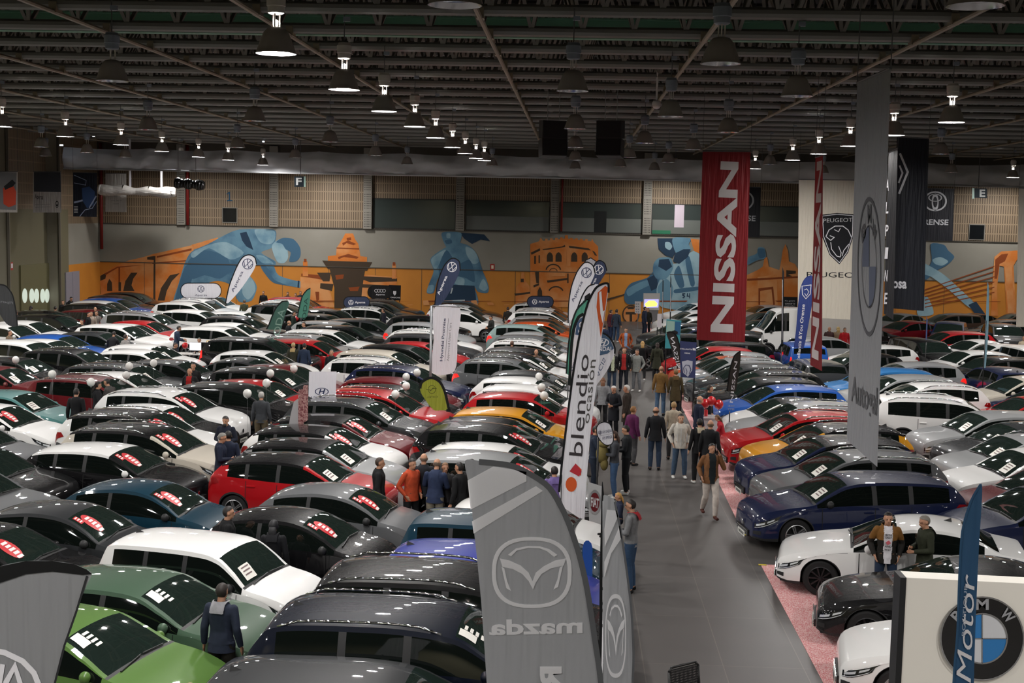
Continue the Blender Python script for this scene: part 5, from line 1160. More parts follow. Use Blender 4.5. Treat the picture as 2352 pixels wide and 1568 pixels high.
# edge-on dark and pale flags
for pts, d, col, lab in (([(1522, 640), (1524, 645), (1523, 752), (1520, 752)], 64, '#1b1b1e', 'thin dark flag edge on, nearer the far carpet'), ([(1540, 630), (1542, 640), (1541, 736), (1538, 736)], 58, '#1e1e22', 'thin dark flag edge on behind the teal roll-up'),
                         ([(1797, 612), (1801, 625), (1799, 800), (1794, 800)], 54.5, '#1c1e22', 'tall thin dark flag edge on before the mural notice board'), ([(2268, 648), (2272, 665), (2270, 760), (2264, 870), (2260, 870), (2264, 740)], 47.5, '#8fb4c4', 'tall thin pale blue flag edge on among the coupes'),
                         ([(2128, 725), (2131, 735), (2129, 790), (2126, 790)], 59, '#5a6da0', 'short thin blue flag edge on beside black boxy car')):
    s = flag('feather_flag', lab, pts, d, col, pole=(pts[-1][0] + 1.5, pts[-1][1] - 4))
    if d in (64, 58, 54.5): s.print('white_marks', ribbon([(pts[0][0] + .3, pts[0][1] + 30), (pts[0][0] - .4, pts[-1][1] - 20)], .7), W_INK)
# dark blue flag before the roundel board
OUT = [(2253, 1110), (2256, 1135), (2249, 1250), (2242, 1400), (2237, 1568), (2233, 1900), (2188, 1900), (2190, 1568), (2199, 1450), (2203, 1330), (2210, 1220), (2230, 1150)]
s = flag('feather_flag', 'dark blue feather flag with white script before the roundel board', OUT, 9.0, '#3d6a92', '#33587a', [(2188, 1900), (2190, 1568), (2199, 1450), (2203, 1330), (2210, 1220), (2230, 1150), (2252, 1112)], (2192, 1880), edge_w=5)
lettering(s, 'Motor', [(2196, 1568), (2208, 1322), (2240, 1312), (2230, 1568)], W_INK, .0, shear=.3)
lettering(s, 'BOUTIQUE', [(2209, 1460), (2215, 1345), (2223, 1345), (2218, 1460)], flatm('#b9c4cf'), off=.02)
# grey flag at the corner
OUT = [(-90, 1335), (0, 1300), (60, 1288), (120, 1288), (170, 1295), (200, 1308), (211, 1318), (201, 1340), (176, 1400), (150, 1480), (128, 1568), (110, 1800), (-140, 1800)]
s = flag('feather_flag', 'large grey corner flag with black cap and white angular letters', OUT, 8.4, '#a2a4a6', pole=(-100, 1700))
s.print('black_cap', [[(-90, 1335), (0, 1300), (60, 1288), (120, 1288), (170, 1295), (200, 1308), (211, 1318), (190, 1320), (120, 1312), (60, 1318), (0, 1338), (-90, 1385)]], flatm('#141516'), .014)
s.print('edge_sleeve', ribbon([(200, 1322), (176, 1402), (148, 1482), (126, 1568), (108, 1800)], 5), flatm('#2c2d2f'), .013)
s.print('angular_letters', ribbon([(-40, 1490), (10, 1498), (52, 1518), (78, 1545), (92, 1580), (96, 1650)], 13) + ribbon([(12, 1570), (34, 1530), (56, 1600)], 13) + ribbon([(6, 1525), (-6, 1600)], 11) + ribbon([(26, 1600), (40, 1570)], 9), W_INK)
OUT = [(-14, 655), (0, 654), (14, 658), (28, 678), (36, 718), (39, 780), (22, 780), (8, 735), (-10, 700)]
s = flag('feather_flag', 'dark grey feather flag by the side wall gate', OUT, 54, '#454749', '#141516', [(0, 653), (14, 657), (29, 678), (37, 718), (40, 780)], (36, 775), edge_w=3)
lettering(s, 'Flipers', [(29, 693), (1, 689), (1, 696), (29, 700)], flatm('#83868a'))
# white roundel board
q = [(2082, 1326), (2420, 1343), (2420, 1700), (2082, 1690)]
d0 = 14.9; r = empty('roundel_board', w(*q[3], d=d0)); r.location.z = 0; tag(r, 'white standing board with large black, blue and white roundel', 'sign'); s = Sheet(r, d0, None, q)
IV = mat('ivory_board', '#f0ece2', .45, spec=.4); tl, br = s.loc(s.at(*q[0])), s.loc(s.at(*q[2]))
tr = s.loc(s.at(*q[1])); zt = tl.z
b = MB().add([(tl.x, 0, 0), (tr.x, 0, 0), (tr.x, 0, tr.z), (tl.x, 0, tl.z), (tl.x, .28, 0), (tr.x, .28, 0), (tr.x, .28, tr.z), (tl.x, .28, tl.z)], [(0, 1, 2, 3), (5, 4, 7, 6), (3, 2, 6, 7), (1, 5, 6, 2)]); b.build('panel', IV, r)
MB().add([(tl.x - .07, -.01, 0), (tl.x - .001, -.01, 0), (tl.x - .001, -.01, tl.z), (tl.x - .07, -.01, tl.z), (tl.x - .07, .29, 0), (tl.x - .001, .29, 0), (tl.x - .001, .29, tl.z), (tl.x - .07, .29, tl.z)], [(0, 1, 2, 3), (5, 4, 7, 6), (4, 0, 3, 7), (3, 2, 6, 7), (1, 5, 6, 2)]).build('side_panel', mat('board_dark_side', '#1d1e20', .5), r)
cx, cy, R = 2256, 1466, 97
GB = mat('gloss_black', '#0b0b0c', .12, coat=1.0); s.print('black_ring', [arc(cx, cy, R - 3, R - 3, n=48)[:-1]], GB, .03); s.print('outer_rim', ringp(cx, cy, R, R, 3.5, 48), CHROME, .034)
Rq = 57; BL = mat('roundel_blue', '#2a7cc0', .2, coat=1.0); WH = mat('roundel_white', '#d8dade', .2, coat=1.0)
s.print('blue_quarters', [[(cx, cy)] + arc(cx, cy, Rq, Rq, a, a + 90, 12) for a in (180, 0)], BL, .036); s.print('white_quarters', [[(cx, cy)] + arc(cx, cy, Rq, Rq, a, a + 90, 12) for a in (270, 90)], WH, .036)
s.print('inner_rim', ringp(cx, cy, Rq + 2, Rq + 2, 3.5, 40) + ribbon([(cx - Rq, cy), (cx + Rq, cy)], 2.4) + ribbon([(cx, cy - Rq), (cx, cy + Rq)], 2.4), CHROME, .042)
for ch, a in (('B', -138), ('M', -90), ('W', -42)):
    u = np.array([math.cos(math.radians(a)), math.sin(math.radians(a))]); t = np.array([-u[1], u[0]]); c0 = np.array([cx, cy])
    hw = 15 if ch != 'B' else 10; P_ = lambda rr, k: tuple(c0 + u * rr + t * k)
    lettering(s, ch, [P_(91, -hw), P_(91, hw), P_(66, hw), P_(66, -hw)], mat('letter_chrome', '#c9ccd2', .3, .6), .03, .042)
# ---------------------------------------------------------------- hanging banners
def hang(label, quad, d=None, x=None, col='#333', name='hanging_banner', wires=True, m=None):
    c0 = w(*quad[0], d=d) if d else w(*quad[0], x=x); r = empty(name, c0); tag(r, label, 'banner'); s = Sheet(r, d, x, quad)
    s.solid('banner_cloth', quad, m or hexm(col))
    if wires:
        b = MB()
        for k in (0, 1): a = s.loc(s.at(*quad[k])); b.tube(a, (a.x, a.y, 14.24 - c0.z), .008, 5)
        a, e = s.loc(s.at(*quad[0], .003)), s.loc(s.at(*quad[1], .003)); b.tube(a, e, .02, 6); b.build('hanging_wire', WIRE, r)
    return s
RED = '#8f1d25'
s = hang('red hanging banner with large white vertical lettering over the walkway cars', [(1614, 347), (1724, 348), (1711, 786), (1600, 780)], 42, None, RED)
lettering(s, 'NISSAN', [(1631, 762), (1655, 370), (1697, 372), (1684, 764)], flatm('#c4c0c0'), .035)
s = hang('second red hanging banner turned edge on beside the pale lion banner', [(1873, 362), (1890, 356), (1888, 852), (1861, 838)], None, 6.95, RED)
lettering(s, 'NISSAN', [(1864, 820), (1876, 372), (1888, 368), (1880, 828)], flatm('#c9c4c4'), .03)
s = hang('tall grey hanging banner with long roundel, turned nearly edge on', [(1969, 190), (2046, 157), (2015, 1072), (1945, 1010)], None, 4.1, '#8e8f93', m=cloth('grey_banner', '#9c9ea2', .25))
s.q = [(1969, 190), (2046, 157), (2015, 1072), (1945, 1010)]
DK = flatm('#4b4c51')
def up(x, y): return (x, y)
P = ringp(1996, 612, 27, 160, 1.7, 48) + ringp(1996, 612, 17, 96, .8, 40)
s.print('long_roundel', P[:48], DK); s.print('inner_roundel', P[48:], DK); s.print('dark_quarters', [[(1996, 612)] + arc(1996, 612, 15.5, 94, 180, 270, 10), [(1996, 612)] + arc(1996, 612, 15.5, 94, 0, 90, 10)], flatm('#525b70'))
for ch, q in (('B', [(1977, 528), (1988, 505), (1990, 540), (1980, 560)]), ('M', [(1992, 470), (2001, 468), (2001, 512), (1993, 514)]), ('W', [(2004, 500), (2014, 530), (2011, 560), (2002, 535)])): lettering(s, ch, q, DK, .03)
lettering(s, 'Autogal', [(1956, 862), (2015, 890), (2013, 975), (1954, 938)], flatm('#55565a'), .02)
s = hang('dark navy hanging banner with white double diamond outline', [(2060, 314), (2134, 318), (2122, 714), (2049, 708)], 45, None, '#1d212b')
s.print('diamond_emblem', ribbon([(2067, 352), (2085, 395), (2065, 445)], 5) + ribbon([(2066, 380), (2073, 397), (2064, 420)], 4), flatm('#c9cbd0')); lettering(s, 'osa', [(2050, 645), (2083, 646), (2082, 663), (2050, 662)], flatm('#d0d2d8'), .03)
s = hang('dark narrow hanging banner edge on with white vertical letters', [(2041, 352), (2062, 340), (2052, 735), (2030, 720)], None, 10.2, '#23252b')
for k, ch in enumerate('ALPINE'): lettering(s, ch, [(2036 - k * .8, 412 + 52 * k), (2043 - k * .8, 412 + 52 * k), (2041 - k * .8, 438 + 52 * k), (2034 - k * .8, 438 + 52 * k)], W_INK, .02)
s = hang('pale hanging banner with black lion shield before the far mural', [(1835, 412), (1990, 414), (1985, 735), (1832, 728)], 63, None, '#ece6d8')
s.print('black_shield', [[(1886, 493), (1922, 489), (1962, 492), (1961, 540), (1948, 580), (1928, 607), (1905, 585), (1889, 545)]], B_INK); s.print('shield_outline', ribbon([(1889, 496), (1922, 492), (1959, 495), (1958, 540), (1946, 578), (1928, 603), (1907, 583), (1892, 543)], 1.4, True), W_INK, .02)
s.print('lion_head', ribbon([(1897, 543), (1904, 528), (1918, 519), (1936, 519), (1948, 528), (1956, 545)], 2) + ribbon([(1897, 543), (1908, 552), (1916, 545), (1906, 541)], 1.8) + ribbon([(1908, 556), (1910, 572), (1922, 588), (1930, 590)], 1.8) + ribbon([(1926, 565), (1932, 580), (1930, 590)], 1.8) + ribbon([(1950, 560), (1938, 575), (1934, 588)], 1.8) + ribbon([(1916, 527), (1926, 532), (1930, 524)], 1.6), W_INK, .02)
lettering(s, 'PEUGEOT', [(1891, 502), (1958, 500), (1958, 509), (1891, 511)], flatm('#c9c9c9'), .0, .022); lettering(s, 'PEUGEOT', [(1853, 624), (1980, 626), (1980, 638), (1853, 636)], B_INK, .0)
TN = '#1e2029'
s = hang('dark hanging banner with three-oval emblem before the slatted wall', [(2122, 432), (2192, 434), (2188, 554), (2120, 552)], 78, None, TN)
OV = lambda cx, cy: ringp(cx, cy, 27, 23, 4) + ringp(cx, cy - 8, 16, 9, 3) + ringp(cx, cy + 2, 8, 20, 3)
s.print('three_oval_emblem', OV(2148, 462), flatm('#b9bac0')); lettering(s, 'RENSE', [(2122, 503), (2179, 504), (2178, 517), (2121, 516)], flatm('#b9bac0'), .02)
s = hang('dark hanging banner mostly hidden behind the large red banner', [(1680, 428), (1748, 430), (1745, 545), (1678, 543)], 78, None, TN)
s.print('three_oval_emblem', OV(1705, 460), flatm('#a9aab0')); lettering(s, 'RENSE', [(1680, 494), (1736, 495), (1735, 508), (1679, 507)], flatm('#b9bac0'), .02)
s = hang('white hanging banner cut by the edge of the picture', [(2340, 432), (2400, 433), (2398, 752), (2334, 750)], 58, None, '#c4beb2')
# banners by the corner
s = hang('white hanging banner with blurred red car picture at the corner', [(-30, 394), (41, 394), (40, 488), (-30, 487)], 66, None, '#b9b6b2'); s.print('picture_ground', [[(-30, 394), (38, 396), (37, 482), (-30, 480)]], flatm('#6d6f72')); s.print('red_car_picture', [[(7, 432), (30, 425), (37, 440), (36, 470), (20, 476), (8, 468)]], flatm('#b8432d'), .02); s.print('car_window_picture', [[(9, 428), (28, 412), (36, 420), (30, 428), (12, 436)]], flatm('#1d1f22'), .022)
s = hang('white hanging banner with dark photo above and handwritten dealer name', [(77, 394), (140, 394), (141, 488), (76, 488)], 72, None, '#c9c7c6'); s.print('photo_top', [[(78, 395), (139, 395), (140, 441), (78, 440)]], flatm('#3d4149')); lettering(s, 'Apersa', [(80, 445), (99, 447), (99, 462), (80, 460)], B_INK, .0); s.print('ring_mark', ringp(131, 467, 3.5, 6, 1.2) + ringp(131, 473, 3, 4, 1), B_INK); s.print('faint_lines', ribbon([(81, 470), (115, 469)], 1.5) + ribbon([(81, 476), (115, 475)], 1.5), flatm('#a9a9aa'))
s = hang('blue night street photo banner hanging near the corner', [(168, 396), (223, 397), (222, 498), (168, 497)], 75.5, None, '#2b3140'); s.print('light_streaks', ribbon([(170, 465), (190, 460)], 4) + ribbon([(183, 497), (195, 482), (212, 478), (222, 462)], 1.6) + ribbon([(170, 402), (198, 414), (197, 425), (170, 420)], 1.2) + ribbon([(205, 477), (221, 450)], 3), flatm('#aab8d6')); s.print('blue_glow', [[(188, 432), (205, 428), (218, 440), (216, 470), (200, 478), (190, 462)]], flatm('#3d5683'), .013)
for k in range(5): s.print('small_print', ribbon([(170, 474 + 3.5 * k), (179, 474 + 3.5 * k)], 1.3), W_INK)
s = hang('white hanging cloth with small faint text in the corner', [(242, 398), (290, 398), (291, 487), (242, 486)], 83, None, '#cfccc8'); lettering(s, 'Apersa', [(257, 445), (276, 445), (276, 450), (257, 450)], flatm('#b0848a')); lettering(s, 'venta, 24h 7d', [(255, 459), (279, 459), (279, 462), (255, 462)], G_INK); lettering(s, 'Ourense', [(260, 466), (273, 466), (273, 469), (260, 469)], G_INK)
# wrapped screen bundle
r = empty('wrapped_screen_roll', w(315, 437, d=82.3)); tag(r, 'long roll wrapped in white cloth hanging from two bright straps', 'roll'); s = Sheet(r, 82.3)
CL = mat('white_wrap_cloth', '#d2cfca', .8, bump=(2.0, .9, .12, (.6, 1, 3))); a, e = s.loc(s.at(226, 434)), s.loc(s.at(402, 440)); b = MB(); n = 24
for i in range(n): 
    t0, t1 = i / n, (i + 1) / n; f = lambda t: .30 + .05 * math.sin(9 * t) + .03 * math.sin(23 * t)
    b.tube(a.lerp(e, t0) + Vector((0, 0, -.08 * abs(math.sin(t0 * 3 * math.pi)))), a.lerp(e, t1) + Vector((0, 0, -.08 * abs(math.sin(t1 * 3 * math.pi)))), f(t0), 12, f(t1), cap=i in (0, n - 1))
b.build('wrapped_roll', CL, r, smooth=True)
for px in (299, 371):
    a = s.loc(s.at(px, 432)); t = 14.24 - r.location.z; MB().box((a.x, a.y - .0, (a.z + t) / 2), (.13, .03, t - a.z)).build('hanging_strap', mat('bright_strap', '#e4e4ea', .5), r)
r = empty('wrapped_bundle', w(435, 424, d=79)); tag(r, 'bundle wrapped in black plastic hanging beside the white wrapped roll', 'bundle'); s = Sheet(r, 79)
a, e = s.loc(s.at(402, 420)), s.loc(s.at(469, 426)); b = MB()
for i in range(10):
    t0, t1 = i / 10, (i + 1) / 10; b.tube(a.lerp(e, t0), a.lerp(e, t1), .30 + .06 * math.sin(17 * t0), 9, .30 + .06 * math.sin(17 * t1), cap=True)
b.build('wrapped_roll', mat('black_plastic_wrap', '#1b1c1d', .25, bump=(6, .8, .05, (1, 1, 1))), r, smooth=True)
for px in (409, 450): a = s.loc(s.at(px, 420)); t = 14.24 - r.location.z; MB().tube(a, (a.x, a.y, t), .015, 6).build('hanging_strap', WIRE, r)
# signs on the wall
for lab, q, ch in (('dark hanging letter F sign high on the slatted wall', [(676, 405), (701, 405), (701, 429), (676, 429)], 'F'), ('dark hanging letter E sign at the far end of slatted wall', [(2233, 432), (2267, 433), (2267, 455), (2233, 454)], 'E')):
    s = board('letter_sign', lab, q, 78.5, '#16222b', th=.3, feet=False); s.root.location.z = 0
    x0, y0 = q[0]; k = 4 if ch == 'F' else 17; lettering(s, ch, [(x0 + k, y0 + 3), (x0 + k + 13, y0 + 3), (x0 + k + 13, y0 + 20), (x0 + k, y0 + 20)], flatm('#c4c6c6'), .03, .315)
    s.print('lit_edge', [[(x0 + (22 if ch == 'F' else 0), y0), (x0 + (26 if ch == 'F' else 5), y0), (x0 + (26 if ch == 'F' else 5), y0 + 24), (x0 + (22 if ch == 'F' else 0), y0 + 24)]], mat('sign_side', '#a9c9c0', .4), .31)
    a = s.loc(s.at(x0 + 14, y0)); MB().tube((a.x, a.y, a.z), (a.x, a.y, 14.24), .02, 6).build('hanging_rod', WIRE, s.root)
r = empty('wall_numeral', w(525, 450, d=DW - .01)); tag(r, 'blue numeral 1 painted high on the slatted wall', 'numeral'); s = Sheet(r, DW - .01); s.print('numeral_face', ribbon([(527, 441), (527, 460)], 3) + ribbon([(521, 446), (527, 441)], 2.6) + ribbon([(521, 460.5), (534, 460.5)], 2.6), flatm('#26506e'))
s = board('fire_notice', 'small red and white fire notice on the grey wall', [(1126, 606), (1136, 606), (1136, 621), (1126, 621)], DW - .0, '#a8352e', th=.02, feet=False); s.print('pale_pictogram', [[(1128.5, 609), (1133.5, 609), (1133.5, 617), (1128.5, 617)]], flatm('#e6d9c0'), .03)
s = board('fire_notice', 'small red extinguisher notice on the painted runner shorts', [(1067, 671), (1073, 671), (1073, 684), (1067, 684)], DW - .0, '#a8452e', th=.02, feet=False)
for k, px in enumerate((13, 27)):
    r = empty('fire_notice', w(px, 611, d=78)); 
    p_ = w(px, 611, x=XL + .012); r.location = p_; tag(r, ('red and white notice on the side wall nearer the edge', 'red and white notice on the side wall nearer the gate')[k], 'notice'); MB().box((0, 0, 0), (.02, .3, .45)).build('notice_panel', flatm('#b04a40'), r); MB().box((.012, 0, .02), (.006, .2, .25)).build('pale_pictogram', W_INK, r)
# ================================================================== painted mural on the far wall
MU = dict(stone='#cd7836', stone_l='#d99a63', dark='#463a2e', rust='#8a4623', blue='#688fa4', blue_l='#96b4bf', blue_d='#456882', navy='#2b3f54', white='#b9c6ca', sky='#9aa39b')
MP = [
 # aqueduct and bridge
 ('stone', [(220, 640), (262, 612), (295, 598), (330, 590), (352, 583), (445, 562), (445, 604), (418, 700), (220, 705)]), ('stone_l', [(440, 562), (500, 545), (505, 556), (446, 572)]),
 ('dark', [(283, 668), (288, 645), (301, 626), (316, 626), (306, 640), (302, 655), (309, 668)]), ('dark', [(362, 690), (370, 661), (390, 632), (413, 627), (395, 645), (383, 668), (378, 690)]),
 ('dark', [(219, 640), (245, 625), (242, 640), (230, 645), (232, 675), (219, 675)]), ('dark', [(246, 668), (246, 652), (251, 640), (257, 648), (258, 668)]), ('dark', [(353, 588), (357, 588), (357, 692), (352, 692)]), ('dark', [(338, 590), (353, 588), (353, 597), (338, 596)]),
 ('rust', [(350, 603), (430, 597), (430, 600), (350, 606)]), ('rust', [(240, 628), (270, 612), (332, 608), (270, 615), (242, 632)]), ('rust', [(360, 588), (440, 570), (440, 575), (360, 592)]), ('rust', [(272, 612), (276, 612), (276, 648), (272, 648)]), ('dark', [(272, 648), (278, 648), (278, 668), (272, 668)]),
 # crouching athlete
 ('blue', [(398, 700), (410, 652), (424, 605), (440, 578), (478, 560), (530, 533), (560, 526), (628, 527), (634, 545), (626, 568), (600, 580), (632, 600), (628, 612), (598, 610), (577, 604), (562, 622), (580, 640), (590, 660), (578, 690), (548, 692), (530, 655), (500, 645), (470, 655), (445, 700)]),
 ('blue_d', [(432, 600), (470, 574), (520, 590), (528, 620), (505, 640), (470, 632), (440, 640)]), ('blue_l', [(440, 580), (480, 562), (520, 556), (560, 580), (530, 596), (480, 570), (445, 592)]), ('navy', [(551, 535), (566, 532), (573, 548), (582, 574), (566, 566), (556, 552)]), ('blue_l', [(585, 527), (628, 529), (632, 547), (622, 560), (598, 556)]),
 ('blue_l', [(588, 586), (606, 588), (628, 604), (620, 608), (600, 602)]), ('blue_d', [(425, 612), (445, 620), (425, 690), (400, 698)]), ('blue_l', [(562, 625), (582, 645), (586, 668), (570, 688), (556, 670)]),
 ('blue_l', [(624, 566), (640, 550), (656, 556), (662, 590), (652, 604), (636, 600)]), ('blue_d', [(634, 556), (650, 546), (674, 549), (689, 568), (690, 588), (680, 600), (664, 600), (668, 580), (656, 572), (648, 560)]),
 ('blue', [(598, 610), (626, 606), (640, 632), (690, 646), (716, 636), (718, 642), (737, 652), (736, 664), (706, 667), (690, 661), (640, 652), (618, 640)]), ('blue_d', [(600, 612), (612, 612), (630, 642), (660, 655), (630, 650), (614, 636)]), ('navy', [(684, 644), (688, 645), (687, 661), (683, 660)]), ('blue_d', [(712, 648), (736, 652), (735, 663), (714, 660)]),
 # fountain pillar
 ('stone_l', [(690, 636), (760, 640), (766, 655), (758, 668), (768, 705), (690, 705)]), ('stone_l', [(828, 630), (912, 636), (911, 662), (842, 668), (846, 705), (826, 705)]), ('rust', [(692, 628), (740, 632), (757, 640), (750, 644), (692, 634)]), ('dark', [(728, 626), (760, 626), (757, 646), (742, 646)]), ('dark', [(736, 650), (766, 652), (762, 668), (735, 662)]),
 ('dark', [(828, 634), (912, 638), (912, 646), (850, 648), (828, 640)]), ('dark', [(824, 652), (910, 656), (880, 662), (826, 660)]), ('rust', [(724, 670), (733, 670), (733, 688), (727, 692)]),
 ('stone', [(696, 600), (706, 600), (708, 634), (695, 634)]), ('rust', [(698, 594), (704, 594), (704, 602), (698, 602)]), ('stone', [(901, 606), (909, 606), (911, 640), (900, 640)]), ('rust', [(902, 602), (908, 602), (908, 610), (902, 610)]),
 ('stone', [(753, 600), (753, 588), (772, 586), (773, 569), (778, 562), (788, 546), (793, 536), (811, 536), (816, 550), (823, 560), (825, 570), (828, 588), (843, 590), (843, 601)]), ('rust', [(773, 568), (825, 570), (825, 573), (773, 571)]), ('rust', [(786, 558), (800, 552), (818, 560), (812, 563), (796, 558), (788, 564)]), ('rust', [(776, 590), (800, 583), (824, 590), (820, 594), (790, 590), (778, 595)]), ('rust', [(796, 546), (806, 545), (807, 551), (797, 552)]),
 ('dark', [(740, 598), (855, 602), (843, 622), (753, 618)]), ('dark', [(757, 618), (838, 622), (832, 662), (828, 708), (768, 708), (768, 660)]), ('rust', [(770, 632), (790, 630), (788, 640), (772, 642)]), ('rust', [(800, 660), (826, 658), (822, 668), (804, 668)]),
 # runner
 ('navy', [(1056, 534), (1112, 538), (1126, 554), (1104, 550), (1084, 560), (1066, 548)]), ('blue', [(1015, 534), (1058, 534), (1058, 553), (1052, 568), (1034, 574), (1022, 562)]), ('blue_d', [(1022, 552), (1036, 550), (1038, 558), (1026, 560)]), ('blue_l', [(1026, 536), (1034, 536), (1034, 546), (1026, 546)]),
 ('blue', [(1028, 566), (1056, 558), (1080, 566), (1096, 585), (1108, 620), (1122, 655), (1120, 672), (1098, 670), (1088, 656), (1096, 702), (1005, 702), (1006, 640), (996, 672), (980, 672), (985, 652), (996, 622), (988, 596), (1004, 580)]),
 ('blue_l', [(1070, 566), (1090, 576), (1100, 600), (1086, 606), (1072, 585)]), ('blue_l', [(990, 596), (1006, 582), (1024, 574), (1006, 612), (998, 618)]), ('blue_d', [(1026, 574), (1050, 606), (1078, 596), (1088, 620), (1090, 648), (1064, 636), (1044, 640), (1014, 650), (1008, 612)]), ('blue_l', [(1046, 634), (1066, 640), (1064, 656), (1044, 650)]), ('navy', [(1010, 652), (1090, 656), (1094, 690), (1008, 692)]), ('white', [(1026, 662), (1029, 661), (1029, 674), (1026, 674)]), ('white', [(1033, 661), (1041, 661), (1037, 674), (1034, 674), (1037, 664), (1033, 664)]),
 ('blue_l', [(1110, 640), (1121, 660), (1112, 668), (1100, 660)]), ('blue_l', [(984, 656), (996, 655), (994, 670), (981, 671)]), ('white', [(1012, 690), (1068, 688), (1066, 700), (1010, 703)]),
 # church tower and castle
 ('stone', [(1184, 690), (1186, 660), (1196, 644), (1198, 625), (1204, 625), (1206, 644), (1217, 658), (1219, 700), (1184, 700)]), ('dark', [(1181, 674), (1219, 670), (1219, 674), (1184, 679)]), ('dark', [(1196, 640), (1203, 640), (1203, 648), (1196, 648)]),
 ('stone', [(1218, 700), (1218, 560), (1238, 554), (1242, 545), (1247, 553), (1297, 548), (1298, 540), (1304, 540), (1305, 548), (1358, 554), (1360, 548), (1364, 556), (1374, 566), (1375, 620), (1380, 705)]),
] + [('stone', [(1252 + 11.5 * k, 556 - (k if k < 4 else 7 - k)), (1252 + 11.5 * k, 548 - (k if k < 4 else 7 - k)), (1258 + 11.5 * k, 548 - (k if k < 4 else 7 - k)), (1258 + 11.5 * k, 556)]) for k in range(9)] + [
 ('dark', [(1246, 572), (1290, 566), (1298, 562), (1298, 567), (1260, 573), (1247, 574)]), ('dark', [(1306, 564), (1352, 570), (1358, 575), (1308, 569)]), ('dark', [(1219, 580), (1240, 570), (1241, 575), (1221, 585)]), ('dark', [(1360, 575), (1366, 578), (1372, 588), (1366, 586)])] + [
 ('dark', [(x, 601), (x, 587), (x + 3, 581), (x + 7, 579), (x + 11, 581), (x + 14, 587), (x + 14, 601)]) for x in (1256, 1276, 1312, 1336)] + [
 ('dark', [(1227, 588), (1231, 587), (1231, 606), (1227, 606)]), ('dark', [(1237, 586), (1240, 586), (1240, 604), (1237, 604)]), *[('dark', q) for q in ribbon(arc(1271, 622, 17, 15, 190, 350, 8), 3) + ribbon(arc(1271, 624, 9, 8, 190, 350, 8), 1.6) + ribbon(arc(1346, 622, 15, 13, 200, 300, 6), 3) + ribbon(arc(1277, 672, 17, 14, 200, 340, 8), 3)], ('dark', [(1256, 644), (1304, 638), (1305, 642), (1258, 649)]), ('dark', [(1234, 690), (1235, 668), (1240, 658), (1245, 668), (1246, 690)]),
 ('dark', [(1229, 625), (1238, 622), (1238, 650), (1232, 650)]), ('dark', [(1225, 655), (1238, 650), (1238, 655), (1226, 660)]), ('stone_l', [(1260, 624), (1300, 626), (1298, 634), (1262, 634)]), ('stone_l', [(1262, 690), (1300, 680), (1310, 690), (1330, 705), (1262, 705)]), ('stone_l', [(1302, 575), (1308, 575), (1310, 610), (1302, 610)]), ('dark', [(1303, 628), (1306, 628), (1306, 650), (1303, 650)]),
 # horizon line strokes and wheel
 ('dark', [(1385, 688), (1430, 676), (1440, 672), (1440, 676), (1386, 693)]), ('dark', arc(1449, 722, 20, 22, n=20)[:-1]), ('stone', arc(1449, 722, 17, 19, n=20)[:-1]), ('dark', [(1437, 716), (1461, 716), (1461, 722), (1452, 722), (1452, 738), (1446, 738), (1446, 722), (1437, 722)]), ('dark', [(1440, 706), (1446, 704), (1452, 704), (1458, 706), (1455, 710), (1443, 710)]),
 # shot putter
 ('blue_d', [(1434, 688), (1436, 668), (1450, 650), (1486, 638), (1504, 622), (1530, 636), (1532, 656), (1508, 676), (1464, 697), (1442, 698)]), ('blue', [(1440, 665), (1470, 648), (1500, 640), (1500, 650), (1465, 668), (1444, 680)]), ('navy', [(1486, 640), (1508, 628), (1512, 660), (1496, 668)]),
 ('blue_l', [(1516, 640), (1530, 610), (1556, 604), (1585, 580), (1606, 584), (1608, 705), (1520, 705), (1508, 668)]), ('blue_d', [(1548, 630), (1560, 610), (1572, 655), (1560, 660)]), ('blue_d', [(1574, 598), (1584, 590), (1596, 650), (1586, 655)]), ('blue', [(1510, 660), (1530, 640), (1546, 660), (1540, 690), (1518, 690)]), ('blue_d', [(1552, 664), (1604, 658), (1604, 666), (1552, 673)]),
 ('navy', [(1510, 547), (1548, 547), (1552, 578), (1545, 592), (1528, 586), (1513, 572)]), ('blue', [(1545, 547), (1586, 547), (1582, 560), (1587, 574), (1572, 590), (1552, 580)]), ('navy', [(1550, 582), (1570, 572), (1586, 572), (1580, 590), (1560, 606), (1546, 600)]), ('blue_l', [(1528, 556), (1538, 556), (1544, 566), (1538, 574), (1528, 568)]), ('blue', [(1502, 604), (1514, 592), (1540, 592), (1546, 616), (1530, 640), (1508, 640), (1500, 622)]), ('navy', [(1514, 596), (1536, 594), (1544, 612), (1530, 622), (1512, 612)]),
 ('navy', [(1567, 673), (1574, 673), (1574, 676), (1570, 676), (1574, 680), (1571, 685), (1566, 684), (1571, 681), (1567, 679)]), ('navy', [(1578, 673), (1580, 673), (1580, 679), (1583, 679), (1583, 673), (1585, 673), (1585, 685), (1583, 685), (1583, 681), (1577, 681)]), ('stone', [(1586, 548), (1606, 550), (1606, 582), (1594, 576)]),
 # fist and town behind
 ('stone', [(1714, 705), (1714, 632), (1740, 620), (1752, 612), (1756, 592), (1762, 590), (1766, 612), (1790, 620), (1794, 600), (1798, 574), (1804, 560), (1810, 576), (1812, 600), (1826, 606), (1834, 620), (1834, 705)]), ('stone_l', [(1740, 636), (1784, 630), (1786, 700), (1742, 700)]), ('rust', [(1742, 662), (1776, 658), (1780, 700), (1776, 700), (1772, 664), (1746, 668), (1746, 700), (1742, 700)]), ('rust', [(1716, 640), (1834, 634), (1834, 638), (1716, 645)]), ('dark', [(1806, 620), (1828, 622), (1828, 628), (1810, 630), (1820, 634), (1806, 636)]),
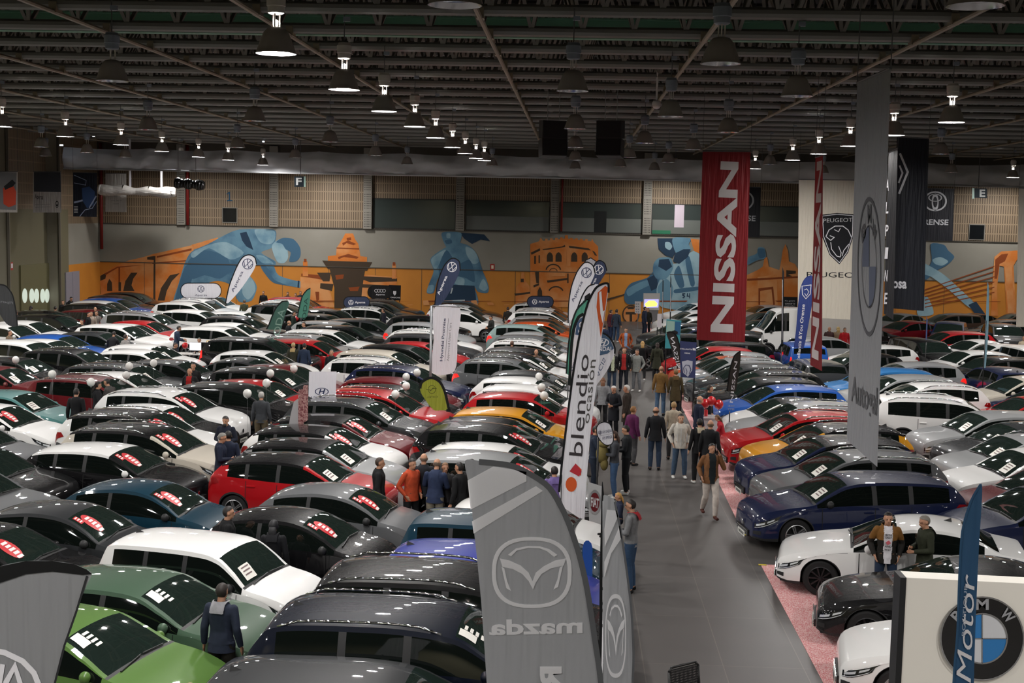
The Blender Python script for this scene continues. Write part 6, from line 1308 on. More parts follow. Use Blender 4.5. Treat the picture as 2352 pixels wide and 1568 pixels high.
 ('blue', [(1716, 602), (1720, 590), (1738, 582), (1742, 568), (1756, 570), (1758, 592), (1738, 598), (1718, 608)]), ('blue_d', [(1740, 572), (1756, 572), (1757, 590), (1744, 592)]),
 # vaulter and bridge pylon
 ('blue_d', [(2138, 560), (2168, 562), (2178, 575), (2192, 590), (2176, 608), (2150, 622), (2128, 642), (2120, 630), (2140, 600)]), ('blue_l', [(2142, 596), (2160, 590), (2178, 600), (2164, 610), (2148, 606)]), ('blue_l', [(2120, 605), (2138, 612), (2170, 632), (2212, 670), (2240, 698), (2226, 706), (2180, 666), (2140, 636), (2120, 628)]), ('navy', [(2224, 700), (2242, 692), (2268, 728), (2250, 734)]), ('blue_l', [(2110, 690), (2128, 680), (2140, 700), (2143, 722), (2108, 724)]),
 ('stone', [(2276, 725), (2280, 640), (2284, 590), (2300, 577), (2338, 575), (2352, 592), (2352, 604), (2336, 596), (2328, 610), (2334, 725), (2312, 725), (2306, 612), (2296, 610), (2290, 660), (2292, 725)]), ('rust', [(2284, 640), (2286, 596), (2300, 584), (2316, 582), (2308, 600), (2296, 606), (2290, 640)]), ('stone_l', [(2308, 612), (2324, 608), (2330, 724), (2316, 724)]),
] + [('rust', [(2124, 664 + 8 * k), (2284, 610 + 12 * k), (2284, 612.5 + 12 * k), (2124, 666.5 + 8 * k)]) for k in range(6)] + [('rust', [(160 + 90 * k, 690 + (k % 3)), (230 + 90 * k, 690 + (k % 3)), (226 + 90 * k, 692 + (k % 2)), (165 + 90 * k, 693)]) for k in range(5, 24) if k not in (14,)] + [('stone_l', [(860 + 37 * k, 690 + 5 * (k % 3)), (872 + 37 * k, 689 + 5 * (k % 3)), (876 + 37 * k, 700), (862 + 37 * k, 701)]) for k in range(9)]
wallo = bpy.data.objects['wall_back']; keys = list(MU); b = MB()
def catmull(pts, k=.8):
    out = []; n = len(pts)
    for i in range(n):
        p0, p1, p2, p3 = [np.array(pts[(i + j) % n], float) for j in (-1, 0, 1, 2)]; m1, m2 = (p2 - p0) * .5 * k, (p3 - p1) * .5 * k
        for t in (0, .25, .5, .75): h = t * t * (3 - 2 * t); out.append(tuple(p1 * (1 - h) + p2 * h + m1 * t * (1 - t) ** 2 - m2 * t * t * (1 - t)))
    return out
for i, (c, pts) in enumerate(MP):
    if c in ('blue', 'blue_l', 'blue_d'): pts = catmull(pts)
    n = len(pts); b.add([w(px, py, d=DW - .006 - .00025 * i) for px, py in pts], [tuple(range(n))], keys.index(c))
mo = b.build('mural', [mat('mural_' + k, MU[k], .75, spec=.2, two=(MU[k2], .9, .42, .7)) for k, k2 in zip(keys, ('stone_l', 'stone', 'dark', 'rust', 'blue_d', 'blue', 'blue_d', 'navy', 'white', 'sky'))], wallo)
fixn(mo.data); mo['label'] = 'painted mural of blue athletes and an orange old town'
# ================================================================== people
SKIN = mat('skin', '#b98a6e', .55); SKIN2 = mat('fair_skin', '#c79b80', .55)
def V3(*a): return Vector(a)
# local frame: forward +x, the person's left +y, up +z; standing height 1.74
BASE = dict(lean=0.0, lu=((0, .178, 1.415), (-.03, .235, 1.14), (.03, .27, .89)), ru=((0, -.178, 1.415), (-.03, -.235, 1.14), (.03, -.27, .89)),
            ll=((0, .095, .92), (.02, .11, .50), (-.03, .115, .085)), rl=((0, -.095, .92), (.02, -.11, .50), (-.03, -.115, .085)), head=0.0, nod=0.0)
def pose(**k): d = dict(BASE); d.update(k); return d
POSES = {
 'stand': pose(),
 'pocket': pose(lu=((0, .178, 1.415), (-.10, .285, 1.15), (.07, .215, .95)), ru=((0, -.178, 1.415), (-.10, -.285, 1.15), (.07, -.215, .95)), ll=((0, .095, .92), (.03, .13, .50), (-.02, .15, .085)), rl=((0, -.095, .92), (.0, -.12, .50), (-.05, -.15, .085)), nod=.1),
 'walk': pose(lu=((0, .178, 1.415), (-.14, .24, 1.16), (-.10, .26, .92)), ru=((0, -.178, 1.415), (.08, -.235, 1.15), (.24, -.23, .97)), ll=((0, .095, .92), (.20, .10, .52), (.26, .10, .10)), rl=((0, -.095, .92), (-.04, -.10, .50), (-.34, -.105, .14))),
 'phone': pose(lu=((0, .178, 1.415), (.05, .30, 1.17), (.13, .16, 1.50)), ru=((0, -.178, 1.415), (-.12, -.26, 1.16), (.06, -.24, .98)), ll=((0, .095, .92), (.20, .08, .52), (.26, .06, .10)), rl=((0, -.095, .92), (-.04, -.09, .50), (-.33, -.08, .14)), head=.1),
 'fold': pose(lu=((0, .178, 1.415), (.01, .26, 1.15), (.24, .08, 1.10)), ru=((0, -.178, 1.415), (.01, -.26, 1.15), (.24, -.06, 1.14)), nod=.25),
 'reach': pose(lu=((.02, .19, 1.41), (.10, .26, 1.17), (.36, .16, 1.12)), ru=((.02, -.19, 1.41), (.08, -.25, 1.15), (.34, -.12, 1.08)), lean=.12, nod=.3),
 'bend': pose(lu=((.12, .19, 1.36), (.24, .25, 1.10), (.44, .16, .98)), ru=((.12, -.19, 1.36), (.22, -.25, 1.08), (.42, -.14, .95)), lean=.30, nod=.45),
 'point': pose(ru=((0, -.178, 1.415), (.14, -.25, 1.19), (.42, -.24, 1.20)), nod=.05),
 'carry': pose(lu=((0, .178, 1.415), (.04, .27, 1.16), (.26, .10, 1.16)), ru=((0, -.178, 1.415), (.02, -.27, 1.15), (.25, -.12, 1.10)), nod=.1),
 'sit': pose(lu=((0, .19, .93), (.05, .25, .68), (.30, .14, .68)), ru=((0, -.19, .93), (.05, -.25, .68), (.30, -.12, .66)), ll=((0, .1, .46), (.42, .12, .48), (.42, .12, .085)), rl=((0, -.1, .46), (.42, -.12, .48), (.42, -.12, .085)), nod=.2, drop=.47),
}
def rings(mb, secs, n=12):
    """loft of elliptical rings: (centre, half width y, half depth x)"""
    vs = []
    for c, wy, dx in secs:
        for i in range(n): a = 2 * math.pi * i / n; vs.append((c[0] + dx * math.cos(a), c[1] + wy * math.sin(a), c[2]))
    fs = [(j * n + i, j * n + (i + 1) % n, (j + 1) * n + (i + 1) % n, (j + 1) * n + i) for j in range(len(secs) - 1) for i in range(n)]
    fs += [tuple(range(n))[::-1], tuple(range((len(secs) - 1) * n, len(secs) * n))]
    mb.add(vs, fs)
def limb(mb, pts, rad):
    for i in range(len(pts) - 1):
        mb.tube(pts[i], pts[i + 1], rad[i], 12, rad[i + 1])
    for p, r in zip(pts, rad): mb.ball(p, r, 10, 8)
def hand(mb, wr, el, side, curl=.35):
    d = (wr - el).normalized(); out = V3(0, side, 0); out = (out - d * out.dot(d)).normalized(); fw = d.cross(out) * (1 if side > 0 else -1)
    if fw.x < 0: fw = -fw                                   # thumb side faces forward
    palm = wr + d * .045
    for k in (-.027, -.009, .009, .027): mb.tube(wr + fw * k * .6, palm + d * .035 + fw * k, .013, 8, .0125); mb.ball(palm + d * .035 + fw * k, .0125, 8, 6)
    for k, L in zip((.028, .0095, -.0095, -.028), (.066, .075, .07, .054)):
        a = palm + d * .035 + fw * k; m = a + d * L * .55 - out * L * .15 * curl; e = m + d * L * .4 - out * L * .5 * curl
        mb.tube(a, m, .0095, 7, .0088); mb.ball(m, .0088, 7, 5); mb.tube(m, e, .0088, 7, .007); mb.ball(e, .007, 7, 5)
    a = wr + d * .02 + fw * .022; m = a + d * .03 + fw * .028; e = m + d * .03 + fw * .006; mb.tube(a, m, .0125, 7, .0105); mb.ball(m, .0105, 7, 5); mb.tube(m, e, .0105, 7, .008); mb.ball(e, .008, 7, 5)
BODY = {}
def smooth_body(mb, voxel):
    me = bpy.data.meshes.new('person_build'); me.from_pydata(mb.v, [], mb.f); o = bpy.data.objects.new('person_build', me); C.objects.link(o)
    fixn(me)
    r = o.modifiers.new('r', 'REMESH'); r.mode = 'VOXEL'; r.voxel_size = voxel; r.use_smooth_shade = True
    s = o.modifiers.new('s', 'SMOOTH'); s.factor = .5; s.iterations = 3
    dg = bpy.context.evaluated_depsgraph_get(); out = bpy.data.meshes.new_from_object(o.evaluated_get(dg)); bpy.data.objects.remove(o); bpy.data.meshes.remove(me)
    return out
def build_pose(k):
    P = POSES[k]; drop = P.get('drop', 0); ln = P['lean']; T = lambda x, y, z: V3(x + ln * max(0, z - .9), y, z - drop)
    mb = MB()
    rings(mb, [(T(0, 0, .84), .13, .10), (T(0, 0, .92), .165, .118), (T(0, 0, 1.02), .155, .108), (T(.005, 0, 1.12), .145, .10), (T(.005, 0, 1.25), .165, .112), (T(0, 0, 1.36), .186, .118), (T(-.01, 0, 1.43), .168, .095), (T(-.012, 0, 1.48), .085, .07)], 16)
    nk = T(-.012, 0, 1.46); hc = T(.02 + .05 * P['nod'], 0, 1.625 - .02 * P['nod'])
    mb.tube(nk, hc - V3(.01, 0, .06), .058, 12, .054)
    R = Matrix.Rotation(P['head'], 3, 'Z') @ Matrix.Rotation(P['nod'], 3, 'Y')
    hd = MB(); hd.ball((0, 0, .025), 1, 18, 14, (.094, .076, .095)); hd.ball((.022, 0, -.045), 1, 14, 10, (.066, .058, .07)); hd.ball((.052, 0, -.085), .030, 10, 8, (1, 1.1, .9))
    hd.tube((.088, 0, .018), (.108, 0, -.028), .012, 8, .017); hd.ball((.106, 0, -.03), .0165, 8, 6, (1, 1.2, .8)); hd.ball((.084, 0, -.062), .014, 8, 6, (.8, 1.7, .55)); hd.ball((.082, .03, .03), .016, 8, 6, (.6, 1.3, .5)); hd.ball((.082, -.03, .03), .016, 8, 6, (.6, 1.3, .5))
    for s_ in (1, -1): hd.ball((-.005, s_ * .078, -.005), .028, 8, 6, (.65, .4, 1.1))
    mb.add([R @ Vector(v) + hc for v in hd.v], hd.f)
    for nm, s_ in (('lu', 1), ('ru', -1)):
        a, e, h = [V3(*q) for q in P[nm]]
        limb(mb, [a, a.lerp(e, .4), e, e.lerp(h, .35), h], [.050, .050, .043, .042, .028]); hand(mb, h, e, s_)
    for nm, s_ in (('ll', 1), ('rl', -1)):
        a, n_, h = [V3(*q) for q in P[nm]]
        limb(mb, [a, a.lerp(n_, .35), n_, n_.lerp(h, .3), h], [.092, .084, .058, .058, .038])
        f = h + V3(.0, 0, -.045); mb.ball(h + V3(-.03, 0, -.045), .036, 10, 8, (1, .95, 1)); mb.tube(h + V3(-.02, 0, -.045), h + V3(.12, s_ * .012, -.055), .036, 10, .03); mb.ball(h + V3(.13, s_ * .014, -.056), .031, 10, 8, (1.4, 1.25, .9))
    me = smooth_body(mb, .0135)
    nv = len(me.vertices); co = np.empty(nv * 3); me.vertices.foreach_get('co', co); co = co.reshape(-1, 3); no = np.empty(nv * 3); me.vertices.foreach_get('normal', no); no = no.reshape(-1, 3)
    # nearest bone per vertex
    bones = []
    def bone(t, a, b): bones.append((t, np.array(a), np.array(b)))
    bone('torso', T(0, 0, 1.0), T(0, 0, 1.42)); bone('pelvis', T(0, 0, .86), T(0, 0, .98)); bone('neck', T(-.01, 0, 1.50), T(0, 0, 1.53)); bone('head', hc - V3(0, 0, .05), hc + V3(0, 0, .05))
    for nm in ('lu', 'ru'):
        a, e, h = [V3(*q) for q in P[nm]]; d = (h - e).normalized(); bone('uarm', a, e); bone('farm', e, h - d * .015); bone('hand', h + d * .02, h + d * .16)
    for nm in ('ll', 'rl'):
        a, n_, h = [V3(*q) for q in P[nm]]; bone('thigh', a - V3(0, 0, .06), n_); bone('shin', n_, h + V3(0, 0, .02)); bone('foot', h + V3(-.03, 0, -.05), h + V3(.14, 0, -.055))
    D = []
    for t, a, b in bones:
        ab = b - a; q = np.clip(((co - a) @ ab) / max(ab @ ab, 1e-9), 0, 1); D.append(np.linalg.norm(co - (a + q[:, None] * ab), axis=1))
    ix = np.argmin(np.array(D), 0); tg = np.array([t for t, _, _ in bones])[ix]
    polys = [tuple(p.vertices) for p in me.polygons]
    def shell(keep, th, mi=None):
        used = {}; vs = []; fs = []
        for f in polys:
            if all(keep[v] for v in f):
                g = []
                for v in f:
                    if v not in used: used[v] = len(vs); vs.append(tuple(co[v] + no[v] * (th[v] if hasattr(th, '__len__') else th)))
                    g.append(used[v])
                fs.append(tuple(g))
        return vs, fs
    z = co[:, 2] + drop; out = {}
    out['body'] = me; me.materials.append(SKIN)
    def mk(nm, keep, th, m, sm=2, extra=None):
        v, f = shell(keep, th); b = MB(); b.add(v, f)
        if extra: extra(b)
        q = b.mesh(k + nm, [m], smooth=True)
        bm = bmesh.new(); bm.from_mesh(q)
        for _ in range(sm): bmesh.ops.smooth_vert(bm, verts=bm.verts, factor=.5, use_axis_x=True, use_axis_y=True, use_axis_z=True)
        bm.to_mesh(q); bm.free(); return q
    arm = np.isin(tg, ('uarm', 'farm')); tor = np.isin(tg, ('torso',)); pel = np.isin(tg, ('pelvis', 'thigh')); leg = np.isin(tg, ('thigh', 'shin', 'pelvis')); ft = tg == 'foot'
    bulk = np.where(arm, .015, .026)
    def hem(z0, wy, dx, z1=1.02):
        def f(b):
            secs = [(T(0, 0, z0), wy * 1.06, dx * 1.08), (T(0, 0, (z0 + .9) / 2 if z0 < .8 else .88), wy, dx), (T(0, 0, .92), wy * .99, dx), (T(0, 0, z1), wy * .93, dx * .93)]
            n = 22; vs = []
            for c, a, d in secs:
                for i in range(n): t = 2 * math.pi * i / n; vs.append((c[0] + d * math.cos(t), c[1] + a * math.sin(t), c[2]))
            b.add(vs, [(j * n + i, j * n + (i + 1) % n, (j + 1) * n + (i + 1) % n, (j + 1) * n + i) for j in range(3) for i in range(n)])
        return f
    coll = (z > 1.0) & (tg == 'neck') & (z < 1.52)
    jk = tor | arm | coll | (pel & (z > .86) & (tg != 'thigh')) | ((tg == 'thigh') & (z > .93))
    if k == 'sit': jk = tor | arm | coll
    out['jacket'] = mk('jacket', jk, bulk, WHITE, 2, None if k == 'sit' else hem(.80, .195, .145))
    out['coat'] = mk('coat', jk, bulk, WHITE, 2, None if k == 'sit' else hem(.55, .20, .155)) 
    out['pullover'] = mk('pullover', jk, np.where(arm, .012, .013), WHITE, 2, None if k == 'sit' else hem(.87, .18, .13, .98))
    out['trousers'] = mk('trousers', leg & (z < 1.02 + 0) if k != 'sit' else leg, np.where(tg == 'shin', .020, .013), WHITE, 3)
    out['shoe'] = mk('shoe', ft, .009, WHITE, 1)
    loc = (co - np.array(hc)) @ np.array(R)
    hd_ = (tg == 'head')
    hx, hz = loc[:, 0], loc[:, 2]
    out['hair'] = mk('hair', hd_ & ((hz > .045 + hx * .45) | ((hx < -.02) & (hz > -.06))) & (np.abs(loc[:, 1]) < .2), .012, WHITE, 1)
    out['bald'] = mk('bald', hd_ & (hx < .015) & (hz > -.065) & (hz < .035) & ~((np.abs(loc[:, 1]) > .06) & (hx > -.0)), .006, WHITE, 1)
    def tail(b):
        q = [R @ V3(-.075, 0, .03) + hc, R @ V3(-.105, 0, -.05) + hc, R @ V3(-.11, 0, -.14) + hc, R @ V3(-.10, 0, -.24) + hc]
        vs = []; n = 12
        for p, wy, dx in zip(q, (.06, .078, .082, .06), (.035, .04, .035, .02)):
            for i in range(n): a = 2 * math.pi * i / n; vs.append((p.x + dx * math.cos(a), p.y + wy * math.sin(a), p.z))
        b.add(vs, [(j * n + i, j * n + (i + 1) % n, (j + 1) * n + (i + 1) % n, (j + 1) * n + i) for j in range(3) for i in range(n)] + [tuple(range(n))[::-1], tuple(range(3 * n, 4 * n))])
    out['long'] = mk('long', hd_ & ((hz > .045 + hx * .45) | ((hx < .0) & (hz > -.1))), .016, WHITE, 1, tail)
    eye = MB()
    for s_ in (1, -1): p = R @ V3(.090, s_ * .031, .014) + hc; eye.ball(p, .009, 8, 6)
    out['eyes'] = eye.mesh('eyes', [mat('dark_eye', '#1a1412', .2)]); out['hc'] = hc; out['R'] = R
    hk = (tor | coll) & (z > 1.36) & (co[:, 0] < .05 + ln * .5) & (np.abs(co[:, 1]) < .135)
    out['hood'] = mk('hood', hk, .05 + .02 * np.clip((1.46 - z) / .1, 0, 1), WHITE, 3)
    return out
def cl(c): return mat('clothes_' + c.strip('#'), c, .8, spec=.25, two=('#%02x%02x%02x' % tuple(max(0, int(int(c.strip('#')[i:i + 2], 16) * .9)) for i in (0, 2, 4)), 14, .4, .7))
SH = dict(white='#d6d6d2', black='#161616', brown='#4a2620')
TAKEN = []; SPOTS = []
def person(px, py, face, po, top, topc, legc, hair, hairc, label, h=1.74, shoe='black', hood=None, skin=SKIN, group=None, d=None, x=None):
    """px,py: top of the head in the picture; face: heading in degrees (0 = +x, -90 = towards the camera)"""
    if po not in BODY: BODY[po] = build_pose(po)
    B = BODY[po]; hh = h * (1 - POSES[po].get('drop', 0) / 1.74) * (.985 if po != 'bend' else .95)
    p = w(px, py, z=hh) if d is None else w(px, py, d=d)
    s_ = h / 1.74
    fa = math.radians(face); ln = POSES[po]['lean'] * .75
    loc = V3(p.x - math.cos(fa) * ln * s_, p.y - math.sin(fa) * ln * s_, .009)
    if d is None:
        q = free_spot(loc.x, loc.y, .22, [(a, b, .2) for _, a, b in TAKEN] + [(a, b, .42) for a, b in SPOTS]) or free_spot(loc.x, loc.y, .12)
        if q: loc.x, loc.y = q
    r = empty('person', loc, fa); r.scale = (s_,) * 3; tag(r, label, 'person', group); TAKEN.append((label, loc.x, loc.y))
    if d is not None: r.location.z = p.z - hh
    o = link('body', B['body'], r); setmat(o, 0, skin)
    link('eyes', B['eyes'], r)
    o = link({'jacket': 'jacket', 'coat': 'coat', 'pullover': 'pullover'}[top], B[top], r); setmat(o, 0, cl(topc))
    o = link('trousers', B['trousers'], r); setmat(o, 0, cl(legc))
    o = link('shoes', B['shoe'], r); setmat(o, 0, cl(SH[shoe]))
    if hair != 'none':
        o = link('hair', B[{'short': 'hair', 'long': 'long', 'bald': 'bald'}[hair]], r); setmat(o, 0, mat('hair_' + hairc.strip('#'), hairc, .6))
    if hood: o = link('hood', B['hood'], r); setmat(o, 0, cl(hood))
    return r
def front_panel(r, po, src, keep, th, m, name):
    """a piece of clothing showing at the front: the matching faces of the jacket, a little proud of it"""
    me = BODY[po][src]; vs, fs, used = [], [], {}
    for f in me.polygons:
        if keep(f.center, f.normal):
            g = []
            for v in f.vertices:
                if v not in used: used[v] = len(vs); q = me.vertices[v]; vs.append(q.co + Vector((abs(q.normal.x) * th, q.normal.y * th, q.normal.z * th)))
                g.append(used[v])
            fs.append(g)
    b = MB(); b.add(vs, fs); return b.build(name, m, r, smooth=True)
BK, NV, BR, GY, WH_, BL_ = '#17140f', '#20263a', '#3a2a1e', '#7a7a7a', '#c9c7c2', '#b08a55'
p = person
S_, N_, E_, W_ = -90, 90, 0, 180
q = w(1646, 956, z=1.07); CNT = free_spot(q.x, q.y, .40); SPOTS.append(CNT)
q = w(455, 812, z=.75); DSK = free_spot(q.x, q.y, .5, reach=2.2) or (q.x, q.y)
SPOTS.append((DSK[0] - .5, DSK[1])); SPOTS.append((DSK[0] + .5, DSK[1]))
r = p(1564, 953, -85, 'pocket', 'jacket', '#cfcac0', '#44586f', 'short', '#1a1512', 'man in white hooded jacket and jeans standing with hands in pockets', shoe='white', hood='#c9c4b8', skin=SKIN2)
MB().box((.148, 0, 1.15), (.012, .012, .5)).box((.13, .09, 1.1), (.012, .01, .22)).box((.13, -.09, 1.1), (.012, .01, .22)).build('zip', WHITE, r)
r = p(1635, 1022, -80, 'phone', 'jacket', '#7d5637', '#c3b9b0', 'short', '#15110e', 'man in tan jacket and white trousers walking while phoning', shoe='brown')
MB().box((.10, .11, 1.55), (.012, .02, .13)).build('phone', mat('phone_black', '#111111', .2), r)
front_panel(r, 'phone', 'jacket', lambda c, n: c.x > .02 and abs(c.y) < .075 and .84 < c.z < 1.5, .012, cl('#20272a'), 'pullover')
MB().lathe([(.075, 1.44), (.092, 1.47), (.085, 1.51), (.07, 1.53)], 14).build('scarf', cl('#24262c'), r, smooth=True)
p(1507, 938, N_, 'stand', 'jacket', '#1b1c20', '#2c3a4e', 'bald', '#4a3a30', 'balding man in black jacket and dark jeans seen from behind', shoe='black')
p(1548, 926, N_, 'stand', 'jacket', '#b5aa97', '#2a2a2c', 'short', '#9c7f55', 'woman with short fair hair in cream jacket seen from behind', h=1.66)
p(1454, 936, 40, 'stand', 'jacket', '#5e2450', '#4a4a4c', 'short', '#8a6238', 'woman with short fair hair in purple jacket', h=1.66)
p(1441, 980, W_ - 10, 'fold', 'pullover', '#1e2225', '#16171a', 'short', '#15120f', 'young man in black shirt and trousers facing the coat holder', shoe='white')
r = p(1413, 993, W_, 'carry', 'pullover', '#3c3f44', '#3d5676', 'long', '#3a2519', 'woman with long brown hair and jeans holding an olive coat', h=1.68, shoe='white', skin=SKIN2)
q = MB(); q.ball((.30, .0, 1.10), 1, 14, 10, (.16, .20, .24)); q.ball((.27, .0, 1.36), 1, 14, 8, (.15, .19, .10)); q.ball((.25, .05, .86), 1, 12, 8, (.10, .15, .16)); o = q.build('held_coat', cl('#6d6238'), None, smooth=True); 
o.location = r.location; o.rotation_euler = r.rotation_euler; o.name = 'folded_coat'; tag(o, 'olive coat with fur hood held in arms of the long haired woman', 'coat')
p(1385, 871, N_, 'stand', 'jacket', '#7f8083', '#1a1a1d', 'long', '#6d4830', 'woman with long light brown hair in grey jacket, seen from behind', h=1.66)
p(1411, 888, -120, 'fold', 'coat', '#1d2026', '#191a1d', 'short', '#c5c3bf', 'elderly woman with white hair in black coat', h=1.66)
p(1441, 887, 170, 'stand', 'coat', '#332c26', '#2a2623', 'short', '#c2bfba', 'elderly white-haired man in dark brown coat')
p(1519, 843, 80, 'stand', 'jacket', '#7a5c33', '#4d6580', 'bald', '#8a6a50', 'balding man in mustard padded jacket and jeans, seen from behind')
p(1553, 851, N_, 'stand', 'coat', '#4a3f28', '#23262c', 'short', '#7a5a35', 'woman in olive brown parka walking beside the mustard jacket', h=1.66, hood='#5a4526')
p(1604, 909, 20, 'stand', 'jacket', '#1b2236', '#262d3d', 'bald', '#8f8a84', 'heavy balding man in navy jacket next to the red balloons', h=1.74)
p(1637, 887, 10, 'stand', 'jacket', '#16171a', '#1a1a1c', 'short', '#2c241d', 'man in black jacket behind the red balloons')
p(1608, 965, 100, 'stand', 'jacket', '#19191b', '#17171a', 'short', '#120f0d', 'young person in black jacket with cream hood near the counter', h=1.7, hood='#b5a890', shoe='white')
p(1631, 967, 70, 'stand', 'jacket', '#1b1c1e', '#20242c', 'bald', '#7a6858', 'bald man in black leather jacket at the counter corner')
p(1674, 959, 170, 'bend', 'pullover', '#a3202a', '#8f1f28', 'long', '#5a4028', 'child in red leaning against the white counter', h=1.3)
p(1464, 804, -110, 'pocket', 'jacket', '#80837f', '#6b6d70', 'long', '#2c211b', 'woman with ponytail in pale grey jacket and grey leggings', h=1.68, shoe='white')
p(1476, 786, N_, 'walk', 'coat', '#1b1b1d', '#19191b', 'long', '#a8854f', 'blond woman in black coat walking away', h=1.66, shoe='white')
p(1510, 789, N_, 'stand', 'coat', '#36372a', '#1c1c1e', 'long', '#2a1c16', 'dark-haired woman in olive vest over black sleeves', h=1.66, hood='#36372a')
r = p(1438, 754, -90, 'pocket', 'jacket', '#9c4a20', '#2b2f38', 'short', '#33261e', 'man in rust orange jacket walking up the walkway')
front_panel(r, 'pocket', 'jacket', lambda c, n: c.x > .02 and abs(c.y) < .06 and .86 < c.z < 1.49, .012, cl('#7f95b5'), 'shirt')
r = p(1434, 800, -95, 'stand', 'jacket', '#16171a', '#20232b', 'short', '#33261e', 'man in black jacket with red sweater beside the pale grey jacket')
front_panel(r, 'stand', 'jacket', lambda c, n: c.x > .02 and abs(c.y) < .08 and .86 < c.z < 1.49, .012, cl('#a02a28'), 'sweater')
r = p(1407, 805, -80, 'stand', 'jacket', '#1b1b1d', '#2d3a4c', 'long', '#2c1d16', 'woman in black jacket over pale green shirt beside the teardrop flag', h=1.66)
front_panel(r, 'stand', 'jacket', lambda c, n: c.x > .02 and abs(c.y) < .06 and .9 < c.z < 1.48, .012, cl('#b9c0a4'), 'shirt')
p(1388, 746, N_, 'stand', 'jacket', '#29304a', '#2b3346', 'short', '#2c211b', 'man in dark blue jacket half hidden behind the teardrop flag')
p(1403, 713, 30, 'stand', 'jacket', '#4d1f28', '#26314a', 'short', '#2c211b', 'person in maroon jacket beside the tall navy jacketed man')
p(1416, 711, 60, 'stand', 'jacket', '#2f3846', '#31435c', 'short', '#2c211b', 'man in slate navy jacket and jeans far up the walkway', h=1.8, shoe='white')
p(1481, 706, 20, 'stand', 'jacket', '#272f42', '#1f2838', 'short', '#2c211b', 'man in navy vest with white sleeves at the carpet end')
p(1489, 709, -120, 'stand', 'jacket', '#23241f', '#1d1d20', 'long', '#8a6a42', 'fair-haired woman in dark jacket at the carpet end', h=1.64, shoe='white')
p(1129, 726, -150, 'fold', 'coat', '#1c1e1c', '#332a20', 'short', '#161513', 'man in dark cap and dark green coat reading between the car rows')
p(1160, 736, 0, 'stand', 'jacket', '#1a1a1c', '#1a1a1c', 'short', '#14110f', 'dark-haired person beyond the man in dark cap', h=1.7)
r = p(1440, 1151, 165, 'carry', 'pullover', '#77787a', '#2f4560', 'short', '#1c1713', 'man in grey knit jacket with red hood holding a child', h=1.74, hood='#a5202a')
p(1423, 1133, 190, 'sit', 'pullover', '#262c40', '#1f2434', 'long', '#b08548', 'blond child carried by the man in grey knit jacket', h=1.12, d=w(1440, 1151, z=1.7).y + .02)
p(1275, 1063, 100, 'stand', 'pullover', '#73629a', '#2a2a30', 'short', '#1a1412', 'dark-haired woman in lavender hoodie behind the large grey flag', h=1.64, hood='#73629a')
r = p(1257, 978, -10, 'point', 'jacket', '#202a3a', '#222a38', 'short', '#1c1713', 'man in dark blue padded jacket showing his phone among cars')
MB().box((.44, -.24, 1.23), (.10, .05, .012)).build('phone', mat('phone_black', '#111111', .2), r)
p(945, 1057, -40, 'pocket', 'jacket', '#b8492a', '#1a1a1c', 'short', '#1b1512', 'woman in bright orange padded jacket between the car rows', h=1.7)
p(872, 1053, 10, 'stand', 'coat', '#181a1c', '#1b1b1d', 'short', '#3a2c22', 'man in long black jacket beside the orange jacket woman')
p(1003, 1057, 80, 'reach', 'jacket', '#2a3550', '#8a8374', 'bald', '#6d5d50', 'man in blue padded vest and beige trousers, seen from behind')
p(1021, 1068, -70, 'stand', 'jacket', '#3a3a3c', '#2a2a2c', 'short', '#7a5a3c', 'woman facing the man in blue padded vest', h=1.6)
p(1057, 1066, 150, 'stand', 'jacket', '#17181a', '#1a1a1c', 'short', '#14110f', 'man in black jacket at the edge of the large grey flag')
p(1031, 1019, N_, 'stand', 'jacket', '#23252b', '#23252b', 'bald', '#7a6a5c', 'bald man in dark jacket behind the white crossover roof')
p(1089, 1045, N_, 'stand', 'jacket', '#1d1d20', '#1d1d20', 'short', '#15110f', 'dark-haired person behind the silver roof near the grey flag', h=1.68)
p(1115, 1042, N_, 'stand', 'jacket', '#4a3d30', '#2a2a2c', 'long', '#8a6238', 'fair-haired person behind the silver roof near the grey flag', h=1.66)
p(522, 1168, 20, 'stand', 'jacket', '#131416', '#161618', 'short', '#1b1614', 'man in black leaning between the black small car and minivan')
p(628, 1200, N_, 'stand', 'jacket', '#131418', '#131418', 'long', '#131418', 'person in black hood between the rounded black car and minivan', h=1.62, hood='#131418')
p(504, 1352, 80, 'stand', 'jacket', '#252c3c', '#26241f', 'short', '#1f1712', 'man in dark navy hoodie with pale collar, seen from behind', hood='#8c8c90', h=1.78)
p(463, 1541, 80, 'stand', 'jacket', '#2a2c30', '#26282c', 'bald', '#8f8d8a', 'grey-haired balding head at the bottom edge by the green cars', h=1.72)
p(458, 996, 10, 'fold', 'jacket', '#1d2436', '#3d4046', 'short', '#77756f', 'grey-haired bearded man in navy vest in the group of three')
r = p(488, 982, -95, 'fold', 'jacket', '#191d2b', '#6d624c', 'short', '#15110f', 'dark-bearded man in navy jacket reading a white paper', shoe='white')
o = MB().box((.31, .02, 1.16), (.012, .21, .28), 0, Euler((0, .5, 0)).to_matrix()).build('paper_sheet', WHITE, r)
MB().ball(BODY['fold']['hc'] + V3(.075, 0, -.10), 1, 10, 8, (.035, .055, .04)).build('beard', mat('hair_#15110f', '#15110f', .6), r, smooth=True)
p(532, 989, 100, 'stand', 'jacket', '#1d2538', '#26282e', 'short', '#15110f', 'man in navy padded jacket turned away in the group of three')
p(600, 903, N_, 'stand', 'pullover', '#3d4044', '#5d5340', 'short', '#a3a19c', 'grey-haired man in grey sweater seen from behind by black car')
r = p(429, 848, -90, 'stand', 'jacket', '#191a1c', '#1c1c1e', 'bald', '#3a2c22', 'man with red shirt under black jacket among dark cars')
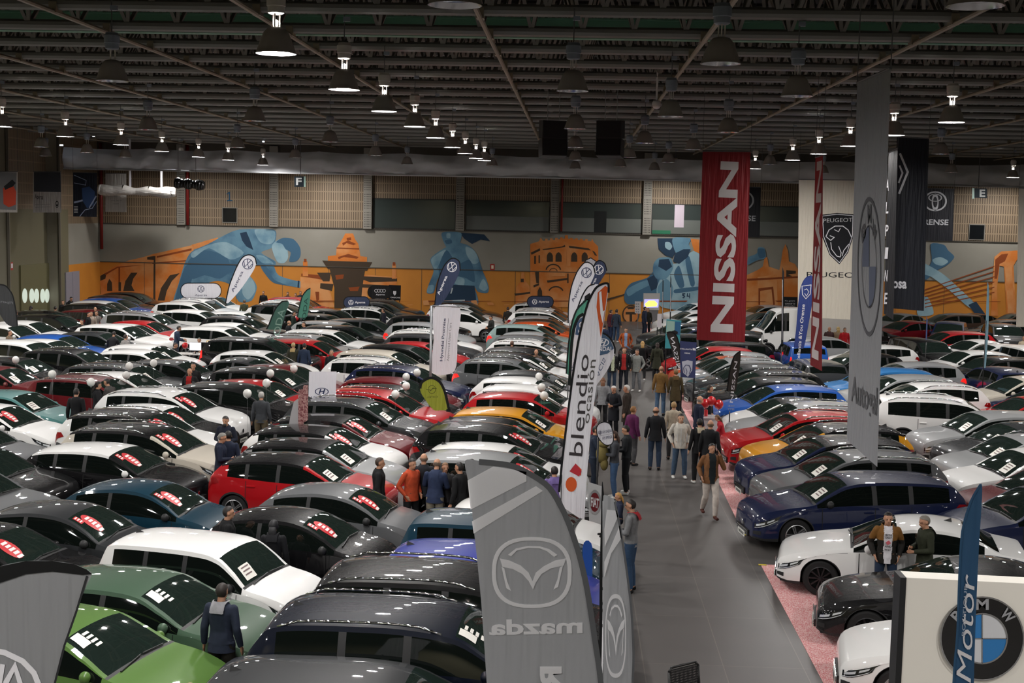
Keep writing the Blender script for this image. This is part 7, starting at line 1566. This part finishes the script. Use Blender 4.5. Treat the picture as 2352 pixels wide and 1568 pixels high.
front_panel(r, 'stand', 'jacket', lambda c, n: c.x > .02 and abs(c.y) < .08 and .86 < c.z < 1.49, .012, cl('#a0201f'), 'shirt')
p(436, 839, -80, 'stand', 'jacket', '#1a1a1c', '#1c1c1e', 'short', '#1c1613', 'dark-haired man right behind the red-shirted man')
p(170, 894, N_, 'stand', 'jacket', '#121316', '#131316', 'short', '#15120f', 'broad man in black jacket before the dark red crossover')
p(191, 890, 30, 'fold', 'jacket', '#17171a', '#17171a', 'long', '#1f1613', 'woman with curly dark hair before the dark red crossover', h=1.7)
p(252, 876, 170, 'reach', 'jacket', '#4a4644', '#2c2c2e', 'short', '#1c1613', 'man in grey blazer bending over the dark red bonnet')
for px, py, fa, top, hc_, lab in ((229, 734, -120, '#1c2020', '#17130f', 'man in dark jacket between white hatchbacks of the fifth row'), (261, 766, 90, '#1a1a1d', '#1d1512', 'dark-haired person bent between white cars, fourth row'), (288, 770, 60, '#8a8784', '#2c1f18', 'person in pale top beside the white hatchback, fourth row'),
    (227, 705, -90, '#1c1c1f', '#6b5a4c', 'balding man in black beside the small dark red hatchback'), (160, 721, 0, '#141416', '#15110f', 'person in black coat beside two fair women near the corner'), (170, 721, -80, '#9a8d80', '#5a4632', 'woman in beige top near the corner cars'), (181, 720, -100, '#77706a', '#4a3626', 'woman in grey-brown jacket near the corner cars'),
    (127, 705, 90, '#1b1b1e', '#17120f', 'dark-haired man walking before the side wall gate'), (71, 704, 90, '#201c1a', '#1d1512', 'long-haired person before the round window gate'), (43, 713, 90, '#262220', '#2c1f18', 'person at the edge below the side wall notices'), (163, 685, -40, '#1c1e22', '#17120f', 'man leaning before the lilac side door'), (186, 692, -90, '#2a2c30', '#2c211b', 'man before the orange side wall'),
    (77, 760, 0, '#6d5c4a', '#2c2018', 'person in brown top behind the blue hatchback'), (561, 690, 90, '#3f4432', '#5a4a38', 'man in olive jacket beyond the white round emblem flag'), (605, 670, -90, '#16171a', '#17120f', 'man in black jacket standing before the painted orange wall'), (661, 672, -90, '#2a2a2c', '#14110f', 'dark-haired head over the far red crossover'), (679, 675, -90, '#3a3a3c', '#1c1613', 'second head over the far red crossover'), (690, 670, -60, '#2a2c30', '#2c211b', 'third head over the far red crossover near slim green flag'),
    (663, 738, 20, '#15161a', '#6b5545', 'balding man in black jacket beside the broad green flag'), (674, 717, 10, '#1d2a24', '#14110f', 'dark-haired man holding a red balloon between green flags'), (708, 738, -150, '#23262e', '#3a2c22', 'man in suit beside the slim mint green flag'), (657, 797, 90, '#39382c', '#a08a60', 'person in olive coat with pale fur hood by the black crossover'), (700, 790, 80, '#232f45', '#1c1613', 'man in blue padded jacket by the long black crossover'),
    (764, 804, -90, '#1b1c1f', '#6b6259', 'grey-haired man in black beside the white tall-lamp crossover'), (857, 707, -20, '#2c3830', '#5a4434', 'man in dark green jacket gesturing before the navy coupe'), (884, 709, 170, '#1b1c26', '#17120f', 'man in navy jacket facing the green jacket, beige trousers'), (1237, 807, -90, '#5a5048', '#8f7563', 'bald head over a black roof in the row beside the flags'), (1177, 783, 90, '#2c2622', '#5d4030', 'brown-haired person over the white roof in the row beside the flags'), (1232, 708, 90, '#2a2622', '#3a261c', 'dark head under the navy oval sign'),
    (1782, 716, 180, '#9c2438', '#4a3a2e', 'person in red jacket near the mural notice board'), (1905, 752, -90, '#4a3434', '#7a5c4a', 'balding man in maroon beside the blond woman in the group of four'), (1916, 752, 90, '#a8957a', '#b59c66', 'blond woman in beige coat in the group of four'), (1931, 750, -90, '#b01c24', '#3a2a20', 'man in red jacket in the group of four'), (1943, 746, 90, '#22242a', '#5a5550', 'dark-jacketed man at the end of the group of four'), (2347, 772, -90, '#b5a890', '#6b5540', 'person in beige at the picture edge beside the teal boxy car'), (2266, 752, -90, '#1c1c1f', '#2c1f18', 'person in black beside the tall pale blue flag')):
    p(px, py, fa, 'bend' if 'bent' in lab or 'leaning' in lab else 'stand', 'jacket', top, '#8a8068' if 'beige trousers' in lab else '#1d1d20', 'bald' if 'bald' in lab else 'long' if ('woman' in lab or 'long-haired' in lab) else 'short', hc_, lab, h=1.68, hood='#a08a60' if 'fur hood' in lab else None)
p(409, 750, 30, 'reach', 'pullover', '#28364a', '#2a3444', 'short', '#1a1412', 'man in blue sweater standing at the sales desk')
p(458, 777, -90, 'sit', 'jacket', '#1b1c24', '#1f2026', 'short', '#5a5a50', 'man with glasses sitting at the sales desk')
p(480, 783, 180, 'sit', 'pullover', '#6f8a72', '#3a4a40', 'short', '#b59a5c', 'blond woman in pale green sitting at the sales desk', h=1.66)
p(406, 787, 0, 'sit', 'jacket', '#191a1c', '#191a1c', 'short', '#2c2018', 'dark-haired person sitting at the near side of sales desk', h=1.7)
r = p(2037, 1177, -95, 'pocket', 'jacket', '#23211e', '#26344a', 'short', '#1a1412', 'man in brown and black jacket over white lettered T-shirt', hood='#7a5426')
front_panel(r, 'pocket', 'jacket', lambda c, n: c.x > .02 and abs(c.y) < .072 and .82 < c.z < 1.5, .012, cl('#d6d4d8'), 'shirt')
front_panel(r, 'pocket', 'jacket', lambda c, n: c.z > 1.24 and abs(c.y) >= .07 and abs(c.y) < .3, .008, cl('#7a5426'), 'shoulder_panel')
sh = MB()
for t, zz in (("I'M THE", 1.34), ('ONLY', 1.29), ('AND', 1.13), ("I'M NOT", 1.07)):
    v, f = text_tris(t, .02); sh.add([(.172, (a - .5) * .12, zz + c * .036) for a, c in v], f)
sh.build('lettering', B_INK, r)
MB().box((.168, 0, 1.215), (.008, .07, .06), 0, Euler((.6, 0, 0)).to_matrix()).build('shirt_print', flatm('#c2606a'), r)
r = p(2122, 1182, 190, 'fold', 'jacket', '#2c3022', '#26282a', 'short', '#77736b', 'grey-haired man in olive hooded jacket looking at his phone', hood='#2c3022')
MB().box((.28, .0, 1.14), (.09, .15, .012), 0, Euler((0, -.5, 0)).to_matrix()).build('phone', mat('phone_black', '#111111', .2), r)
MB().box((.103, .031, 1.62), (.004, .04, .025)).box((.103, -.031, 1.62), (.004, .04, .025)).box((.104, 0, 1.63), (.004, .03, .005)).build('glasses', mat('glasses_dark', '#1a1a1a', .2), r)
# ================================================================== counter, desk, balloons, chair
WB = mat('white_balloon', '#d9d8d4', .25, coat=.5); RB = mat('red_balloon', '#b51d22', .25, coat=.5); STR = mat('balloon_string', '#7a7a7a', .6)
def balloon(px, py, z, m, label, R=.125, grp=None, dz=.5, d=None):
    q = w(px, py, z=z) if d is None else w(px, py, d=d)
    if grp is None and d is None and z > 1.5:
        d = free_depth(px, py, q.y, .02); q = w(px, py, d=d); dz = q.z - .02
    r = empty('balloon', q); tag(r, label, 'balloon', grp)
    b = MB().lathe([(.0, R)] + [(R * .98 * math.sin(math.pi * k / 14), R * math.cos(math.pi * k / 14) * (1 if k < 7 else 1.12)) for k in range(1, 14)] + [(.012, -R * 1.15), (.02, -R * 1.25), (0, -R * 1.2)], 18); b.build('envelope', m, r, smooth=True)
    MB().tube((0, 0, -R * 1.2), (.02, 0, -dz), .003, 5).build('string', STR, r)
for px, py, lab in ((36, 826, 'white balloon over the open dark red boot'), (120, 859, 'white balloon above the dark red hood at the edge'), (209, 877, 'white balloon over the dark red crossover roof'), (297, 840, 'upper of two white balloons over the dark estate'), (290, 861, 'lower of two white balloons above the white hatchback'), (353, 833, 'white balloon over the dark grey hatchback of the fourth row'),
    (675, 846, 'white balloon over the dark red hatchback of the third row'), (621, 857, 'white balloon over the black crossover beside the red one'), (612, 879, 'white balloon over the red hatchback of the third row'), (568, 903, 'white balloon over the long black crossover by the grey-haired man'),
    (958, 855, 'white balloon over the navy crossover'), (933, 865, 'white balloon over the second dark red hatchback'), (933, 886, 'white balloon over the dark hatchback behind the red crossover'), (908, 905, 'white balloon over the red crossover near the yellow-green flag'),
    (1238, 864, 'highest white balloon of three over the row beside the flags'), (1244, 889, 'middle white balloon of three over the row beside the flags'), (1250, 908, 'lowest white balloon of three, over the red hatchback')):
    balloon(px, py, 1.72, WB, lab, grp=None, dz=.62 if py != 908 else 1.0)
# white counter
cxx, cyy = CNT
r = empty('promo_counter', (cxx, cyy, 0)); tag(r, 'white square promotion counter with red balloons above', 'counter')
MB().bbox((0, 0, .53), (.62, .55, 1.02), .02).build('cabinet', mat('gloss_white', '#dcdadb', .2, coat=.6), r); MB().bbox((0, 0, 1.055), (.7, .62, .035), .01).build('counter_top', mat('gloss_white', '#dcdadb', .2), r)
MB().box((0, 0, .012), (.6, .53, .02)).build('plinth', BLACKP, r)
r = empty('leaflet_holder', (cxx - .22, cyy - .1, 1.075)); tag(r, 'red and white leaflet frame standing on the white counter', 'leaflet holder'); MB().box((0, 0, .28), (.18, .04, .56), 0).box((0, -.024, .33), (.11, .01, .38), 1).box((0, 0, .01), (.2, .14, .02)).build('panel', [WHITE, STK_R], r)
r = empty('drinks_can', (cxx - .02, cyy, 1.075)); tag(r, 'red can beside the leaflet frame on the white counter', 'can'); MB().lathe([(0, 0), (.05, 0), (.055, .01), (.055, .17), (.048, .19), (0, .19)], 14).build('can_body', STK_R, r, smooth=True)
for px, py, lab in ((1619, 926, 'red balloon nearest the navy jacket above the counter'), (1634, 920, 'red balloon at the top of the counter cluster'), (1651, 928, 'red balloon of the counter cluster nearest the dark flag')): balloon(px, py, 0, RB, lab, .14, dz=.62, d=cyy - .08)
balloon(425, 793, 1.1, RB, 'red balloon beside the sales desk', .13, dz=.35)
balloon(681, 731, 1.3, RB, 'red balloon held by man between the green flags', .12, dz=.3)
# sales desk
q = Vector((DSK[0], DSK[1], .75)); r = empty('sales_desk', (q.x, q.y, 0)); tag(r, 'sales desk with screens among the white cars', 'desk')
MB().bbox((0, 0, .735), (1.9, .75, .03), .006).build('desk_top', mat('pale_desk', '#a9a6a0', .5), r)
for sx in (-.85, .85):
    for sy in (-.3, .3): MB().box((sx, sy, .36), (.05, .05, .72)).build('leg', STEEL, r)
def screen(px, py, lab, lit):
    k = w(px, py, d=q.y); o = empty('computer_monitor', (k.x, q.y - .05 if lit else q.y + .1, .75)); tag(o, lab, 'monitor')
    MB().bbox((0, 0, .30), (.52, .04, .36), .008).build('screen_case', BLACKP, o)
    if lit: MB().box((0, -.022, .31), (.49, .004, .32)).build('lit_screen', mat('lit_white_screen', '#e6e6ee', .3, emit=.9), o)
    MB().tube((0, 0, .0), (0, 0, .16), .02, 8).box((0, 0, .008), (.22, .16, .016)).build('stand', BLACKP, o)
screen(450, 815, 'white lit monitor on the sales desk', True); screen(474, 815, 'black monitor beside the white one on the sales desk', False)
# stools for the three at the desk
def chair_at(x, y, rz, lab):
    c = empty('office_chair', (x, y, 0), rz); tag(c, lab, 'chair')
    MB().bbox((0, 0, .41), (.44, .44, .07), .02).build('seat', BLACKP, c); MB().bbox((-.24, 0, .70), (.05, .42, .42), .02).build('backrest', BLACKP, c); MB().tube((0, 0, .08), (0, 0, .39), .03, 8).build('post', STEEL, c)
    b = MB()
    for k in range(5): a = 2 * math.pi * k / 5; b.tube((0, 0, .09), (.26 * math.cos(a), .26 * math.sin(a), .03), .02, 6)
    b.build('star_base', BLACKP, c)
for o in [o for o in C.objects if o.name.startswith('person') and o.parent is None and 'sitting' in o.get('label', '')]:
    chair_at(o.location.x, o.location.y, o.rotation_euler.z, 'black office chair under the ' + o['label'].replace(' sitting at the', ' of the').replace(' near side of', ''))
# mesh-back chair at the bottom edge
q = w(1575, 1524, z=.95); r = empty('mesh_back_chair', (q.x, q.y - .1, 0), math.radians(38)); tag(r, 'black mesh-back chair at the bottom edge of the walkway', 'chair')
fr = MB().path([(-.27, 0, .45), (-.27, .05, .90), (-.22, .06, .955), (.22, .06, .955), (.27, .05, .90), (.27, 0, .45)], .018, 8); fr.build('back_frame', BLACKP, r, smooth=True)
b = MB()
for k in range(22): t = -.25 + .5 * k / 21; b.box((t, .035, .70), (.012, .006, .46))
for k in range(14): b.box((0, .03 + .0018 * k, .48 + .034 * k), (.52, .005, .014))
b.build('backrest', mat('black_mesh', '#101011', .8), r)
MB().bbox((0, -.24, .45), (.52, .5, .05), .015).build('seat', BLACKP, r)
for sx in (-.24, .24):
    for sy in (-.46, -.02): MB().tube((sx, sy, .44), (sx * 1.05, sy * 1.02, 0), .015, 8).build('leg', BLACKP, r)
# promotional stand among the cars: pale fin with printed rounded cards
DP = free_depth(676, 984, 33.45, .14); r = empty('promotional_stand', (w(676, 984, d=DP).x, DP, 0)); tag(r, 'pale fin-shaped stand with printed rounded cards among the hatchbacks', 'stand'); s = Sheet(r, DP)
s.solid('fin', [(662, 984), (668, 950), (675, 922), (686, 914), (690, 930), (690, 985)], mat('pale_fin', '#a9a7a9', .4), 0, .22)
zl = s.loc(s.at(676, 984)).z; MB().box((.0, 0, zl / 2), (.3, .25, zl)).build('stand_foot', BLACKP, r)
CARD = mat('printed_card', '#b58f8a', .4, two=('#6d3038', 22, .42, .6)); 
for k, (x0, x1, y0, y1) in enumerate(((685, 690, 894, 982), (690, 697, 893, 978), (696, 707, 884, 970))): s.solid('printed_card', [(x0, y0 + 5), (x0 + 2, y0), (x1, y0), (x1 + .5, y0 + 6), (x1 + .5, y1 - 6), (x0 + 2, y1), (x0, y1 - 4)], CARD, .24 + .03 * k, .02)
